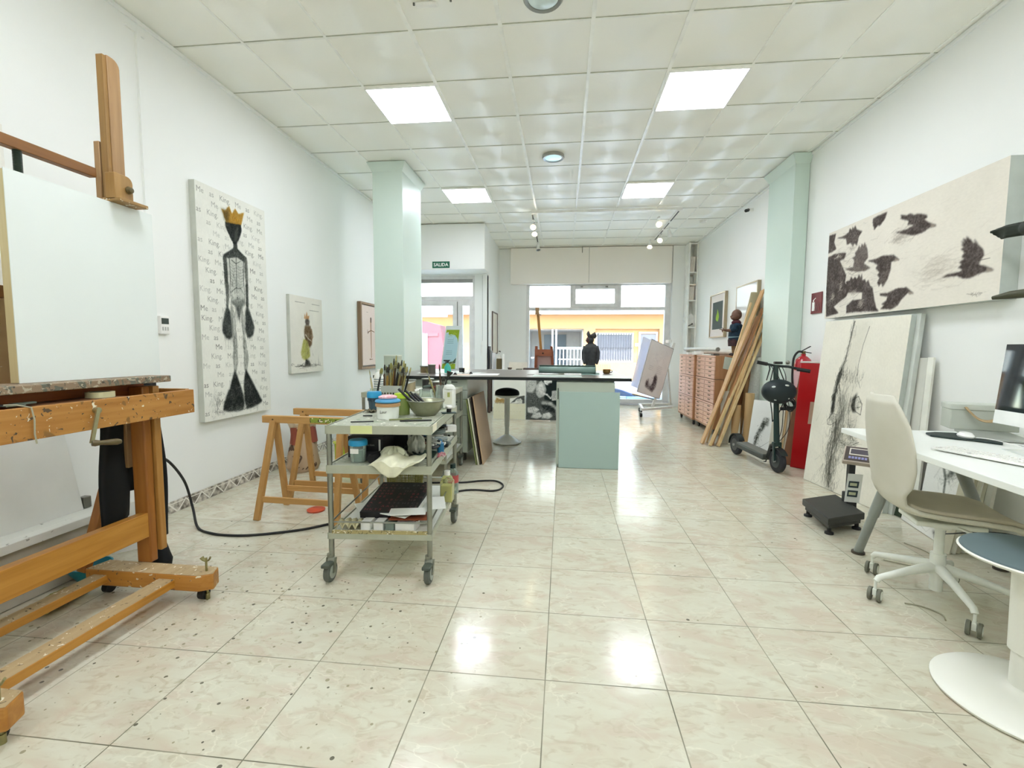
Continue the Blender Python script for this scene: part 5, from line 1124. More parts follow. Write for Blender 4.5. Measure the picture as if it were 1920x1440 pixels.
for i in range(9):
    x = -1.25+rr.uniform(-.15, .2); y = 3.95+rr.uniform(-.05, .1); k = rr.randrange(len(TC)); p = Vector((x, y, .815+.03*(i % 3))); a = rr.uniform(0, 3); d = Vector((math.cos(a)*.1, math.sin(a)*.05, .02))
    solo('paint_tube', M().tube([p, p+d*.1, p+d*.8, p+d], [.013, .015, .012, .005], 10, flat=.6), mat('tube_%d' % k, TC[k], .35), '%s paint tube lying among the cans on the second trolley' % TCN[k], 'paint tube', group='tubes on the second trolley')
# ================================================================ worktop island
DT = mat('dark_worktop', '6d645f', .3, hex2='7d746f', scale=5); DTE = mat('black_worktop_edge', '0d1513', .7)
t = thing('worktop', 'long dark-edged worktop spanning the island cabinets', 'worktop', (-.5, 5.3, .874))
part('slab', M().bb((-1.95, 4.60, .874), (.665, 6.15, .903)), DTE, t, world=True, bevel=.002); part('surface', M().bb((-1.948, 4.602, .9032), (.663, 6.148, .905)), DT, t, world=True)
SAGE = mat('sage_green_laminate', 'a9bab0', .4, var=.02, scale=1.5); SAGE2 = mat('pale_sage_door', 'bcc6ba', .4, var=.02, scale=1.5)
t = thing('island_cabinet', 'sage green island cabinet under the right end of the worktop', 'cabinet', (.22, 5.2, 0))
part('carcass', M().bb((-.055, 4.655, .0), (.505, 5.9, .873)), SAGE, t, world=True, bevel=.002)
d_ = part('door', M().bb((-.062, 4.625, .03), (.508, 4.653, .862)), SAGE2, t, world=True, bevel=.002); part('handle', M().cyl((-.046, 4.612, .69), (-.046, 4.612, .80), .005), mat('dark_handle', '46504a', .4, .5), d_, world=True)
solo('loose_panel', M().bb((-.033, 4.598, .002), (.556, 4.618, .765)), mat('aqua_grey_panel', 'a6bcb6', .42, var=.02, scale=1.2), 'loose aqua-grey board standing in front of the island cabinet', 'board', bevel=.002)
t = thing('drawer_cabinet', 'pale green drawer cabinet under the left end of the worktop', 'cabinet', (-1.3, 5.2, 0))
part('carcass', M().bb((-1.60, 4.70, .10), (-.975, 5.95, .873)), mat('pale_sage_side', 'c9cfc4', .4, var=.02), t, world=True, bevel=.002)
for (z0, z1) in ((.76, .865), (.665, .755), (.50, .66), (.11, .495)):
    dd = part('drawer', M().bb((-1.598, 4.682, z0), (-.978, 4.70, z1)), SAGE2, t, world=True, bevel=.002); part('handle', M().bb((-1.20, 4.672, z1-.03), (-1.08, 4.682, z1-.022)), mat('dark_handle', '46504a', .4, .5), dd, world=True)
for x in (-1.5, -1.05): part('foot', M().bb((x-.03, 4.78, 0), (x+.03, 4.84, .10)), mat('dark_foot', '4b4a3a', .6), t, world=True)
HB = mat('hardboard_tan', 'b79a7a', .55, var=.05, scale=4)
for i, (o, mt, lab, wd) in enumerate((((-.795, 4.62, .002), HB, 'tan hardboard sheet leaning on the drawer cabinet, outermost', .62), ((-.822, 4.615, .002), mat('dark_hardboard', '3f2f28', .6), 'thin dark sheet between the leaning boards', .60), ((-.84, 4.60, .002), mat('pale_board_edge', 'd9d8c0', .6), 'pale board leaning behind the tan sheet', .60), ((-.86, 4.60, .002), mat('olive_board_edge', '7f8a50', .6), 'innermost greenish board leaning on the drawer cabinet', .58))):
    solo('leaning_board', M().slab(o, (0, wd, 0), (-.105, 0, .70-.01*i), .012 if i != 1 else .006), mt, lab, 'board')
# items on the worktop
RL = mat('teal_grey_vinyl', '7b948d', .35, hex2='8ca49c', scale=3)
t = thing('vinyl_roll', 'loosely rolled teal-grey cutting mat lying across the worktop', 'roll', (.05, 5.2, .905))
sp_ = [(.012+.0027*a, a) for a in [i*.35 for i in range(int(2.3*2*PI/.35))]]
pts2 = [(r_*math.cos(a), r_*math.sin(a)) for r_, a in sp_]; rmax = max(r_ for r_, a in sp_)
m = M(); A_ = [m.v((-.27, 5.2+a, .907+rmax+b)) for a, b in pts2]; B_ = [m.v((.36, 5.22+a, .907+rmax+b)) for a, b in pts2]
for i in range(len(A_)-1): m._f([A_[i], A_[i+1], B_[i+1], B_[i]])
m.lathe([(0, 0), (rmax-.004, 0)], (-.268, 5.2, .907+rmax), axis=(1, 0, 0)); m.lathe([(0, 0), (rmax-.004, 0)], (.358, 5.22, .907+rmax), axis=(1, 0, 0))
part('rolled_sheet', m, RL, t, world=True, mods=[('SOLIDIFY', dict(thickness=.003))]); part('loose_end', M().grid(lambda u, v: (.20+.2*u, 5.10+.16*v, .907+.02*v*v+.004*math.sin(5*u)), 8, 8), RL, t, world=True, mods=[('SOLIDIFY', dict(thickness=.003))])
for c, d, a, lab, mt in (((-.06, 4.83), (.50, .27), 0, 'large pale green sheet on the worktop in front of the roll', mat('pale_green_paper', 'c3cfc6', .6)), ((-.84, 4.95), (.30, .30), .05, 'white sheet lying on the left part of the worktop', PAP), ((-1.07, 4.86), (.17, .2), .2, 'pinkish sheet with clips at the left of the worktop', mat('pinkish_paper', 'e6cfc2', .6)), ((-.98, 5.2), (.12, .3), -.3, 'grey-white sheet behind the white one on the worktop', mat('grey_white_paper', 'cfd2cf', .6)), ((-.35, 5.05), (.075, .05), 0, 'small grey card on the worktop', mat('grey_card2', '9c958e', .6)), ((-.10, 4.98), (.06, .05), 0, 'small olive card beside the roll', mat('olive_card', '8f9a80', .6)), ((-1.4, 5.3), (.5, .5), .1, 'large white sheet at the far left of the worktop', PAP)):
    solo('paper_sheet', M().box((*c, .9075), (*d, .003), rot=a), mt, lab, 'paper')
for x, y, lab in ((-1.13, 4.80, 'black bulldog clip at the near end of the pinkish sheet'), (-1.0, 4.99, 'black bulldog clip at the far end of the pinkish sheet')):
    t = thing('bulldog_clip', lab, 'clip', (x, y, .9095)); part('jaw', M().prism([(-.02, 0), (.02, 0), (.004, .022), (-.004, .022)], (0, -.015, 0), (1, 0, 0), (0, 0, 1), -.03), BLKP, t); part('wire', M().torus((0, 0, .026), .009, .0015, axis=(0, 1, 0)), STEEL, t)
t = thing('coffee_bowl', 'small dark patterned mug near the right end of the worktop', 'mug', (.50, 5.45, .905)); part('cup', M().lathe([(0, 0), (.03, 0), (.042, .012), (.044, .05), (.040, .05), (.036, .014), (0, .008)]), wood('tiger_glaze', '3a2a14', '8a6a2c', 'X', .25, sc=.6), t); part('cup_handle', M().torus((.048, 0, .027), .014, .004, axis=(0, 1, 0)), mat('dark_glaze', '2a2018', .3), t)
t = thing('spray_bottle', 'teal spray bottle with black head on the left of the worktop', 'spray bottle', (-1.30, 5.15, .905))
part('bottle', M().lathe([(0, 0), (.036, 0), (.038, .02), (.037, .07), (.018, .10), (.013, .115), (0, .115)]), mat('teal_plastic_bright', '3aa79a', .3), t); part('trigger_head', M().prism([(-.045, .15), (-.045, .135), (-.012, .13), (-.018, .11), (.014, .11), (.014, .13), (.035, .15)], (0, .01, 0), (1, 0, 0), (0, 0, 1), .02), BLKP, t); part('trigger', M().bar((-.022, 0, .13), (-.035, 0, .095), .008, .006), BLKP, t)
t = thing('pot', 'small dark pot beside the spray bottle', 'pot', (-1.17, 5.3, .905)); part('pot_body', M().lathe([(0, 0), (.03, 0), (.035, .05), (.03, .055), (0, .05)]), BLKP, t)
for (x, y, h_, lab) in ((-.02, 5.62, .085, 'green jar standing behind the vinyl roll'), (-.09, 5.66, .05, 'grey-green jar left of the green one')):
    t = thing('jar', lab, 'jar', (x, y, .905)); part('jar_body', M().lathe([(0, 0), (.035, 0), (.036, h_*.9), (.03, h_), (0, h_)]), mat('moss_green' if h_ > .06 else 'grey_green_dark', '4f7a2c' if h_ > .06 else '5c6a58', .4), t); part('rim', M().torus((0, 0, h_), .03, .004), mat('dark_green_plastic2', '14302b', .4), t)
for i, (x, r_, h_, hx, lab) in enumerate(((-1.44, .04, .10, '55504a', 'dark jar at the left of the worktop'), (-1.55, .05, .08, '6b5a3c', 'brown jar at the left of the worktop'))):
    tub('paint_can', lab, (x, 5.0+.1*i, .905), r_, r_, h_, mat('jarmat_%d' % i, hx, .4), STEEL, .004)
# crowned figure sculpture
def remesh(v): return [('REMESH', dict(mode='VOXEL', voxel_size=v, use_smooth_shade=True)), ('SMOOTH', dict(factor=.5, iterations=3))]
st = thing('crowned_sculpture', 'dark sculpture of a crowned figure looking up to the left, standing on the worktop', 'sculpture', (.33, 5.72, .905))
m = M(); m.lathe([(0, .0), (.055, .0), (.06, .10), (.075, .18), (.086, .25), (.083, .30), (.06, .335), (.03, .352), (.024, .375), (0, .38)], n=24, sy=.75)
for s in (-1, 1): m.tube([(s*.066, 0, .315), (s*.088, -.01, .24), (s*.088, -.02, .16), (s*.07, -.045, .10)], [.026, .024, .019, .015], 10)
for s in (-1, 1): m.tube([(s*.03, 0, .03), (s*.032, 0, .0)], [.03, .028], 10)
m.ball((-.008, -.005, .395), (.046, .044, .05)); m.ball((-.052, -.006, .385), (.014, .014, .013)); m.ball((-.04, -.006, .368), (.016, .018, .013)); m.ball((.004, -.046, .39), (.010, .007, .016))
part('body', m, mat('charred_dark_wood', '26282a', .6, hex2='3b3d3f', scale=20, bump=.3), st, mods=remesh(.005))
part('face', M().ball((-.036, -.012, .388), (.026, .032, .034)), mat('reddish_face', '7a2f26', .6, hex2='3a2a24', scale=30), st, label='reddish face')
for z, dx in ((.398, -.002), ): part('eye', M().ball((-.056, -.028, z), (.005, .004, .004)), mat('eye_white', 'cfc9bd', .4), st)
cw = M(); ax = Vector((.25, 0, 1)).normalized(); c0 = Vector((.004, -.002, .418)); q_ = Vector((0, 0, 1)).rotation_difference(ax).to_matrix(); n_ = 40
lo = []; hi = []
for i in range(n_):
    a = 2*PI*i/n_; tz = .028+.046*abs(((i*5/n_) % 1)-.5)*2; lo.append(cw.v(c0+q_ @ Vector((.047*math.cos(a), .047*math.sin(a), 0)))); hi.append(cw.v(c0+q_ @ Vector((.068*math.cos(a), .068*math.sin(a), tz))))
for i in range(n_): j = (i+1) % n_; cw._f([lo[i], lo[j], hi[j], hi[i]])
part('crown', cw, mat('grey_metal_crown', '5c5a5c', .45, .5), st, mods=[('SOLIDIFY', dict(thickness=.004))], label='dull grey five-pointed crown')
# ---- wobble stools
def stool(lab, c, seat_z, seat_h, rs, rbase, colr, seatmat, wm, dome, basep):
    t = thing('wobble_stool', lab, 'stool', c, 0, 'white pedestal stools')
    part('base', M().lathe(basep, n=64), wm, t, smooth=60)
    part('column', M().lathe([(colr*1.0, .02), (colr*.98, seat_z*.35), (colr*1.0, seat_z*.351), (colr*1.18, seat_z*.36), (colr*1.3, seat_z-.02), (0, seat_z-.02)], n=32), wm, t)
    part('seat_shell', M().lathe([(0, seat_z-.03), (rs*.6, seat_z-.03), (rs*.97, seat_z-.004), (rs, seat_z+.004), (rs*.98, seat_z+.008), (0, seat_z+.008)], n=64), wm, t, smooth=60)
    part('seat_cushion', M().lathe([(rs*.97, seat_z+.008), (rs*.96, seat_z+.008+seat_h*.3)] + [(rs*.96*math.cos(a), seat_z+.008+seat_h*(.3+.7*math.sin(a))) for a in [PI/2*k/8 for k in range(1, 8)]] + [(0, seat_z+.008+seat_h)], n=64), seatmat, t, smooth=60)
    return t
WST = mat('white_moulded_plastic', 'e9e9df', .35, var=.015, scale=2)
stool('white pedestal stool with black domed seat by the island', (-.69, 5.74, 0), .605, .085, .158, .18, .027, mat('black_seat_fabric', '191b19', .85), WST, 0, [(0, 0), (.15, 0), (.178, .012), (.18, .02), (.15, .035), (.10, .07), (.045, .10), (.028, .115), (0, .115)])
# ---- art leaning at the back, under the worktop
for nm in (0,):
    k = Ras(.535, .785, .003, 'e4e4da', .02, 4)
    k.poly([(.0, .0), (.535, .0), (.535, .26), (.0, .26)], 'dcd8bc', .004); k.poly([(.02, .27), (.05, .36), (.10, .33), (.16, .35), (.22, .30), (.24, .27)], '9a7a42', .006); k.poly([(.29, .27), (.33, .31), (.40, .37), (.47, .39), (.52, .395), (.52, .27), (.48, .27), (.485, .32), (.455, .35), (.40, .34), (.35, .29)], '3f423f', .005)
    k.line([(.02, .265), (.51, .265)], .006, '4c4636', .006); k.hatch(.12, .30, .10, .04, 90, .04, .007, ['4a3a1c', '8a6a34', 'c9a868', 'e4d9b0'], alpha=.6); k.hatch(.42, .32, .08, .04, 60, .05, .006, ['33352f', 'c9cac0'], alpha=.5)
    for i in range(9): k.line([(.04+.05*i, .13), (.065+.05*i, .13)], .006, '9a977e', .003)
    canvas_thing('canvas', 'pale canvas with golden and grey arched shapes behind the black-seated stool', 'canvas', k, (-1.15, 7.62, .01), (.535, 0, 0), (0, .10, .78), .02, mat('pale_canvas_side', 'd9d8cc', .7))
    k = Ras(.535, .785, .003, '15201e', .05, 8); W_, L1, L2, K_ = 'e6e6e0', 'c3c4be', '8f918c', '141a19'
    k.poly([(.0, .0), (.53, .0), (.53, .20), (.44, .30), (.30, .34), (.28, .5), (.30, .60), (.22, .64), (.16, .70), (.0, .72)], '565955', .008)
    k.poly([(.0, .46), (.10, .44), (.17, .56), (.16, .66), (.10, .72), (.0, .74)], L1, .010); k.poly([(.16, .56), (.24, .66), (.30, .60), (.33, .50), (.30, .40), (.22, .36), (.16, .42)], L1, .008)
    k.poly([(.28, .64), (.31, .70), (.38, .72), (.42, .68), (.42, .62), (.38, .58), (.33, .58), (.30, .60)], W_, .005); k.poly([(.29, .66), (.33, .735), (.41, .725), (.42, .69), (.37, .70), (.33, .66)], K_, .005); k.poly([(.35, .60), (.40, .62), (.42, .58), (.38, .55)], K_, .006); k.line([(.39, .665), (.415, .665)], .007, K_)
    k.poly([(.20, .58), (.26, .60), (.29, .50), (.27, .44), (.20, .46)], W_, .008); k.line([(.25, .45), (.34, .42), (.40, .36), (.43, .40)], .035, W_, .02, .9); k.poly([(.42, .48), (.53, .50), (.51, .33), (.42, .32)], L1, .004); k.hatch(.47, .41, .05, .08, 60, .06, .006, [K_, W_, L2], ang=1.3, alpha=.6)
    k.poly([(.25, .26), (.36, .30), (.50, .27), (.53, .20), (.48, .12), (.36, .15), (.27, .18)], K_, .010, .9); k.line([(.28, .28), (.40, .27), (.50, .20), (.52, .05)], .06, L1, .05, .85); k.line([(.30, .23), (.42, .22)], .012, K_)
    for p_ in ([(.02, .20), (.14, .22), (.22, .17), (.14, .10), (.03, .12)], [(.12, .10), (.22, .13), (.28, .06), (.18, .02), (.08, .04)], [(.28, .10), (.38, .13), (.44, .07), (.38, .02), (.26, .03)]): k.poly(p_, W_, .006); k.within(p_, 60, .04, .005, [K_, L2], alpha=.5)
    for cx, cy, rx, ry, n_ in ((.12, .35, .10, .16, 110), (.24, .5, .08, .08, 40), (.08, .6, .06, .08, 40), (.3, .2, .2, .10, 60), (.25, .06, .22, .06, 50)): k.hatch(cx, cy, rx, ry, n_, .06, .006, [K_, K_, L2, W_], alpha=.65, spread=1.2)
    canvas_thing('drawing', 'black and white drawing of a seated bearded man, left of the island cabinet', 'drawing', k, (-.60, 7.62, .01), (.535, 0, 0), (0, .10, .78), .02, mat('black_canvas_side', '1c2422', .7))
t = thing('side_table', 'narrow white-topped table with dark legs at the back left', 'table', (-.9, 8.6, 0))
part('table_top', M().bb((-1.375, 8.35, .775), (-.15, 8.64, .80)), mat('white_laminate', 'e8e9e4', .45, var=.02), t, world=True, bevel=.002); part('apron_board', M().bb((-1.30, 8.40, .69), (-.18, 8.44, .775)), mat('dark_brown_apron', '5a4c3c', .6), t, world=True)
for x in (-1.34, -.2): part('leg', M().bb((x-.02, 8.37, 0), (x+.02, 8.41, .775)), mat('dark_brown_leg', '4a3a30', .6), t, world=True); part('leg', M().bb((x-.02, 8.59, 0), (x+.02, 8.63, .775)), mat('dark_brown_leg', '4a3a30', .6), t, world=True)
solo('portfolio', M().bb((-.72, 8.38, .8005), (-.32, 8.62, .83)), mat('dark_brown_board', '4c3b33', .6), 'dark flat portfolio lying on the back table', 'portfolio', bevel=.004); solo('flat_box', M().bb((-.85, 8.38, .8005), (-.745, 8.62, .815)), mat('olive_grey', '6f6c58', .6), 'thin olive board beside the portfolio on the back table', 'board')
solo('paper_sheet', M().slab((-1.0, 8.55, .801), (.34, 0, 0), (0, .04, .13), .004), mat('cream_paper', 'ddd5c6', .7), 'cream sheet propped up on the back table', 'paper')
t = thing('small_bowl', 'small dark bowl in front of the cream sheet', 'bowl', (-.97, 8.45, .801)); part('bowl_body', M().lathe([(0, 0), (.03, 0), (.045, .035), (.04, .035), (.025, .006), (0, .006)]), mat('brown_glaze', '5c4a3c', .4), t)
solo('olive_tin', M().bb((-1.23, 8.52, .8005), (-1.13, 8.6, .995)), mat('olive_tin', '5f5230', .5), 'olive square tin on the back table', 'tin', bevel=.003)
t = thing('small_figure', 'small white bust with dark hair on top of the olive tin', 'figurine', (-1.18, 8.56, .996)); part('bust', M().lathe([(0, 0), (.035, 0), (.03, .05), (.015, .07), (.012, .085), (0, .09)]).ball((0, 0, .11), (.022, .024, .028)), mat('plaster_white', 'dcd8d2', .7), t); part('hair', M().ball((.003, .004, .125), (.024, .024, .018)), mat('dark_hair', '3a3432', .8), t)
solo('white_block', M().bb((-1.12, 8.50, .8005), (-1.095, 8.63, 1.08)), WHITEP, 'narrow white board edge right of the olive tin', 'board')
for i, (x, w_, h_, hx, lab) in enumerate(((-1.375, .03, .42, '35383c', 'dark board standing against the recess wall, leftmost'), (-1.335, .03, .34, '8d8f8e', 'grey board leaning in the recess corner'), (-1.30, .06, .30, 'e6e6ea', 'white roll standing in the recess corner'))):
    solo('standing_board', M().slab((x+.01, 8.45, .801), (w_*.6, .13, 0), (0, .02, h_), .01), mat('sb_%d' % i, hx, .6), lab, 'board')
t = thing('framed_picture', 'tall narrow framed picture on the recess wall at the back left', 'picture', (-1.38, 9.3, 1.07))
m = M(); m.bb((-1.384, 8.95, 1.07), (-1.36, 8.975, 1.9)); m.bb((-1.384, 9.6, 1.07), (-1.36, 9.625, 1.9)); m.bb((-1.384, 8.975, 1.07), (-1.36, 9.6, 1.095)); m.bb((-1.384, 8.975, 1.875), (-1.36, 9.6, 1.9)); part('frame', m, mat('brown_grey_frame', '7a6a62', .6), t, world=True); part('print', M().bb((-1.384, 8.975, 1.095), (-1.372, 9.6, 1.875)), mat('cream_paper', 'ddd5c6', .7), t, world=True)
# door side bits
sg = thing('exit_sign', 'green exit sign on the header over the entrance', 'sign', (-2.1, 7.875, 2.545))
part('plate', M().bb((-2.245, 7.871, 2.545), (-1.945, 7.879, 2.655)), mat('exit_green', '0d5f46', .4), sg, world=True)
m = M(); text(m, 'SALIDA', (-2.095, 7.8708, 2.575), (1, 0, 0), (0, 0, 1), .078, lift=.0006, align='CENTER', bold=.02); part('lettering', m, mat('sign_white', 'f2f5f0', .5), sg, world=True)
a = Art((-2.165, 8.02, .72), (.275, 0, 0), (.085, .12, .86), .012, 'cfd6d4'); L_ = a.h
a.poly([(.02, .20), (.255, .20), (.255, .74), (.02, .74)], 'a9c8cf'); a.poly([(.02, .80), (.255, .80), (.255, .56), (.235, .64), (.19, .70), (.12, .72), (.07, .71), (.06, .76), (.02, .74)], '8ea52c'); a.poly([(.02, .06), (.255, .06), (.255, .19), (.14, .21), (.02, .19)], '8aa32a'); a.poly([(.02, .20), (.09, .22), (.2, .23), (.255, .30), (.25, .2), (.12, .19)], '4c5a48')
for y in (.62, .59, .56, .42, .39, .36): a.line([(.06, y), (.17, y)], .006, '6a8084', .005)
a.scratch(.15, .72, .1, .05, 40, .05, .005, ['6d8420', 'b4c24a']); a.scratch(.14, .2, .12, .03, 40, .05, .004, ['33402f', '7d8f5c', 'd5dccb'])
solo('poster_board', a.m, PAINT, 'tilted green and pale blue poster board standing before the entrance door', 'poster', smooth=0)
t = thing('poster_stand', 'grey easel rest under the green poster board', 'stand', (-2.0, 8.1, 0)); part('shelf', M().bb((-2.19, 7.98, .69), (-1.86, 8.06, .72)), GREYP, t, world=True)
for x in (-2.15, -1.90): part('leg', M().bar((x, 8.03, .69), (x, 8.0, 0), .02, .02), GREYP, t, world=True)
part('leg', M().bar((-2.02, 8.05, .69), (-2.02, 8.35, 0), .02, .02), GREYP, t, world=True)
t = thing('entry_phone', 'white door phone with cord on the wall beside the entrance', 'intercom', (-1.48, 8.41, 1.05)); part('cable', M().cyl((-1.47, 8.415, 1.32), (-1.47, 8.415, 2.5), .004), GREYP, t, world=True); part('handset', M().bb((-1.50, 8.385, 1.05), (-1.44, 8.42, 1.30)), WHITEP, t, world=True, bevel=.008)
# back easel by the window
be = thing('studio_easel', 'small reddish-brown easel with tall mast standing by the shop window', 'easel', (-.4, 8.8, 0))
RW_ = wood('red_brown_wood', '7a3a1c', '8d4a26', 'Z', .45)
part('mast', M().bar((-.345, 8.75, .4), (-.49, 8.80, 1.90), .05, .03, up=(0, 1, 0)), wood('golden_brown_wood', '9a6a22', 'ab7a32', 'Z', .45), be, world=True); part('clamp', M().bb((-.53, 8.72, 1.82), (-.46, 8.78, 1.95)).bb((-.47, 8.66, 1.80), (-.42, 8.76, 1.82)), PALE, be, world=True)
for x0, x1 in ((-.50, -.53), (-.22, -.14)): part('side_post', M().bar((x0, 8.7, 1.23), (x1, 8.7, .0), .05, .03, up=(0, 1, 0)), RW_, be, world=True)
part('cross_board', M().bb((-.53, 8.66, 1.05), (-.21, 8.69, 1.17)), wood('red_brown_wood_x', '8a4a30', '9c5a3c', 'X', .45), be, world=True); part('cross_board', M().bb((-.55, 8.66, .70), (-.15, 8.69, .78)), wood('red_brown_wood_x', '8a4a30', '9c5a3c', 'X', .45), be, world=True); part('back_panel', M().bb((-.50, 8.72, .3), (-.20, 8.735, 1.06)), mat('dusty_pink_board', 'a88a84', .7), be, world=True); part('knob', M().ball((-.375, 8.645, 1.10), .014), BLKP, be, world=True)
# ---- wheeled display board near the window
ws = thing('display_board_stand', 'white wheeled stand holding a tilted board by the window', 'stand', (1.75, 8.5, 0))
WM_ = mat('white_steel_tube', 'dcdcd8', .35)
part('base_rail', M().bar((1.36, 8.28, .13), (2.0, 8.75, .13), .05, .04), WM_, ws, world=True, bevel=.003); part('base_rail', M().bar((1.45, 9.05, .13), (2.1, 9.2, .13), .05, .04), WM_, ws, world=True, bevel=.003)
part('cross_rail', M().bar((1.40, 8.3, .13), (1.47, 9.06, .13), .04, .04), WM_, ws, world=True)
for x, y in ((1.37, 8.29), (1.47, 9.05)):
    c = part('castor', M().cyl((x, y, .06), (x, y, .16), .012), WM_, ws, world=True); part('wheel', M().cyl((x-.02, y, .035), (x+.02, y, .035), .035), RUB, c, world=True); part('lock', M().ball((x-.0, y-.03, .1), .016), BLKP, c, world=True)
part('mast', M().bar((1.60, 8.50, .15), (1.94, 8.48, 1.30), .045, .03, up=(0, 1, 0)), WM_, ws, world=True, bevel=.002); part('rear_strut', M().bar((1.86, 8.55, .83), (2.02, 8.95, .15), .03, .02, up=(0, 1, 0)), WM_, ws, world=True); part('top_hook', M().bb((1.80, 8.30, 1.30), (1.86, 8.52, 1.35)), WM_, ws, world=True); part('ledge', M().bar((1.18, 8.03, .42), (1.60, 8.44, .30), .03, .02), GREYP, ws, world=True)
WU, WV = Vector((.46, .42, -.165)), Vector((.215, -.01, .90)); k = Ras(WU.length, WV.length, .004, 'eceaec', .03, 12); W2, H2 = k.w, k.h
for p_, q_ in (((0, 0), (0, H2)), ((0, H2), (W2, H2)), ((W2, H2), (W2, 0)), ((W2, 0), (0, 0))): k.line([p_, q_], .02, '77777e', .02, .9)
k.poly([(.16, .14), (.38, .08), (.44, .18), (.42, .34), (.35, .40), (.31, .30), (.28, .18), (.23, .20), (.21, .28), (.15, .24)], '43383f', .012, .9, .5); k.poly([(.25, .19), (.32, .18), (.33, .30), (.28, .36), (.24, .28)], 'eceaec', .01); k.hatch(.3, .2, .12, .1, 110, .06, .008, ['43383f', '7a6d78', 'e2dfe2'], alpha=.5)
for i in range(3): k.line([(.13, .50-i*.03), (.24, .50-i*.03)], .008, 'a9a5aa', .006)
for i in range(5): k.line([(.35, .54-i*.03), (.48, .54-i*.03)], .008, 'a9a5aa', .006)
k.hatch(.3, .7, .3, .25, 60, .16, .012, ['fbfbff', 'dcdae2', 'f4f4fa'], alpha=.5, spread=1.4); k.hatch(.4, .62, .08, .04, 8, .08, .01, ['ffffff'], ang=PI/2, spread=.1, alpha=.9)
canvas_thing('display_board', 'tilted plastic-wrapped print of a drawing on the wheeled stand', 'print', k, (1.255, 8.05, .46), WU, WV, .015, mat('pale_board_side', 'd4d3d8', .5))
solo('wrapped_sheet', M().slab((1.16, 8.12, .56), (.25, .18, -.10), (.19, .02, .84), .006), glass('plastic_wrap', 'f6f7fc', .12, .7), 'plastic sleeve sticking out left of the tilted print', 'sleeve', smooth=0)
# ================================================================ right side of the room
# ---- shelf unit built in beside the window
t = thing('shelf_unit', 'tall narrow white shelf unit in the far right corner', 'shelf', (2.52, 9.8, 0))
m = M(); m.bb((2.43, 9.62, 0), (2.455, 9.925, 3.28)); m.bb((2.585, 9.62, 0), (2.609, 9.925, 3.28)); m.bb((2.455, 9.90, 0), (2.585, 9.925, 3.28)); part('side_panel', m, WHITEP, t, world=True, bevel=.002)
for z in (1.19, 1.62, 2.15, 2.70, 3.26): part('shelf', M().bb((2.455, 9.63, z-.011), (2.585, 9.90, z+.011)), WHITEP, t, world=True)
for z0, n_, tall in ((2.712, 5, .30), (2.162, 5, .27)):
    for i in range(n_):
        x = 2.463+i*.022; solo('catalogue', M().slab((x, 9.66, z0), (.006+0*i, .2, 0), (.012, 0, tall), .017), mat('cream_spine', 'e6ddd2', .6), '%s white catalogue spine standing on the %s filled shelf of the corner unit' % (['leftmost', 'second', 'middle', 'fourth', 'rightmost'][i], 'upper' if z0 > 2.5 else 'lower'), 'book', group='catalogues in the corner shelves')
solo('flat_book', M().bb((2.46, 9.64, 2.445), (2.58, 9.88, 2.475)), mat('cream_spine', 'e6ddd2', .6), 'white book lying flat on the lower row of catalogues', 'book')
solo('shelf_board', M().bar((2.46, 9.75, 1.86), (2.575, 9.75, 1.65), .2, .016, up=(0, 1, 0)), WHITEP, 'white board leaning diagonally inside the corner shelf unit', 'board')
solo('hand_brush', M().tube([(2.47, 9.7, 1.65), (2.53, 9.7, 1.68), (2.56, 9.7, 1.70)], [.006, .01, .018], 8), mat('dark_metal', '55534e', .5), 'small dark tool lying in the lowest open shelf of the corner unit', 'tool')
# ---- plan chests
PCH = wood('pinkish_beech_veneer', 'dcb09a', 'e6bfa9', 'Y', .4); PSIDE = wood('brown_veneer_side', 'a3734d', 'b38460', 'Z', .4)
def chest(y0, y1, lab, xf=2.06, xb=2.585):
    t = thing('plan_chest', lab, 'plan chest', ((xf+xb)/2, (y0+y1)/2, 0), 0, 'drawer plan chests against the right wall')
    z = .105
    part('plinth', M().bb((xf+.005, y0, .085), (xb, y1, .112)), PSIDE, t, world=True)
    for k, (h) in enumerate((.335, .335, .33)):
        part('carcass', M().bb((xf+.014, y0, z+.006), (xb, y1, z+h)), PSIDE, t, world=True, bevel=.002)
        part('tier_rail', M().bb((xf-.002, y0+.002, z+h-.022), (xf+.014, y1-.002, z+h)), PCH, t, world=True)
        for i in range(5):
            a = z+.008+i*(h-.034)/5; b = a+(h-.034)/5-.005
            d = part('drawer', M().bb((xf, y0+.008, a), (xf+.014, y1-.008, b)), PCH, t, world=True, bevel=.0015)
            for f in (.2, .8):
                y = y0+(y1-y0)*f; part('handle', M().tube([(xf, y-.035, b-.014), (xf-.012, y-.03, b-.016), (xf-.012, y+.03, b-.016), (xf, y+.035, b-.014)], .0055, 6), mat('dark_brass_handle', '6f6248', .4, .5), d, world=True)
            part('label_slit', M().bb((xf-.0012, (y0+y1)/2-.006, a+.008), (xf, (y0+y1)/2+.006, b-.008)), mat('brown_slit', '8a5a40', .6), d, world=True)
        z += h
    for y in (y0+.06, y1-.06):
        for x in (xf+.05, xb-.05): c = part('castor', M().cyl((x-.012, y, .033), (x+.012, y, .033), .033), RUB, t, world=True); part('castor_fork', M().bb((x-.02, y-.012, .035), (x+.02, y+.012, .086)), mat('dark_metal', '55534e', .5), c, world=True)
    return t
chest(6.63, 7.50, 'pinkish plan chest nearest the planks, with three tiers of drawers'); chest(7.52, 8.40, 'pinkish plan chest farther back, towards the window', xf=2.02)
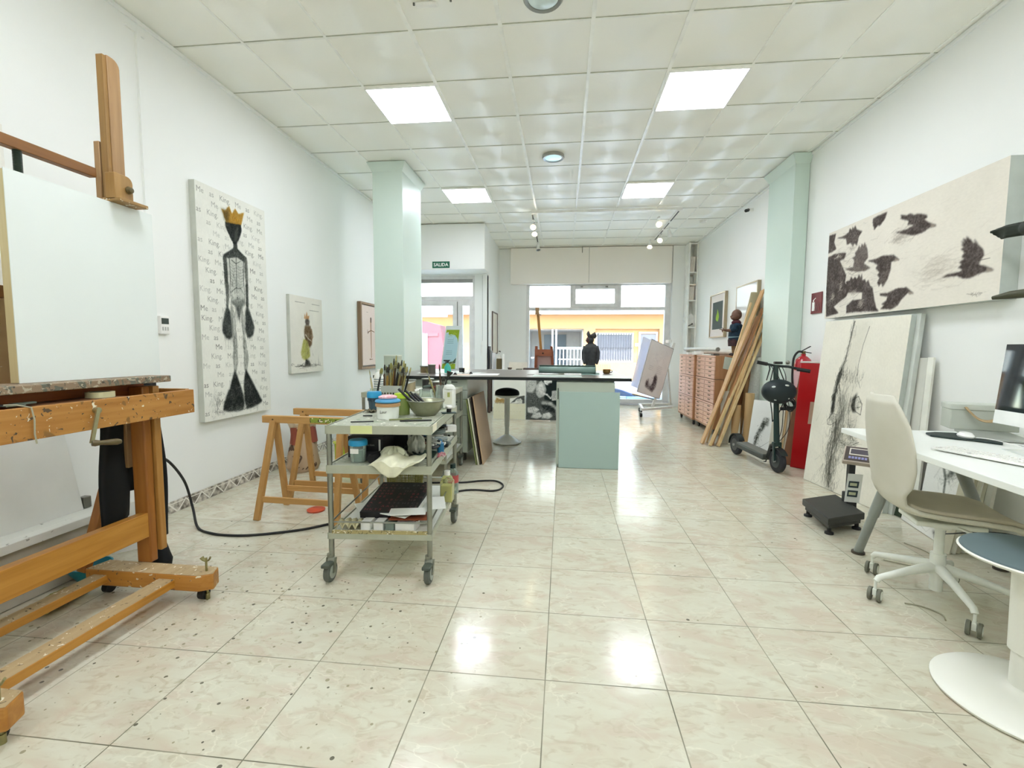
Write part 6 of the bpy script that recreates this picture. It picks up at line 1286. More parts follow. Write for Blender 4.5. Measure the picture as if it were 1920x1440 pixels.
t = solo('pinned_note', M().slab((2.17, 6.6285, .93), (.235, 0, -.045), (.02, 0, .165), .002), mat('pale_green_note', 'c3cdc2', .6), 'pale sheet pinned on the brown side of the nearer plan chest', 'note')
# things on top of the chests
TOPZ = 1.106
t = thing('document_tube', 'long pale grey tube lying on the plan chests', 'tube', (2.2, 7.4, TOPZ)); part('tube_body', M().cyl((2.20, 6.98, TOPZ+.085), (2.06, 8.2, TOPZ+.085), .028, n=24), mat('pale_grey_tube', 'bfbdb6', .4), t, world=True); part('end_cap', M().cyl((2.202, 6.96, TOPZ+.085), (2.20, 6.98, TOPZ+.085), .03, n=24), mat('grey_cap', '8f8d86', .4), t, world=True)
t = thing('paper_roll', 'large white paper roll lying on the plan chests behind the tube', 'roll', (2.35, 7.2, TOPZ)); part('roll_body', M().cyl((2.44, 6.95, TOPZ+.045), (2.36, 8.2, TOPZ+.045), .044, n=28), mat('cream_paper_roll', 'd9d3c8', .6), t, world=True)
for c, d, h, lab, mt in (((2.10, 7.9), (.16, .10), .03, 'small white box at the far end of the plan chests', WHITEP), ((2.09, 7.55), (.14, .14), .05, 'white cube of cards under the grey tube', WHITEP), ((2.12, 7.10), (.10, .34), .015, 'flat white folder near the front of the plan chests', PAP), ((2.14, 6.92), (.08, .2), .022, 'dark-edged case near the front corner of the plan chests', mat('dark_metal', '55534e', .5))):
    solo('stationery_box', M().bb((c[0]-d[0]/2, c[1]-d[1]/2, TOPZ), (c[0]+d[0]/2, c[1]+d[1]/2, TOPZ+h)), mt, lab, 'box', bevel=.003)
# ---- figurine of a bald boy pointing left
fg = thing('boy_figurine', 'figurine of a bald boy in a navy sweater pointing left, standing on the plan chest', 'figurine', (2.36, 6.74, TOPZ))
SKN = mat('figurine_skin', '5f4234', .55, hex2='765342', scale=14)
m = M(); hz = .505
m.ball((0, 0, hz+.055), (.068, .064, .075)); m.ball((-.02, 0, hz+.02), (.05, .05, .045)); m.ball((-.068, 0, hz+.03), (.018, .016, .018)); m.ball((-.055, 0, hz+.005), (.02, .03, .012)); m.ball((.012, -.062, hz+.04), (.014, .008, .022)); m.ball((.012, .062, hz+.04), (.014, .008, .022)); m.tube([(0, 0, hz-.02), (0, 0, hz-.06)], [.032, .036], 12)
part('head', m, SKN, fg, mods=remesh(.006))
for s in (-1, 1): part('eye', M().ball((-.062, s*.024, hz+.045), (.006, .007, .006)), BLKP, fg)
part('mouth', M().ball((-.068, 0, hz+.004), (.004, .016, .003)), mat('lip_dark', '5a3028', .5), fg)
NV = mat('navy_knit', '0e2638', .85, hex2='163348', scale=40, bump=.3)
m = M(); m.lathe([(0, .20), (.105, .20), (.118, .26), (.112, .34), (.095, .42), (.05, .455), (0, .46)], n=28, sx=.8); m.tube([(-.03, -.085, .41), (-.05, -.10, .36), (-.085, -.07, .345)], [.042, .038, .03], 12); m.tube([(.0, .085, .41), (.0, .115, .34), (-.01, .11, .27)], [.04, .037, .032], 12)
sw = part('sweater', m, NV, fg, mods=remesh(.006))
part('sweater_stripe', M().lathe([(.0965, .248), (.099, .262)], n=28, sx=1.0).lathe([(.113, .246), (.121, .262)], n=28, sx=.82), mat('pale_blue_stripe', '8fb0bd', .8), sw)
part('shirt', M().lathe([(.10, .13), (.108, .21), (.10, .24)], n=24, sx=.86, wob=lambda a, k: .06*math.sin(5*a)), mat('dark_plaid', '2c2226', .9, hex2='4a2e30', scale=40), fg, label='dark checked shirt hanging below the sweater')
part('collar', M().lathe([(.034, .455), (.062, .435), (.066, .46), (.045, .485)], n=20, wob=lambda a, k: .1*math.sin(4*a)), mat('maroon_collar', '4a2028', .9), fg)
m = M(); m.tube([(-.08, -.072, .345), (-.13, -.05, .345), (-.165, -.045, .35)], [.024, .02, .016], 10); m.ball((-.175, -.045, .352), (.022, .017, .013))
hd = part('pointing_arm', m, SKN, fg, mods=remesh(.004))
part('index_finger', M().tube([(-.19, -.045, .355), (-.215, -.046, .358), (-.235, -.046, .36)], [.0065, .006, .0045], 8), SKN, hd); part('thumb', M().tube([(-.178, -.045, .362), (-.188, -.042, .375), (-.194, -.042, .381)], [.006, .0055, .004], 8), SKN, hd)
for k in range(3): part('curled_finger', M().tube([(-.19, -.045-.001*k, .349-.007*k), (-.202+.003*k, -.046, .347-.008*k), (-.198+.003*k, -.046, .338-.008*k), (-.186, -.046, .337-.008*k)], [.006, .0058, .0052, .004], 8), SKN, hd)
m = M(); m.ball((-.01, .112, .245), (.02, .018, .026)); part('hand', m, SKN, fg)
m = M(); m.lathe([(0, .14), (.075, .14), (.085, .2), (0, .21)], n=20, sx=.8)
for s in (-1, 1): m.tube([(0, s*.036, .17), (.0, s*.04, .10), (.005, s*.04, .035)], [.044, .036, .03], 12)
part('trousers', m, mat('tan_trousers', '9c7b54', .85, hex2='7a5c3e', scale=20), fg, mods=remesh(.006))
for s in (-1, 1): part('shoe', M().ball((-.02, s*.04, .018), (.05, .026, .02)), mat('dark_shoe', '2a1f1c', .5), fg)
# ---- framed pictures on the far right wall
SIL = mat('champagne_frame', 'a89a7f', .35, .4)
t = thing('framed_picture', 'framed print of a green pear on grey, on the far right wall', 'picture', (2.58, 8.2, 1.4))
m = M(); m.bb((2.56, 7.86, 1.39), (2.609, 7.885, 2.13)); m.bb((2.56, 8.60, 1.39), (2.609, 8.625, 2.13)); m.bb((2.56, 7.885, 1.39), (2.609, 8.60, 1.41)); m.bb((2.56, 7.885, 2.11), (2.609, 8.60, 2.13)); part('frame', m, SIL, t, world=True, bevel=.002)
a = Art((2.575, 8.60, 1.41), (0, -.715, 0), (0, 0, .70), .01, 'f0e8e2'); a.poly([(.1, .12), (.615, .12), (.615, .58), (.1, .58)], '5a6562'); a.poly([(.32, .26), (.40, .25), (.44, .32), (.42, .38), (.37, .44), (.35, .46), (.34, .40), (.29, .34), (.28, .29)], 'a3c84a'); a.line([(.355, .45), (.36, .50)], .008, '5a6a2c')
part('print', a.m, PAINT, t, world=True, smooth=0); 
t = thing('framed_picture', 'large framed glazed picture reflecting the window, behind the boy figurine', 'picture', (2.58, 7.0, 1.2))
m = M(); m.bb((2.56, 6.60, 1.17), (2.609, 6.63, 2.12)); m.bb((2.56, 7.35, 1.17), (2.609, 7.375, 2.12)); m.bb((2.56, 6.63, 1.17), (2.609, 7.35, 1.19)); m.bb((2.56, 6.63, 2.10), (2.609, 7.35, 2.12)); part('frame', m, SIL, t, world=True, bevel=.002); part('print', M().bb((2.58, 6.63, 1.19), (2.59, 7.35, 2.10)), mat('dark_print', 'a8987c', .6), t, world=True); part('glazing', M().bb((2.564, 6.631, 1.191), (2.566, 7.349, 2.099)), glass('picture_glass_strong', 'ffffff', .02, .72), t, world=True, smooth=0)
# ---- planks, rolls and boards leaning in the corner behind the right pillar
PL = [wood('plank_a', 'b78d5c', 'c9a273', 'Z', .55), wood('plank_b', 'd0b27c', 'dcc294', 'Z', .55), wood('plank_c', 'a0744a', 'b58657', 'Z', .55), wood('plank_d', 'c4a06a', 'd2b384', 'Z', .55)]
GP = 'wooden planks leaning in the corner'
for p, q, w_, h_, mi, lab in (((1.755, 6.02, .012), (2.52, 6.32, 1.95), .11, .018, 0, 'widest pinkish plank of the leaning bundle, reaching highest'), ((1.77, 6.06, .02), (2.50, 6.40, 1.62), .07, .02, 2, 'brown plank just under the widest one'), ((1.81, 5.88, .01), (2.50, 6.25, 1.50), .035, .03, 1, 'pale square batten in the middle of the bundle'), ((1.84, 5.93, .01), (2.52, 6.30, 1.72), .09, .016, 2, 'darker plank in the middle of the bundle'), ((1.90, 5.86, .01), (2.52, 6.22, 1.42), .04, .03, 1, 'lowest pale batten in front of the bundle'), ((1.91, 5.92, .01), (2.53, 6.22, 1.66), .05, .02, 3, 'honey-coloured batten on the right of the bundle'), ((1.75, 5.99, .01), (2.28, 6.35, 1.30), .03, .02, 3, 'short thin strip at the left of the bundle'), ((1.83, 6.07, .01), (2.42, 6.42, 1.80), .025, .02, 1, 'thin pale strip behind the bundle')):
    solo('plank', M().bar(p, q, w_, h_, up=(-1, 0, .4)), PL[mi], lab, 'plank', group=GP, bevel=.0015)
t = thing('cardboard_tube', 'long olive-grey cardboard tube leaning behind the planks', 'tube', (2.0, 6.42, 0)); part('tube_body', M().cyl((2.16, 6.53, .035), (2.53, 6.56, 1.94), .062, n=24, cap=False), mat('olive_tube_card', '9c9170', .7), t, world=True, mods=[('SOLIDIFY', dict(thickness=.004))])
KR = mat('kraft_tube', 'c2a173', .7, var=.05, stretch=(1, 1, .2))
def roll_(lab, p, q, r_, mt, name='cardboard_tube', cat='tube'):
    return solo(name, M().cyl(p, q, r_, n=28).cyl(Vector(q)-(Vector(q)-Vector(p)).normalized()*.001, Vector(q)+(Vector(q)-Vector(p)).normalized()*.0015, r_*.8, n=28), mt, lab, cat)
roll_('short upright kraft roll beside the scooter wheel', (2.28, 5.98, 0), (2.30, 6.0, .655), .052, KR)
roll_('second kraft tube standing behind the upright one', (2.14, 6.02, 0), (2.17, 6.05, .50), .05, KR)
roll_('dark-mouthed kraft tube leaning against the plan chest', (2.10, 6.20, .03), (2.32, 6.5, .95), .055, mat('brown_tube', '8f6c42', .7))
solo('white_board', M().slab((1.99, 6.08, .005), (.16, -.05, 0), (.015, .08, .66), .012), mat('cream_board', 'd8d5c4', .6), 'cream board standing left of the kraft tubes', 'board'); solo('white_board', M().slab((2.06, 6.0, .005), (.12, -.06, 0), (.03, .1, .48), .012), mat('grey_cream_board', 'c9c6b4', .6), 'shorter grey-cream board standing before the cream one', 'board')
roll_('tall translucent bubble-wrap roll leaning on the pillar edge', (2.40, 6.235, .09), (2.505, 6.24, 1.09), .09, mat('bubble_wrap', 'c6cbc5', .3, var=.08, scale=60, bump=.5), 'bubble_wrap_roll', 'roll')
roll_('brown roll standing behind the bubble wrap', (2.33, 6.32, .03), (2.44, 6.40, .8), .05, mat('brown_tube', '8f6c42', .7))
k = Ras(.276, .616, .003, 'e6e8e4', .02, 6); k.poly([(.07, .05), (.10, .12), (.12, .22), (.16, .30), (.18, .38), (.14, .36), (.10, .28), (.07, .18)], '2f312b', .006, .9, .6); k.poly([(.12, .33), (.14, .42), (.20, .42), (.20, .33)], '33352f', .008, .8, .6); k.line([(.05, .04), (.15, .08), (.26, .18)], .008, '222420'); k.hatch(.12, .2, .04, .12, 60, .04, .006, ['e6e8e4', '2a2c28', '8c8e88'], alpha=.6)
canvas_thing('drawing', 'white board with a black brush drawing leaning behind the scooter', 'drawing', k, (2.14, 5.62, .004), (.19, -.20, 0), (.10, .10, .60), .018, mat('pale_canvas_side', 'd9d8cc', .7))
for i in range(4): solo('stretcher_frame', M().slab((2.30+.028*i, 5.44+.005*i, .004), (.10, -.06, 0), (.055, .02, .57-.02*i), .014), PL[1] if i % 2 else mat('cream_board', 'd8d5c4', .6), '%s narrow pale frame edge behind the scooter stem' % ['first', 'second', 'third', 'fourth'][i], 'frame', group='frame edges behind the scooter')
# ---- electric scooter with helmet
es = thing('electric_scooter', 'dark electric scooter parked beside the right pillar', 'scooter', (2.06, 4.95, 0))
SB = mat('scooter_black', '161f1f', .4); SBG = mat('scooter_dark_green', '17302d', .4)
F_, B_ = Vector((2.085, 4.70, .115)), Vector((1.975, 5.47, .115)); dirv = (F_-B_).normalized(); side = Vector((dirv.y, -dirv.x, 0))
for c, lab in ((F_, 'front'), (B_, 'rear')):
    w_ = part('wheel', M().cyl(c-side*.022, c+side*.022, .113, n=40), mat('tyre_black', '25262b', .7), es, world=True, bevel=.014, segs=3); part('hub', M().cyl(c-side*.026, c+side*.026, .068, n=28), mat('hub_black', '303635', .4), w_, world=True, bevel=.004); part('axle_cap', M().cyl(c-side*.04, c+side*.04, .014, n=14), GREYP, w_, world=True)
def arc(c, r_, a0, a1, wd, th=.006):
    m = M(); n_ = 12; P = []
    for i in range(n_+1):
        a = a0+(a1-a0)*i/n_; o = dirv*math.cos(a)+Vector((0, 0, 1))*math.sin(a); P.append([m.v(c+o*rr_+side*s*wd) for rr_, s in ((r_, -1), (r_, 1), (r_+th, 1), (r_+th, -1))])
    for A, B in zip(P, P[1:]):
        for i in range(4): j = (i+1) % 4; m._f([A[i], A[j], B[j], B[i]])
    m._f(P[0]); m._f(P[-1][::-1]); return m
part('front_mudguard', arc(F_, .122, .6, 2.4, .032), SB, es, world=True); part('rear_mudguard', arc(B_, .122, .5, 3.2, .032), SB, es, world=True)
d0 = B_+dirv*.11+Vector((0, 0, .02)); d1 = F_-dirv*.15+Vector((0, 0, .0)); part('deck', M().bar(d0, d1, .135, .055), mat('deck_grey', '4a4e4a', .6), es, world=True, bevel=.012); part('deck_mat', M().bar(d0+Vector((0, 0, .03)), d1+Vector((0, 0, .03)), .12, .006), mat('deck_rubber', '6f7068', .9), es, world=True)
part('side_strip', M().bar(d0+dirv*.02-side*.069, d1-dirv*.05-side*.069, .003, .02), mat('grey_strip', '8d908a', .4), es, world=True)
part('kickstand', M().tube([d1-dirv*.1-side*.04+Vector((0, 0, -.03)), d1-dirv*.13-side*.05+Vector((0, 0, -.075)), d1-dirv*.16-side*.05+Vector((0, 0, -.08))], .006, 8), SB, es, world=True)
hp = F_-dirv*.03+Vector((0, 0, .16)); top = F_-dirv*.10+Vector((-.005, 0, .92))
part('fork', M().bar(F_+Vector((0, 0, .0))-side*.035, hp-side*.03, .018, .03).bar(F_+side*.035, hp+side*.03, .018, .03).bar(hp-side*.04, hp+side*.04, .04, .04), SBG, es, world=True, bevel=.004); part('neck', M().tube([d1, hp-dirv*.07+Vector((0, 0, -.03)), hp], [.03, .028, .026], 12), SB, es, world=True)
part('stem', M().tube([hp-Vector((0, 0, .02)), hp.lerp(top, .5), top], [.027, .024, .022], 16), SBG, es, world=True); part('fork_reflector', M().box(F_-side*.047+Vector((0, 0, .03)), (.006, .02, .07)), mat('olive_reflector', '8a8a2c', .3), es, world=True)
hl, hr_ = top+Vector((-.165, .03, .035)), top+Vector((.27, -.10, -.045)); part('handlebar', M().tube([hl, top+Vector((-.05, .01, .01)), top+Vector((0, 0, .0)), top+Vector((.1, -.03, -.005)), hr_], .0125, 12), SB, es, world=True)
for a_, b_2 in ((hl, hl.lerp(top, .55)), (hr_, hr_.lerp(top, .38))): part('grip', M().cyl(a_, b_2, .0175, n=16), RUB, es, world=True)
part('display', M().box(top+Vector((.02, 0, .03)), (.07, .05, .025)), BLKP, es, world=True, bevel=.006); part('bell', M().ball(top+Vector((.10, -.02, .035)), .02), STEEL, es, world=True); part('brake_lever', M().tube([top+Vector((-.06, .0, .01)), top+Vector((-.07, -.04, -.03)), top+Vector((-.10, -.05, -.14))], [.007, .007, .005], 8), SB, es, world=True)
for k in range(2): part('brake_cable', M().tube(smooth_pts([top+Vector((-.05+.1*k, -.01, 0)), top+Vector((.0+.06*k, -.09, -.12)), hp.lerp(top, .5)+Vector((.10-.05*k, -.04, .0)), hp.lerp(top, .2)+Vector((.10-.06*k, -.02, 0)), hp]), .0035, 6), SB, es, world=True)
lk = thing('cable_lock', 'coiled black cable lock strapped to the scooter stem', 'lock', hp.lerp(top, .52)); 
for k in range(4): part('cable_coil', M().torus(hp.lerp(top, .50)+Vector((.115, -.02, .03-.012*k)), .052, .006, axis=(.3*(k % 2), -.7, .5-.1*k), n=24), RUB, lk, world=True)
part('lock_body', M().cyl(hp.lerp(top, .48)+Vector((.03, -.02, -.02)), hp.lerp(top, .48)+Vector((.14, -.03, -.01)), .016), BLKP, lk, world=True)
hc = top+Vector((.0, -.075, -.245)); hm = thing('bicycle_helmet', 'dark teal helmet hanging on the scooter stem', 'helmet', hc)
HM = mat('dark_teal_shell', '0c1e22', .5, var=.05)
m = M(); m.lathe([(.152, -.01), (.156, .02), (.146, .055), (.115, .09), (.06, .112), (0, .118)], hc, n=36, axis=(0, -1, .12), sx=1.0, sy=.76); part('shell', m, HM, hm, world=True, mods=[('SOLIDIFY', dict(thickness=.02, offset=-1))])
for dx, dz, w_ in ((-.075, .05, .045), (.035, .065, .045), (-.055, -.07, .03), (.055, -.055, .025)):
    yy = -math.sqrt(max(0, 1-(dx/.156)**2-(dz/.118)**2))*.115; part('vent', M().ball(hc+Vector((dx, yy, dz)), (w_*.5, .010, .011)), mat('vent_grey', 'c9d0cc', .5), hm, world=True)
for s in (-1, 1): part('chin_strap', M().tube([hc+Vector((s*.07, .02, .08)), top+Vector((s*.02, -.01, .0))], .005, 6), RUB, hm, world=True)
for s in (-1, 1): part('chin_strap', M().tube(smooth_pts([hc+Vector((s*.06, .01, -.10)), hc+Vector((s*.035, .03, -.2)), hc+Vector((-.02, .04, -.30))]), .005, 6), RUB, hm, world=True)
# ---- fire extinguisher, red case, cardboard length
fe = thing('fire_extinguisher', 'red fire extinguisher behind the scooter handlebar, hung on the wall', 'fire extinguisher', (2.50, 5.18, .68))
REDP = mat('extinguisher_red', 'b3202c', .25, coat=.5)
part('cylinder', M().lathe([(0, 0), (.075, 0), (.082, .02), (.082, .36), (.07, .41), (.04, .44), (.022, .45), (.022, .47), (0, .47)], n=32), REDP, fe); part('label', M().lathe([(.0825, .12), (.0825, .30)], n=32), mat('pink_white_label', 'e0b9bb', .5), fe)
part('valve', M().cyl((0, 0, .465), (0, 0, .50), .018), mat('dark_brass', '6a5a3a', .4, .7), fe); part('lever', M().bar((-.02, 0, .50), (.06, -.01, .55), .018, .008).bar((-.01, 0, .495), (.07, -.01, .48), .018, .008), BLKP, fe); part('hose', M().tube(smooth_pts([(-.01, 0, .49), (-.06, -.01, .49), (-.10, -.01, .42), (-.105, -.01, .25), (-.095, -.01, .12)]), .011, 10), RUB, fe); part('wall_bracket', M().bb((.075, -.03, .2), (.109, .03, .26)), mat('grey_metal', '77776f', .4, .8), fe)
rb_ = thing('red_case', 'tall red hard case with a paper label standing behind the leaning canvas', 'case', (2.43, 4.85, 0))
part('case_body', M().slab((2.315, 4.95, .002), (.17, -.16, 0), (.06, .02, 1.06), .08), mat('case_red', 'b00d14', .3, var=.03), rb_, world=True, bevel=.006); part('case_lid', M().slab((2.372, 4.972, 1.063), (.18, -.165, 0), (.003, 0, .018), .085), mat('white_lid', 'd8cfc8', .5), rb_, world=True, bevel=.003); part('paper_label', M().slab((2.425, 4.86+.012, .46), (.10, -.08, 0), (.016, .004, .22), .001).slab((2.4262, 4.8705, .46), (.10, -.08, 0), (.016, .004, .22), .002), mat('kraft_label', 'c2a08a', .6), rb_, world=True)
solo('cardboard_length', M().slab((2.285, 5.06, .003), (.07, -.05, 0), (.15, .02, 1.02), .05), mat('brown_board_dark', '7a5438', .7), 'tall brown cardboard length leaning between scooter and red case', 'cardboard')
fs = thing('fire_sign', 'dark red fire extinguisher sign on the wall above the extinguisher', 'sign', (2.60, 5.19, 1.56))
part('plate', M().bb((2.598, 5.085, 1.57), (2.606, 5.285, 1.785)), mat('fire_sign_red', '701824', .4), fs, world=True)
m = M(); m.bb((2.5965, 5.215, 1.60), (2.598, 5.262, 1.69)); m.bb((2.5965, 5.228, 1.695), (2.598, 5.248, 1.71)); m.bar((2.597, 5.238, 1.712), (2.597, 5.195, 1.73), .001, .008); [m.tube([(2.5972, 5.19-.03*k, 1.595), (2.5972, 5.20-.03*k, 1.635), (2.5972, 5.18-.03*k, 1.665), (2.5972, 5.188-.03*k, 1.72-.02*k)], [.009, .008, .006, .002], 6, flat=.2) for k in range(3)]; part('pictogram', m, mat('sign_white', 'f2f5f0', .5), fs, world=True)
# ---- bird painting
def bird_art(t):
    k = Ras(1.82, .81, .0035, 'eae4d8', .02, 31); D = '453c39'
    Bs = [[[0,.787],[.112,.783],[.09,.705],[.131,.638],[.067,.622],[0,.62]],
    [[.127,.737],[.235,.729],[.309,.745],[.324,.779],[.353,.756],[.359,.784],[.383,.759],[.398,.787],[.425,.743],[.506,.707],[.462,.676],[.44,.601],[.402,.631],[.387,.601],[.347,.643],[.292,.638],[.276,.697]],
    [[.636,.777],[.69,.782],[.803,.785],[.783,.737],[.721,.695],[.705,.709],[.662,.68],[.637,.726]],
    [[0,.583],[.091,.594],[.192,.586],[.29,.57],[.266,.521],[.199,.516],[.244,.457],[.31,.368],[.298,.303],[.378,.248],[.33,.176],[.256,.15],[.142,.103],[.229,.038],[.024,.017],[0,.295]],
    [[.285,.428],[.405,.424],[.417,.482],[.378,.511],[.431,.511],[.419,.546],[.453,.561],[.469,.6],[.494,.573],[.508,.607],[.533,.576],[.541,.611],[.588,.543],[.604,.468],[.55,.431],[.645,.378],[.574,.364],[.472,.373],[.362,.399]],
    [[.598,.443],[.709,.438],[.783,.449],[.912,.43],[.978,.381],[.889,.385],[.888,.328],[.86,.255],[.808,.198],[.789,.235],[.762,.209],[.741,.242],[.763,.279],[.73,.304],[.758,.324],[.709,.362],[.73,.384],[.681,.413]],
    [[.316,.311],[.371,.315],[.386,.345],[.416,.314],[.44,.337],[.469,.311],[.495,.35],[.52,.315],[.534,.35],[.548,.289],[.581,.295],[.601,.261],[.623,.284],[.652,.234],[.686,.209],[.72,.103],[.749,.04],[.782,.012],[.507,.028],[.345,.029],[.347,.096],[.426,.133],[.556,.13],[.555,.188],[.326,.21]],
    [[.775,.152],[.871,.146],[.965,.168],[1.071,.164],[1.15,.109],[1.087,.121],[1.027,.081],[.992,.038],[.926,.015],[.854,.023],[.796,.026],[.837,.052],[.806,.065],[.862,.089],[.874,.117],[.784,.136]],
    [[.902,.601],[.977,.593],[1.053,.597],[1.102,.607],[1.032,.625],[1.048,.648],[.954,.691],[.967,.697],[.951,.72],[1.018,.697],[1.056,.702],[1.095,.68],[1.143,.674],[1.216,.646],[1.227,.626],[1.195,.622],[1.232,.595],[1.314,.548],[1.248,.548],[1.192,.531],[1.109,.531],[1.032,.556],[.978,.578]],
    [[1.391,.186],[1.431,.201],[1.529,.201],[1.556,.213],[1.517,.231],[1.544,.246],[1.523,.266],[1.559,.279],[1.539,.298],[1.56,.318],[1.529,.348],[1.553,.351],[1.52,.381],[1.546,.372],[1.52,.401],[1.554,.382],[1.533,.414],[1.567,.394],[1.56,.419],[1.595,.392],[1.615,.368],[1.633,.36],[1.622,.388],[1.657,.344],[1.689,.314],[1.7,.275],[1.679,.249],[1.668,.225],[1.708,.212],[1.743,.193],[1.776,.173],[1.728,.175],[1.677,.17],[1.617,.152],[1.562,.157],[1.512,.18]]]
    k.hatch(.3, .4, .3, .38, 420, .14, .007, ['a8a096', 'c9c1b4', '8d857c', '6f6761'], ang=.2, spread=.35, alpha=.35); k.hatch(.7, .3, .25, .2, 120, .14, .005, ['a8a096', 'c9c1b4'], ang=.15, spread=.2, alpha=.4)
    k.hatch(1.36, .25, .18, .11, 170, .16, .012, ['c9c1b4', 'b9b0a4'], ang=.15, spread=.12, alpha=.28); k.hatch(1.0, .56, .12, .05, 110, .12, .012, ['b9b0a4', '9a9187'], ang=.25, spread=.2, alpha=.3)
    k.hatch(1.1, .5, .7, .3, 90, .12, .004, ['b3aa9d'], ang=.2, spread=.15, alpha=.4)
    for i, p in enumerate(Bs):
        k.poly(p, D if i != 4 else '665c57', .0035, .95, .22); xs = [q[0] for q in p]; ys = [q[1] for q in p]; k.within(p, int(2200*(max(xs)-min(xs))*(max(ys)-min(ys)))+25, .035, .005, ['6f6560', '332c2a', '5a504c', '3b3431'], ang=.7, spread=.7, alpha=.5)
    for (x, y, w_, h_) in ((.38, .60, .05, .02), (.17, .56, .08, .02), (.24, .30, .03, .05), (.45, .20, .06, .03), (.12, .20, .03, .05), (.55, .10, .05, .03)): k.hatch(x, y, w_, h_, 30, .05, .010, ['cfc6b8', 'a89f94'], ang=.4, alpha=.6)
    for (x, y) in ((.978, .381), (1.15, .109), (1.314, .548), (1.776, .173)): k.poly([(x, y), (x-.05, y+.026), (x-.055, y-.004)], 'a3978a', .003)
    k.line([(1.66, .25), (1.74, .25)], .007, D, .006); k.line([(1.60, .055), (1.66, .045), (1.75, .055)], .006, '8d857a'); k.hatch(1.66, .05, .05, .012, 22, .03, .004, ['6f675e'], alpha=.8); k.line([(1.70, .27), (1.81, .30)], .004, 'a89f92')
    k.face('painted_face', (2.515, 4.85, 1.495), (0, -1.82, 0), (0, 0, .81), t)
t = thing('painting', 'wide canvas of dark crows flying right over cream, high on the right wall', 'painting', (2.56, 3.94, 1.495))
part('canvas_box', M().slab((2.515, 4.85, 1.495), (0, -1.82, 0), (0, 0, .81), .093), mat('grey_canvas_side', 'bcc3bd', .7), t, world=True, smooth=0); bird_art(t)
hd_ = thing('wall_sculpture', 'dark bronze hand-like sculpture cut by the right photo edge, before the bird painting', 'sculpture', (2.44, 2.87, 1.80))
m = M()
for k in range(4): m.tube([(2.40+.01*k, 2.98-.012*k, 1.865-.014*k), (2.42, 2.90, 1.875-.016*k), (2.45, 2.80, 1.87-.014*k)], [.008, .013, .018], 10)
m.ball((2.45, 2.80, 1.85), (.04, .06, .045)); m.tube([(2.45, 2.78, 1.85), (2.50, 2.66, 1.83), (2.60, 2.60, 1.80)], [.035, .035, .04], 12)
part('bronze_hand', m, mat('dark_bronze', '1c2418', .5, .3), hd_, world=True, mods=remesh(.006))
hd2 = thing('wall_sculpture', 'lower dark bronze piece cut by the right photo edge, under the bird painting', 'sculpture', (2.44, 2.85, 1.45))
part('bronze_piece', M().tube([(2.40, 2.93, 1.492), (2.43, 2.86, 1.50), (2.47, 2.76, 1.505), (2.6, 2.70, 1.50)], [.01, .022, .026, .03], 12), mat('dark_bronze_olive', '4a4a38', .5, .3), hd2, world=True)
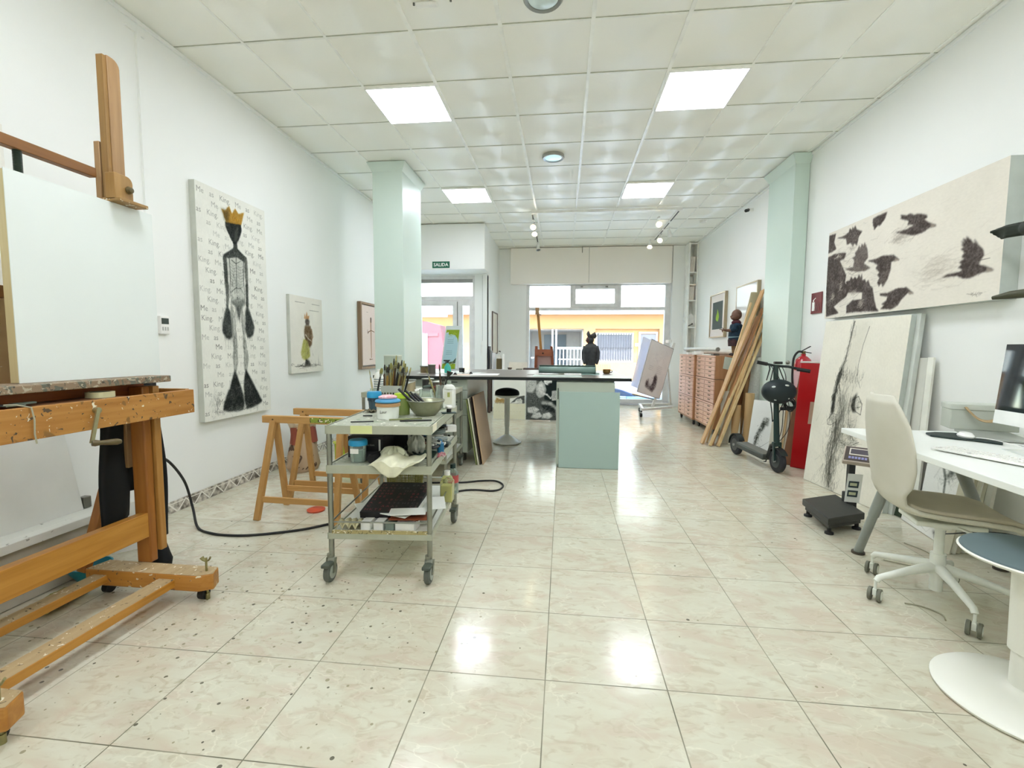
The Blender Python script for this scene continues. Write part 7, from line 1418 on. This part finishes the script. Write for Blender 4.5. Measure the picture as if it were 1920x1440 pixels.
# ---- big canvases leaning on the right wall
LO, LU, LV = Vector((2.23, 4.50, .003)), Vector((.11, -.90, 0)), Vector((.17, .10, 1.45))
def lean_art(t):
    k = Ras(LU.length, LV.length, .003, 'ece8da', .02, 17); D, G, H_ = '35352f', '6f6e64', 'a3a194'
    k.poly([(.357, 1.445), (.335, 1.275), (.316, 1.132), (.281, 1.015), (.26, .926), (.24, .778), (.244, .646), (.30, .55), (.31, .40), (.38, .42), (.48, .39), (.56, .5), (.56, .68), (.487, .805), (.475, .97), (.467, 1.08), (.488, 1.245), (.528, 1.394), (.50, 1.445)], 'd9d5c6', .02, .6)
    A_ = [[.357,1.445],[.335,1.275],[.316,1.132],[.281,1.015],[.26,.926],[.24,.778],[.244,.646]]; B_ = [[.528,1.394],[.488,1.245],[.467,1.08],[.475,.97],[.523,.891]]; E1 = [[.252,.648],[.199,.581],[.21,.545],[.249,.544],[.312,.584],[.31,.641],[.252,.648]]; E2 = [[.487,.805],[.519,.823],[.567,.76],[.566,.679],[.508,.698],[.483,.777],[.487,.805]]; F1 = [[.263,.956],[.30,.85],[.33,.75],[.36,.66],[.34,.57],[.35,.48],[.40,.42],[.48,.40],[.59,.46]]; F2 = [[.309,.60],[.319,.412],[.307,.279],[.314,.15],[.331,.024]]; F3 = [[.44,.80],[.43,.7],[.45,.6],[.5,.5],[.56,.44]]; F4 = [[.28,1.0],[.36,.98],[.44,1.0],[.49,.93]]
    for p, w_ in ((A_, .012), (B_, .007), (E1, .008), (E2, .009), (F1, .010), (F2, .014), (F3, .008)): k.line(p, w_, D, w_*.7, .8)
    k.follow(A_, 160, .012, .09, .007, [D, G], alpha=.5, spread=.12); k.follow(A_[3:], 120, .010, .08, .012, [D], alpha=.6, spread=.1); k.follow(F4, 130, .03, .07, .007, [D, G, H_], alpha=.45, ang=PI/2)
    k.poly([(.455, .80), (.50, .85), (.49, .74), (.515, .69), (.475, .69), (.45, .74)], '262621', .006); k.poly([(.232, .80), (.262, .82), (.264, .66), (.238, .66)], '2c2c28', .008, .8); k.hatch(.53, .76, .03, .05, 50, .05, .006, [G, H_, D], alpha=.5); k.hatch(.26, .60, .04, .04, 50, .04, .006, [G, D], alpha=.45)
    k.hatch(.36, .70, .08, .22, 320, .15, .006, [G, H_, 'c9c6b8', D], ang=PI/2-.12, spread=.2, alpha=.4); k.hatch(.50, .55, .07, .12, 150, .07, .006, [G, H_, D], ang=.9, spread=.9, alpha=.4); k.follow(F1, 200, .02, .08, .007, [D, G], alpha=.45); k.follow(F3, 90, .015, .07, .006, [D, G], alpha=.45)
    k.follow(F2, 420, .035, .13, .007, [D, D, G], alpha=.6, spread=.25); k.follow(F2, 260, .09, .14, .003, [D, G], ang=PI/2, spread=.9, alpha=.6); k.follow([[.40, .55], [.42, .3]], 160, .05, .10, .006, [G, D, H_], ang=PI/2, alpha=.45)
    for _ in range(40): x = k.r.uniform(.26, .56); y = k.r.uniform(.03, .25); k.line([(x, y+.28), (x+k.r.uniform(-.01, .01), y)], .003, H_, .002, .5)
    for i in range(5): k.line([(.5+.02*i, 1.44), (.35+.01*i, 1.3)], .003, 'cfccbe', .003, .5)
    k.face('painted_face', LO, LU, LV, t)
t = thing('canvas', 'big cream canvas with a charcoal animal head drawing, leaning on the right wall', 'canvas', (2.36, 4.05, 0)); part('canvas_box', M().slab(LO, LU, LV, .038), mat('grey_canvas_side', 'bcc3bd', .7), t, world=True, smooth=0); lean_art(t)
solo('canvas', M().slab((2.274, 4.47, .002), (.11, -.90, 0), (.17, .10, 1.46), .035), mat('pale_grey_canvas_back', 'c9cec8', .7), 'second big canvas directly behind the animal-head one, only its edge showing', 'canvas', bevel=.002)
solo('framed_board', M().slab((2.38, 4.3, .002), (.06, -.80, 0), (.12, .09, 1.14), .02), mat('grey_white_panel', 'cfcfc6', .5, var=.02), 'smaller grey-white panel leaning behind the big canvases', 'panel')
solo('frame_edge', M().slab((2.452, 3.50, .002), (.012, -.035, 0), (.11, .09, 1.145), .02), mat('pale_frame_edge', 'e3e4da', .5), 'pale frame edge on the right side of the smaller panel', 'frame')
# under the desk: drawings and frames
k = Ras(.50, .616, .004, 'e6e7e1', .03, 2); K_ = '3c423c'
for p in ([(.02, .58), (.08, .52), (.13, .45), (.17, .36), (.18, .2)], [(.04, .61), (.07, .53)], [(.0, .52), (.07, .52)], [(.18, .38), (.26, .46), (.32, .60)]): k.line(p, .03, K_, .014, .9)
k.poly([(.20, .60), (.32, .60), (.28, .46), (.22, .40)], '4a504a', .012, .8, .5); k.hatch(.2, .42, .10, .12, 130, .07, .009, [K_, '8a8d86', 'd2d4cc'], alpha=.4); k.hatch(.42, .5, .04, .08, 70, .07, .009, ['4c524c', '9a9d96'], ang=.8, alpha=.45)
canvas_thing('drawing', 'large white sheet with charcoal branches leaning under the desk', 'drawing', k, (2.44, 3.42, .004), (.0, -.50, 0), (.08, .02, .61), .02, mat('pale_canvas_side', 'd9d8cc', .7))
k = Ras(.528, .23, .003, 'e8e8e2', .03, 9); k.poly([(.02, .19), (.10, .20), (.2, .21), (.3, .18), (.34, .10), (.26, .09), (.16, .12)], '4a524a', .010, .85, .5); k.poly([(.36, .05), (.46, .06), (.48, .12), (.52, .02), (.40, .01)], '262a28', .006, .9, .3); k.hatch(.25, .14, .16, .05, 170, .05, .007, ['3c423c', '8a8d86', 'e8e8e2'], alpha=.5); k.line([(.22, .04), (.3, .02), (.36, .08)], .005, '8a8d86')
canvas_thing('drawing', 'small low canvas with a dark landscape sketch on the floor behind the chair', 'drawing', k, (2.40, 3.50, .004), (-.09, -.52, 0), (.05, .02, .224), .02, mat('pale_canvas_side', 'd9d8cc', .7))
for i in range(5): solo('stretcher_frame', M().slab((2.24+.035*i, 2.93+.010*i, .004), (.022, -.03, 0), (.13, .04, .62), .02), mat('pale_frame_edge', 'e3e4da', .5) if i % 2 else mat('frame_edge_grey', 'cfccb8', .5), '%s of five pale frames leaning under the desk' % ['first', 'second', 'third', 'fourth', 'last'][i], 'frame', group='pale frames under the desk')
solo('grey_panel', M().slab((2.345, 3.68, .003), (.045, -.09, 0), (.06, .02, .30), .03), mat('grey_white_panel', 'cfcfc6', .5), 'short grey-white panel between the big canvases and the low sketch', 'panel')
solo('green_panel', M().slab((2.40, 3.575, .003), (.01, -.05, 0), (.06, .02, .24), .03), mat('dark_green_edge', '2f3d28', .5), 'dark green panel edge left of the low sketch', 'panel')
solo('wire', M().tube(smooth_pts([(2.30, 3.05, .30), (2.15, 2.85, .18), (2.02, 2.65, .22), (2.20, 2.45, .30), (2.40, 2.2, .2), (2.58, 2.0, .35)]), .003, 6), RUB, 'thin dark wire trailing under the desk', 'wire')
solo('wire', M().tube(smooth_pts([(1.83, 2.78, .004), (1.95, 2.72, .004), (2.10, 2.78, .004), (2.16, 2.92, .004), (2.12, 3.05, .004)]), .003, 6), mat('grey_string', 'a8a690', .9), 'loose grey wire end curving over the floor behind the table leg', 'wire')
solo('wire', M().tube(smooth_pts([(1.62, 2.30, .004), (1.68, 2.28, .004), (1.72, 2.22, .004), (1.70, 2.17, .004)]), .0035, 6), mat('grey_string', 'a8a690', .9), 'short curled wire on the floor between the chair legs', 'wire')
# ---- platform scale
sc_ = thing('platform_scale', 'black platform scale with a tilted keypad on a post, before the leaning canvas', 'scale', (1.86, 3.3, 0))
SCB = mat('scale_black', '2c2d29', .5, var=.1)
A0, A1, A2 = Vector((1.697, 3.095, .075)), Vector((2.00, 3.24, .075)), Vector((1.735, 3.50, .075)); U_ = A1-A0; V_ = A2-A0
part('platform', M().slab(A0+Vector((0, 0, .045)), U_, V_, .045), SCB, sc_, world=True, bevel=.004); part('base_frame', M().slab(A0+U_*.06+V_*.05, U_*.88, V_*.9, .03), SCB, sc_, world=True)
for u, v in ((.12, .1), (.88, .1), (.12, .9), (.88, .9)): p = A0+U_*u+V_*v; part('foot', M().lathe([(0, 0), (.026, 0), (.026, .012), (.012, .018), (.012, .048)], (p.x, p.y, 0)), RUB, sc_, world=True)
pb0 = A0+U_*1.02+V_*.55; part('post_bracket', M().bb((pb0.x-.03, pb0.y-.035, .05), (pb0.x+.035, pb0.y+.035, .19)), BLKP, sc_, world=True, bevel=.005); part('post', M().bb((pb0.x-.018, pb0.y-.018, .15), (pb0.x+.022, pb0.y+.018, .46)), BLKP, sc_, world=True, bevel=.003)
part('instruction_card', M().slab((pb0.x-.055, pb0.y-.045, .135), (.085, -.02, 0), (.015, .0, .20), .004), mat('card_white', 'dfe2dc', .5), sc_, world=True)
for z in (.175, .24): part('card_picture', M().slab((pb0.x-.043+(z-.19)*.07, pb0.y-.0515, z), (.058, -.0137, 0), (.005, 0, .045), .002), mat('card_dark', '2c3a40', .5), sc_, world=True); part('card_screen', M().slab((pb0.x-.035+(z-.19)*.07, pb0.y-.0555, z+.013), (.04, -.0094, 0), (.002, 0, .02), .001), mat('card_pale', 'b9bd9a', .5), sc_, world=True)
K0 = Vector((1.90, 3.35, .445)); KU, KV = Vector((.155, -.085, -.005)), Vector((.075, .105, .085)); kp = part('display_head', M().slab(K0, KU, KV, .035), mat('taupe_plastic', 'b5a99a', .45), sc_, world=True, bevel=.006); Nn = KU.cross(KV).normalized()
part('keypad_face', M().slab(K0+KU*.05+KV*.06+Nn*.0015, KU*.9, KV*.88, .002), mat('brown_membrane', '4c4340', .3), kp, world=True); part('screen_surround', M().slab(K0+KU*.18+KV*.42+Nn*.003, KU*.66, KV*.42, .002), mat('cream_surround', 'd8d2c6', .4), kp, world=True); part('screen', M().slab(K0+KU*.22+KV*.48+Nn*.0045, KU*.58, KV*.30, .002), mat('lcd_dark', '55505a', .2), kp, world=True)
for k in range(6): part('key', M().slab(K0+KU*(.18+.10*k)+KV*.18+Nn*.003, KU*.075, KV*.13, .002), mat('lilac_key', '8d8fc0', .4), kp, world=True)
# ---- white desk with its things
DW = mat('white_desktop', 'eef1ec', .35, var=.01, scale=2); GL_ = mat('grey_leg_paint', '8f9590', .4)
dk = thing('desk', 'white desk with splayed grey legs along the right wall, cut by the photo edge', 'desk', (2.05, 2.0, 0), -math.radians(4.6))
def dw(x, y, z):
    v = WM[dk].inverted() @ Vector((x, y, z)); return v
part('desk_top', M().bb((-.525, -1.25, .722), (.43, .79, .75)), DW, dk, bevel=.003)
for fx, fy, tx, ty in ((1.745, 2.865, 1.70, 2.50), (2.40, 2.74, 1.88, 2.44), (1.50, .82, 1.62, 1.10), (2.25, .80, 1.80, 1.08)):
    f_ = Vector((fx, fy, .012)); t_ = Vector((tx, ty, .722)); k_ = f_.lerp(t_, .38)
    l = part('leg', M().cyl(t_, k_, .026).cyl(f_.lerp(t_, .42), f_, .0225), GL_, dk, world=True); part('foot_cap', M().cyl((fx, fy, 0), (fx, fy, .012), .034), mat('dark_brown_foot', '4a4338', .5), l, world=True)
for y_ in (2.47, 1.09): part('leg_bracket', M().bar((1.66+(y_-1.8)*.08, y_, .712), (1.95, y_-.02, .712), .09, .018), GL_, dk, world=True)
# computer
SILV = mat('brushed_aluminium', 'd8dad6', .3, .5); 
im = thing('desktop_computer', 'white-chinned all-in-one computer with dark glossy screen at the right photo edge', 'computer', (2.26, 2.3, .751))
C0 = Vector((2.20, 2.625, .828)); CU = Vector((-.03, -.60, 0)); CV = Vector((.035, 0, .40)); nn = CU.cross(CV).normalized()
part('housing', M().slab(C0-nn*.002, CU, CV, .02), SILV, im, world=True, bevel=.006); part('chin', M().slab(C0, CU, CV*.17, .002), mat('white_chin', 'f2f3ef', .3), im, world=True); sn = part('screen', M().slab(C0+CV*.17+nn*.0005, CU, CV*.83, .002), mat('black_screen_glass', '0d1013', .04, var=0, spec=.9), im, world=True)
part('stand', M().slab(C0+CU*.42-CV*.2+Vector((.03, 0, -.005)), CU*.16, CV*.4, .008), SILV, im, world=True); part('stand_foot', M().bb((2.14, 2.22, .7515), (2.34, 2.42, .757)), SILV, im, world=True, bevel=.003)
bx = thing('storage_box', 'pale grey lidded box with a leather handle on the desk', 'box', (2.28, 2.82, .751), -.35)
GB = mat('pale_grey_felt_box', 'b9beb4', .7, var=.03)
part('box_body', M().bb((-.13, -.07, .012), (.15, .07, .12)), GB, bx, bevel=.004); part('box_lid', M().bb((-.133, -.073, .12), (.153, .073, .152)), mat('pale_grey_lid', 'c3c8be', .6), bx, bevel=.004)
part('handle', M().tube(smooth_pts([(-.07, -.076, .135), (-.06, -.09, .115), (-.02, -.10, .075), (.03, -.10, .07), (.07, -.092, .10), (.085, -.076, .135)]), .015, 10, flat=.3), mat('tan_leather', 'b39a72', .6), bx)
solo('laptop', M().box((2.20, 2.62, .7585), (.22, .30, .012), rot=-.4), mat('grey_metal_flat', 'aeb2ab', .35, .4), 'closed flat grey laptop lying before the storage box', 'laptop', bevel=.004)
P_ = [(-.13, -.02), (-.10, .045), (-.03, .07), (.06, .055), (.10, .02), (.12, -.05), (.10, -.16), (.06, -.20), (.0, -.13), (-.08, -.08)]
solo('mouse_pad', M().prism([(2.01+x*.9, 2.62+y*1.1) for x, y in P_], (0, 0, .7512), (1, 0, 0), (0, 1, 0), .01), mat('black_foam_pad', '26332f', .7), 'dark green-black gel mouse pad on the desk', 'mouse pad', bevel=.003)
ms = thing('computer_mouse', 'white computer mouse on the dark pad', 'mouse', (2.02, 2.55, .762), -.4); part('mouse_shell', M().lathe([(0, 0), (.03, .0), (.032, .008), (.022, .022), (0, .027)], n=24, sy=1.75), WHITEP, ms)
solo('mouse_cable', M().tube(smooth_pts([(2.03, 2.50, .7685), (2.06, 2.44, .7685), (2.10, 2.36, .756), (2.12, 2.25, .7545), (2.08, 2.1, .7545), (1.95, 2.0, .7545)]), .002, 6), WHITEP, 'thin white mouse cable on the desk', 'cable')
kb = thing('keyboard', 'slim white keyboard lying on the desk edge', 'keyboard', (1.77, 2.07, .752), math.radians(-70))
part('keyboard_body', M().bb((-.21, -.06, .004), (.21, .06, .012)), WHITEP, kb, bevel=.002)
k0 = part('key', M().bb((-.196, -.052, .012), (-.182, -.038, .0155)), WHITEP, kb)
for r_i in range(5):
    for c_i in range(17):
        if (r_i, c_i) == (0, 0) or (r_i == 0 and 5 < c_i < 10): continue
        k = k0.copy(); COL.objects.link(k); k.location = (.0235*c_i, .0225*r_i, 0)
part('key', M().bb((-.078, -.052, .012), (.040, -.038, .0155)), WHITEP, kb)
solo('glass_sheet', M().box((2.05, 2.22, .7525), (.18, .14, .003), rot=-.2), mat('pale_glass_sheet', 'e3e8e2', .15), 'thin pale sheet lying between keyboard and computer', 'sheet'); solo('plug', M().box((2.38, 1.82, .70), (.05, .05, .03)), mat('dark_socket', '3a2f2c', .5), 'dark socket block fixed under the desk edge', 'socket'); solo('power_cable', M().tube(smooth_pts([(2.36, 1.84, .70), (2.30, 1.92, .62), (2.28, 2.0, .52), (2.4, 2.1, .4)]), .004, 6), RUB, 'dark cable hanging from the socket under the desk', 'cable')
# ---- swivel chair
ch = thing('swivel_chair', 'pale beige moulded swivel chair on castors at the white desk', 'chair', (1.785, 2.35, 0), math.radians(-14))
SH = mat('stained_cream_shell', 'c4c1b0', .5, hex2='cfccbe', scale=3); WC = mat('white_chair_metal', 'e3e6dd', .35)
prof = [(-.285, .985, .120, .02), (-.30, .95, .17, .03), (-.30, .86, .21, .05), (-.288, .75, .23, .055), (-.272, .66, .23, .05), (-.258, .585, .21, .04), (-.243, .53, .19, .03), (-.21, .475, .175, .022), (-.15, .44, .195, .03), (-.06, .43, .215, .035), (.06, .43, .22, .03), (.16, .43, .215, .022), (.22, .42, .20, .012), (.245, .40, .185, .004)]
def chp(u):
    x = u*(len(prof)-1); i = min(int(x), len(prof)-2); k = x-i; return [a+(b-a)*k for a, b in zip(prof[i], prof[i+1])]
def shell(u, v, off=0, sc_w=1):
    d, z, hw, cv = chp(u); s = (v*2-1)*sc_w; e = s*s
    nx = max(0, min(1, (z-.44)/.14)); return (d+cv*e*nx*1.6+off*nx, s*hw, z+cv*e*(1-nx)*1.0+off*(1-nx))
part('seat_shell', M().grid(lambda u, v: shell(u, v), 52, 18), SH, ch, mods=[('SOLIDIFY', dict(thickness=.022, offset=0)), ('SUBSURF', dict(levels=1, render_levels=1))], smooth=80)
part('seat_pad', M().grid(lambda u, v: shell(.56+.42*u, v, .020, .90), 26, 14), mat('taupe_seat_fabric', 'beb6a0', .85, var=.04), ch, mods=[('SOLIDIFY', dict(thickness=.022, offset=0)), ('SUBSURF', dict(levels=1, render_levels=1))], smooth=80)
part('tilt_plate', M().bb((-.13, -.10, .385), (.13, .10, .408)).lathe([(.04, .36), (.05, .39)]), WC, ch, bevel=.006); part('tilt_lever', M().bar((.02, -.08, .395), (.06, -.24, .40), .012, .008), WC, ch)
part('gas_column', M().cyl((0, 0, .19), (0, 0, .37), .019).cyl((0, 0, .13), (0, 0, .235), .030).cyl((0, 0, .055), (0, 0, .14), .025), WC, ch)
def star_arm():
    m = M(); P = [(.0, .165, .024), (.04, .165, .024), (.14, .145, .018), (.25, .118, .0145), (.272, .112, .014), (.285, .095, .013)]
    return m.tube([(a, 0, b) for a, b, c in P], [c for a, b, c in P], 12, flat=1.0)
inv = (WM[ch])
for k, (cx, cy) in enumerate(((1.664, 2.607), (1.501, 2.32), (1.731, 2.068), (2.03, 2.20), (1.985, 2.535))):
    l = inv @ Vector((cx, cy, 0)); ang = math.atan2(l.y, l.x); Rm = Matrix.Rotation(ang, 4, 'Z'); m = star_arm(); bmesh.ops.transform(m.bm, matrix=Rm, verts=m.bm.verts); ar = part('base_arm', m, WC, ch)
    e = Rm @ Vector((.287, 0, 0)); e2 = Rm @ Vector((.287, 0, 0)); sd_ = Matrix.Rotation(1.1+k, 3, 'Z') @ Vector((1, 0, 0))
    if k < 3: sd_ = Vector((.85, -.5, 0)).normalized()
    part('castor_stem', M().cyl((e.x, e.y, .05), (e.x, e.y, .095), .006).box((e.x, e.y, .042), (.016, .026, .03), rot=math.atan2(sd_.y, sd_.x)), WC, ar)
    for s in (-1, 1):
        w_ = part('castor_wheel', M().cyl((e.x+sd_.x*s*.011, e.y+sd_.y*s*.011, .03), (e.x+sd_.x*s*.026, e.y+sd_.y*s*.026, .03), .031, n=24), mat('olive_grey_rubber', '6f7062', .5), ar, bevel=.003); part('wheel_cap', M().cyl((e.x+sd_.x*s*.026, e.y+sd_.y*s*.026, .03), (e.x+sd_.x*s*.0275, e.y+sd_.y*s*.0275, .03), .021, n=20), WC, w_)
# ---- near pedestal stool
stool('white pedestal stool with blue-grey flat seat, cut by the right photo edge', (1.585, 1.675, 0), .505, .016, .205, .25, .050, mat('blue_grey_seat', '5c6d70', .7, var=.03), WST, 0, [(0, 0), (.235, 0), (.248, .004), (.25, .012), (.24, .020), (.18, .032), (.10, .043), (.060, .052), (.050, .06), (0, .06)])
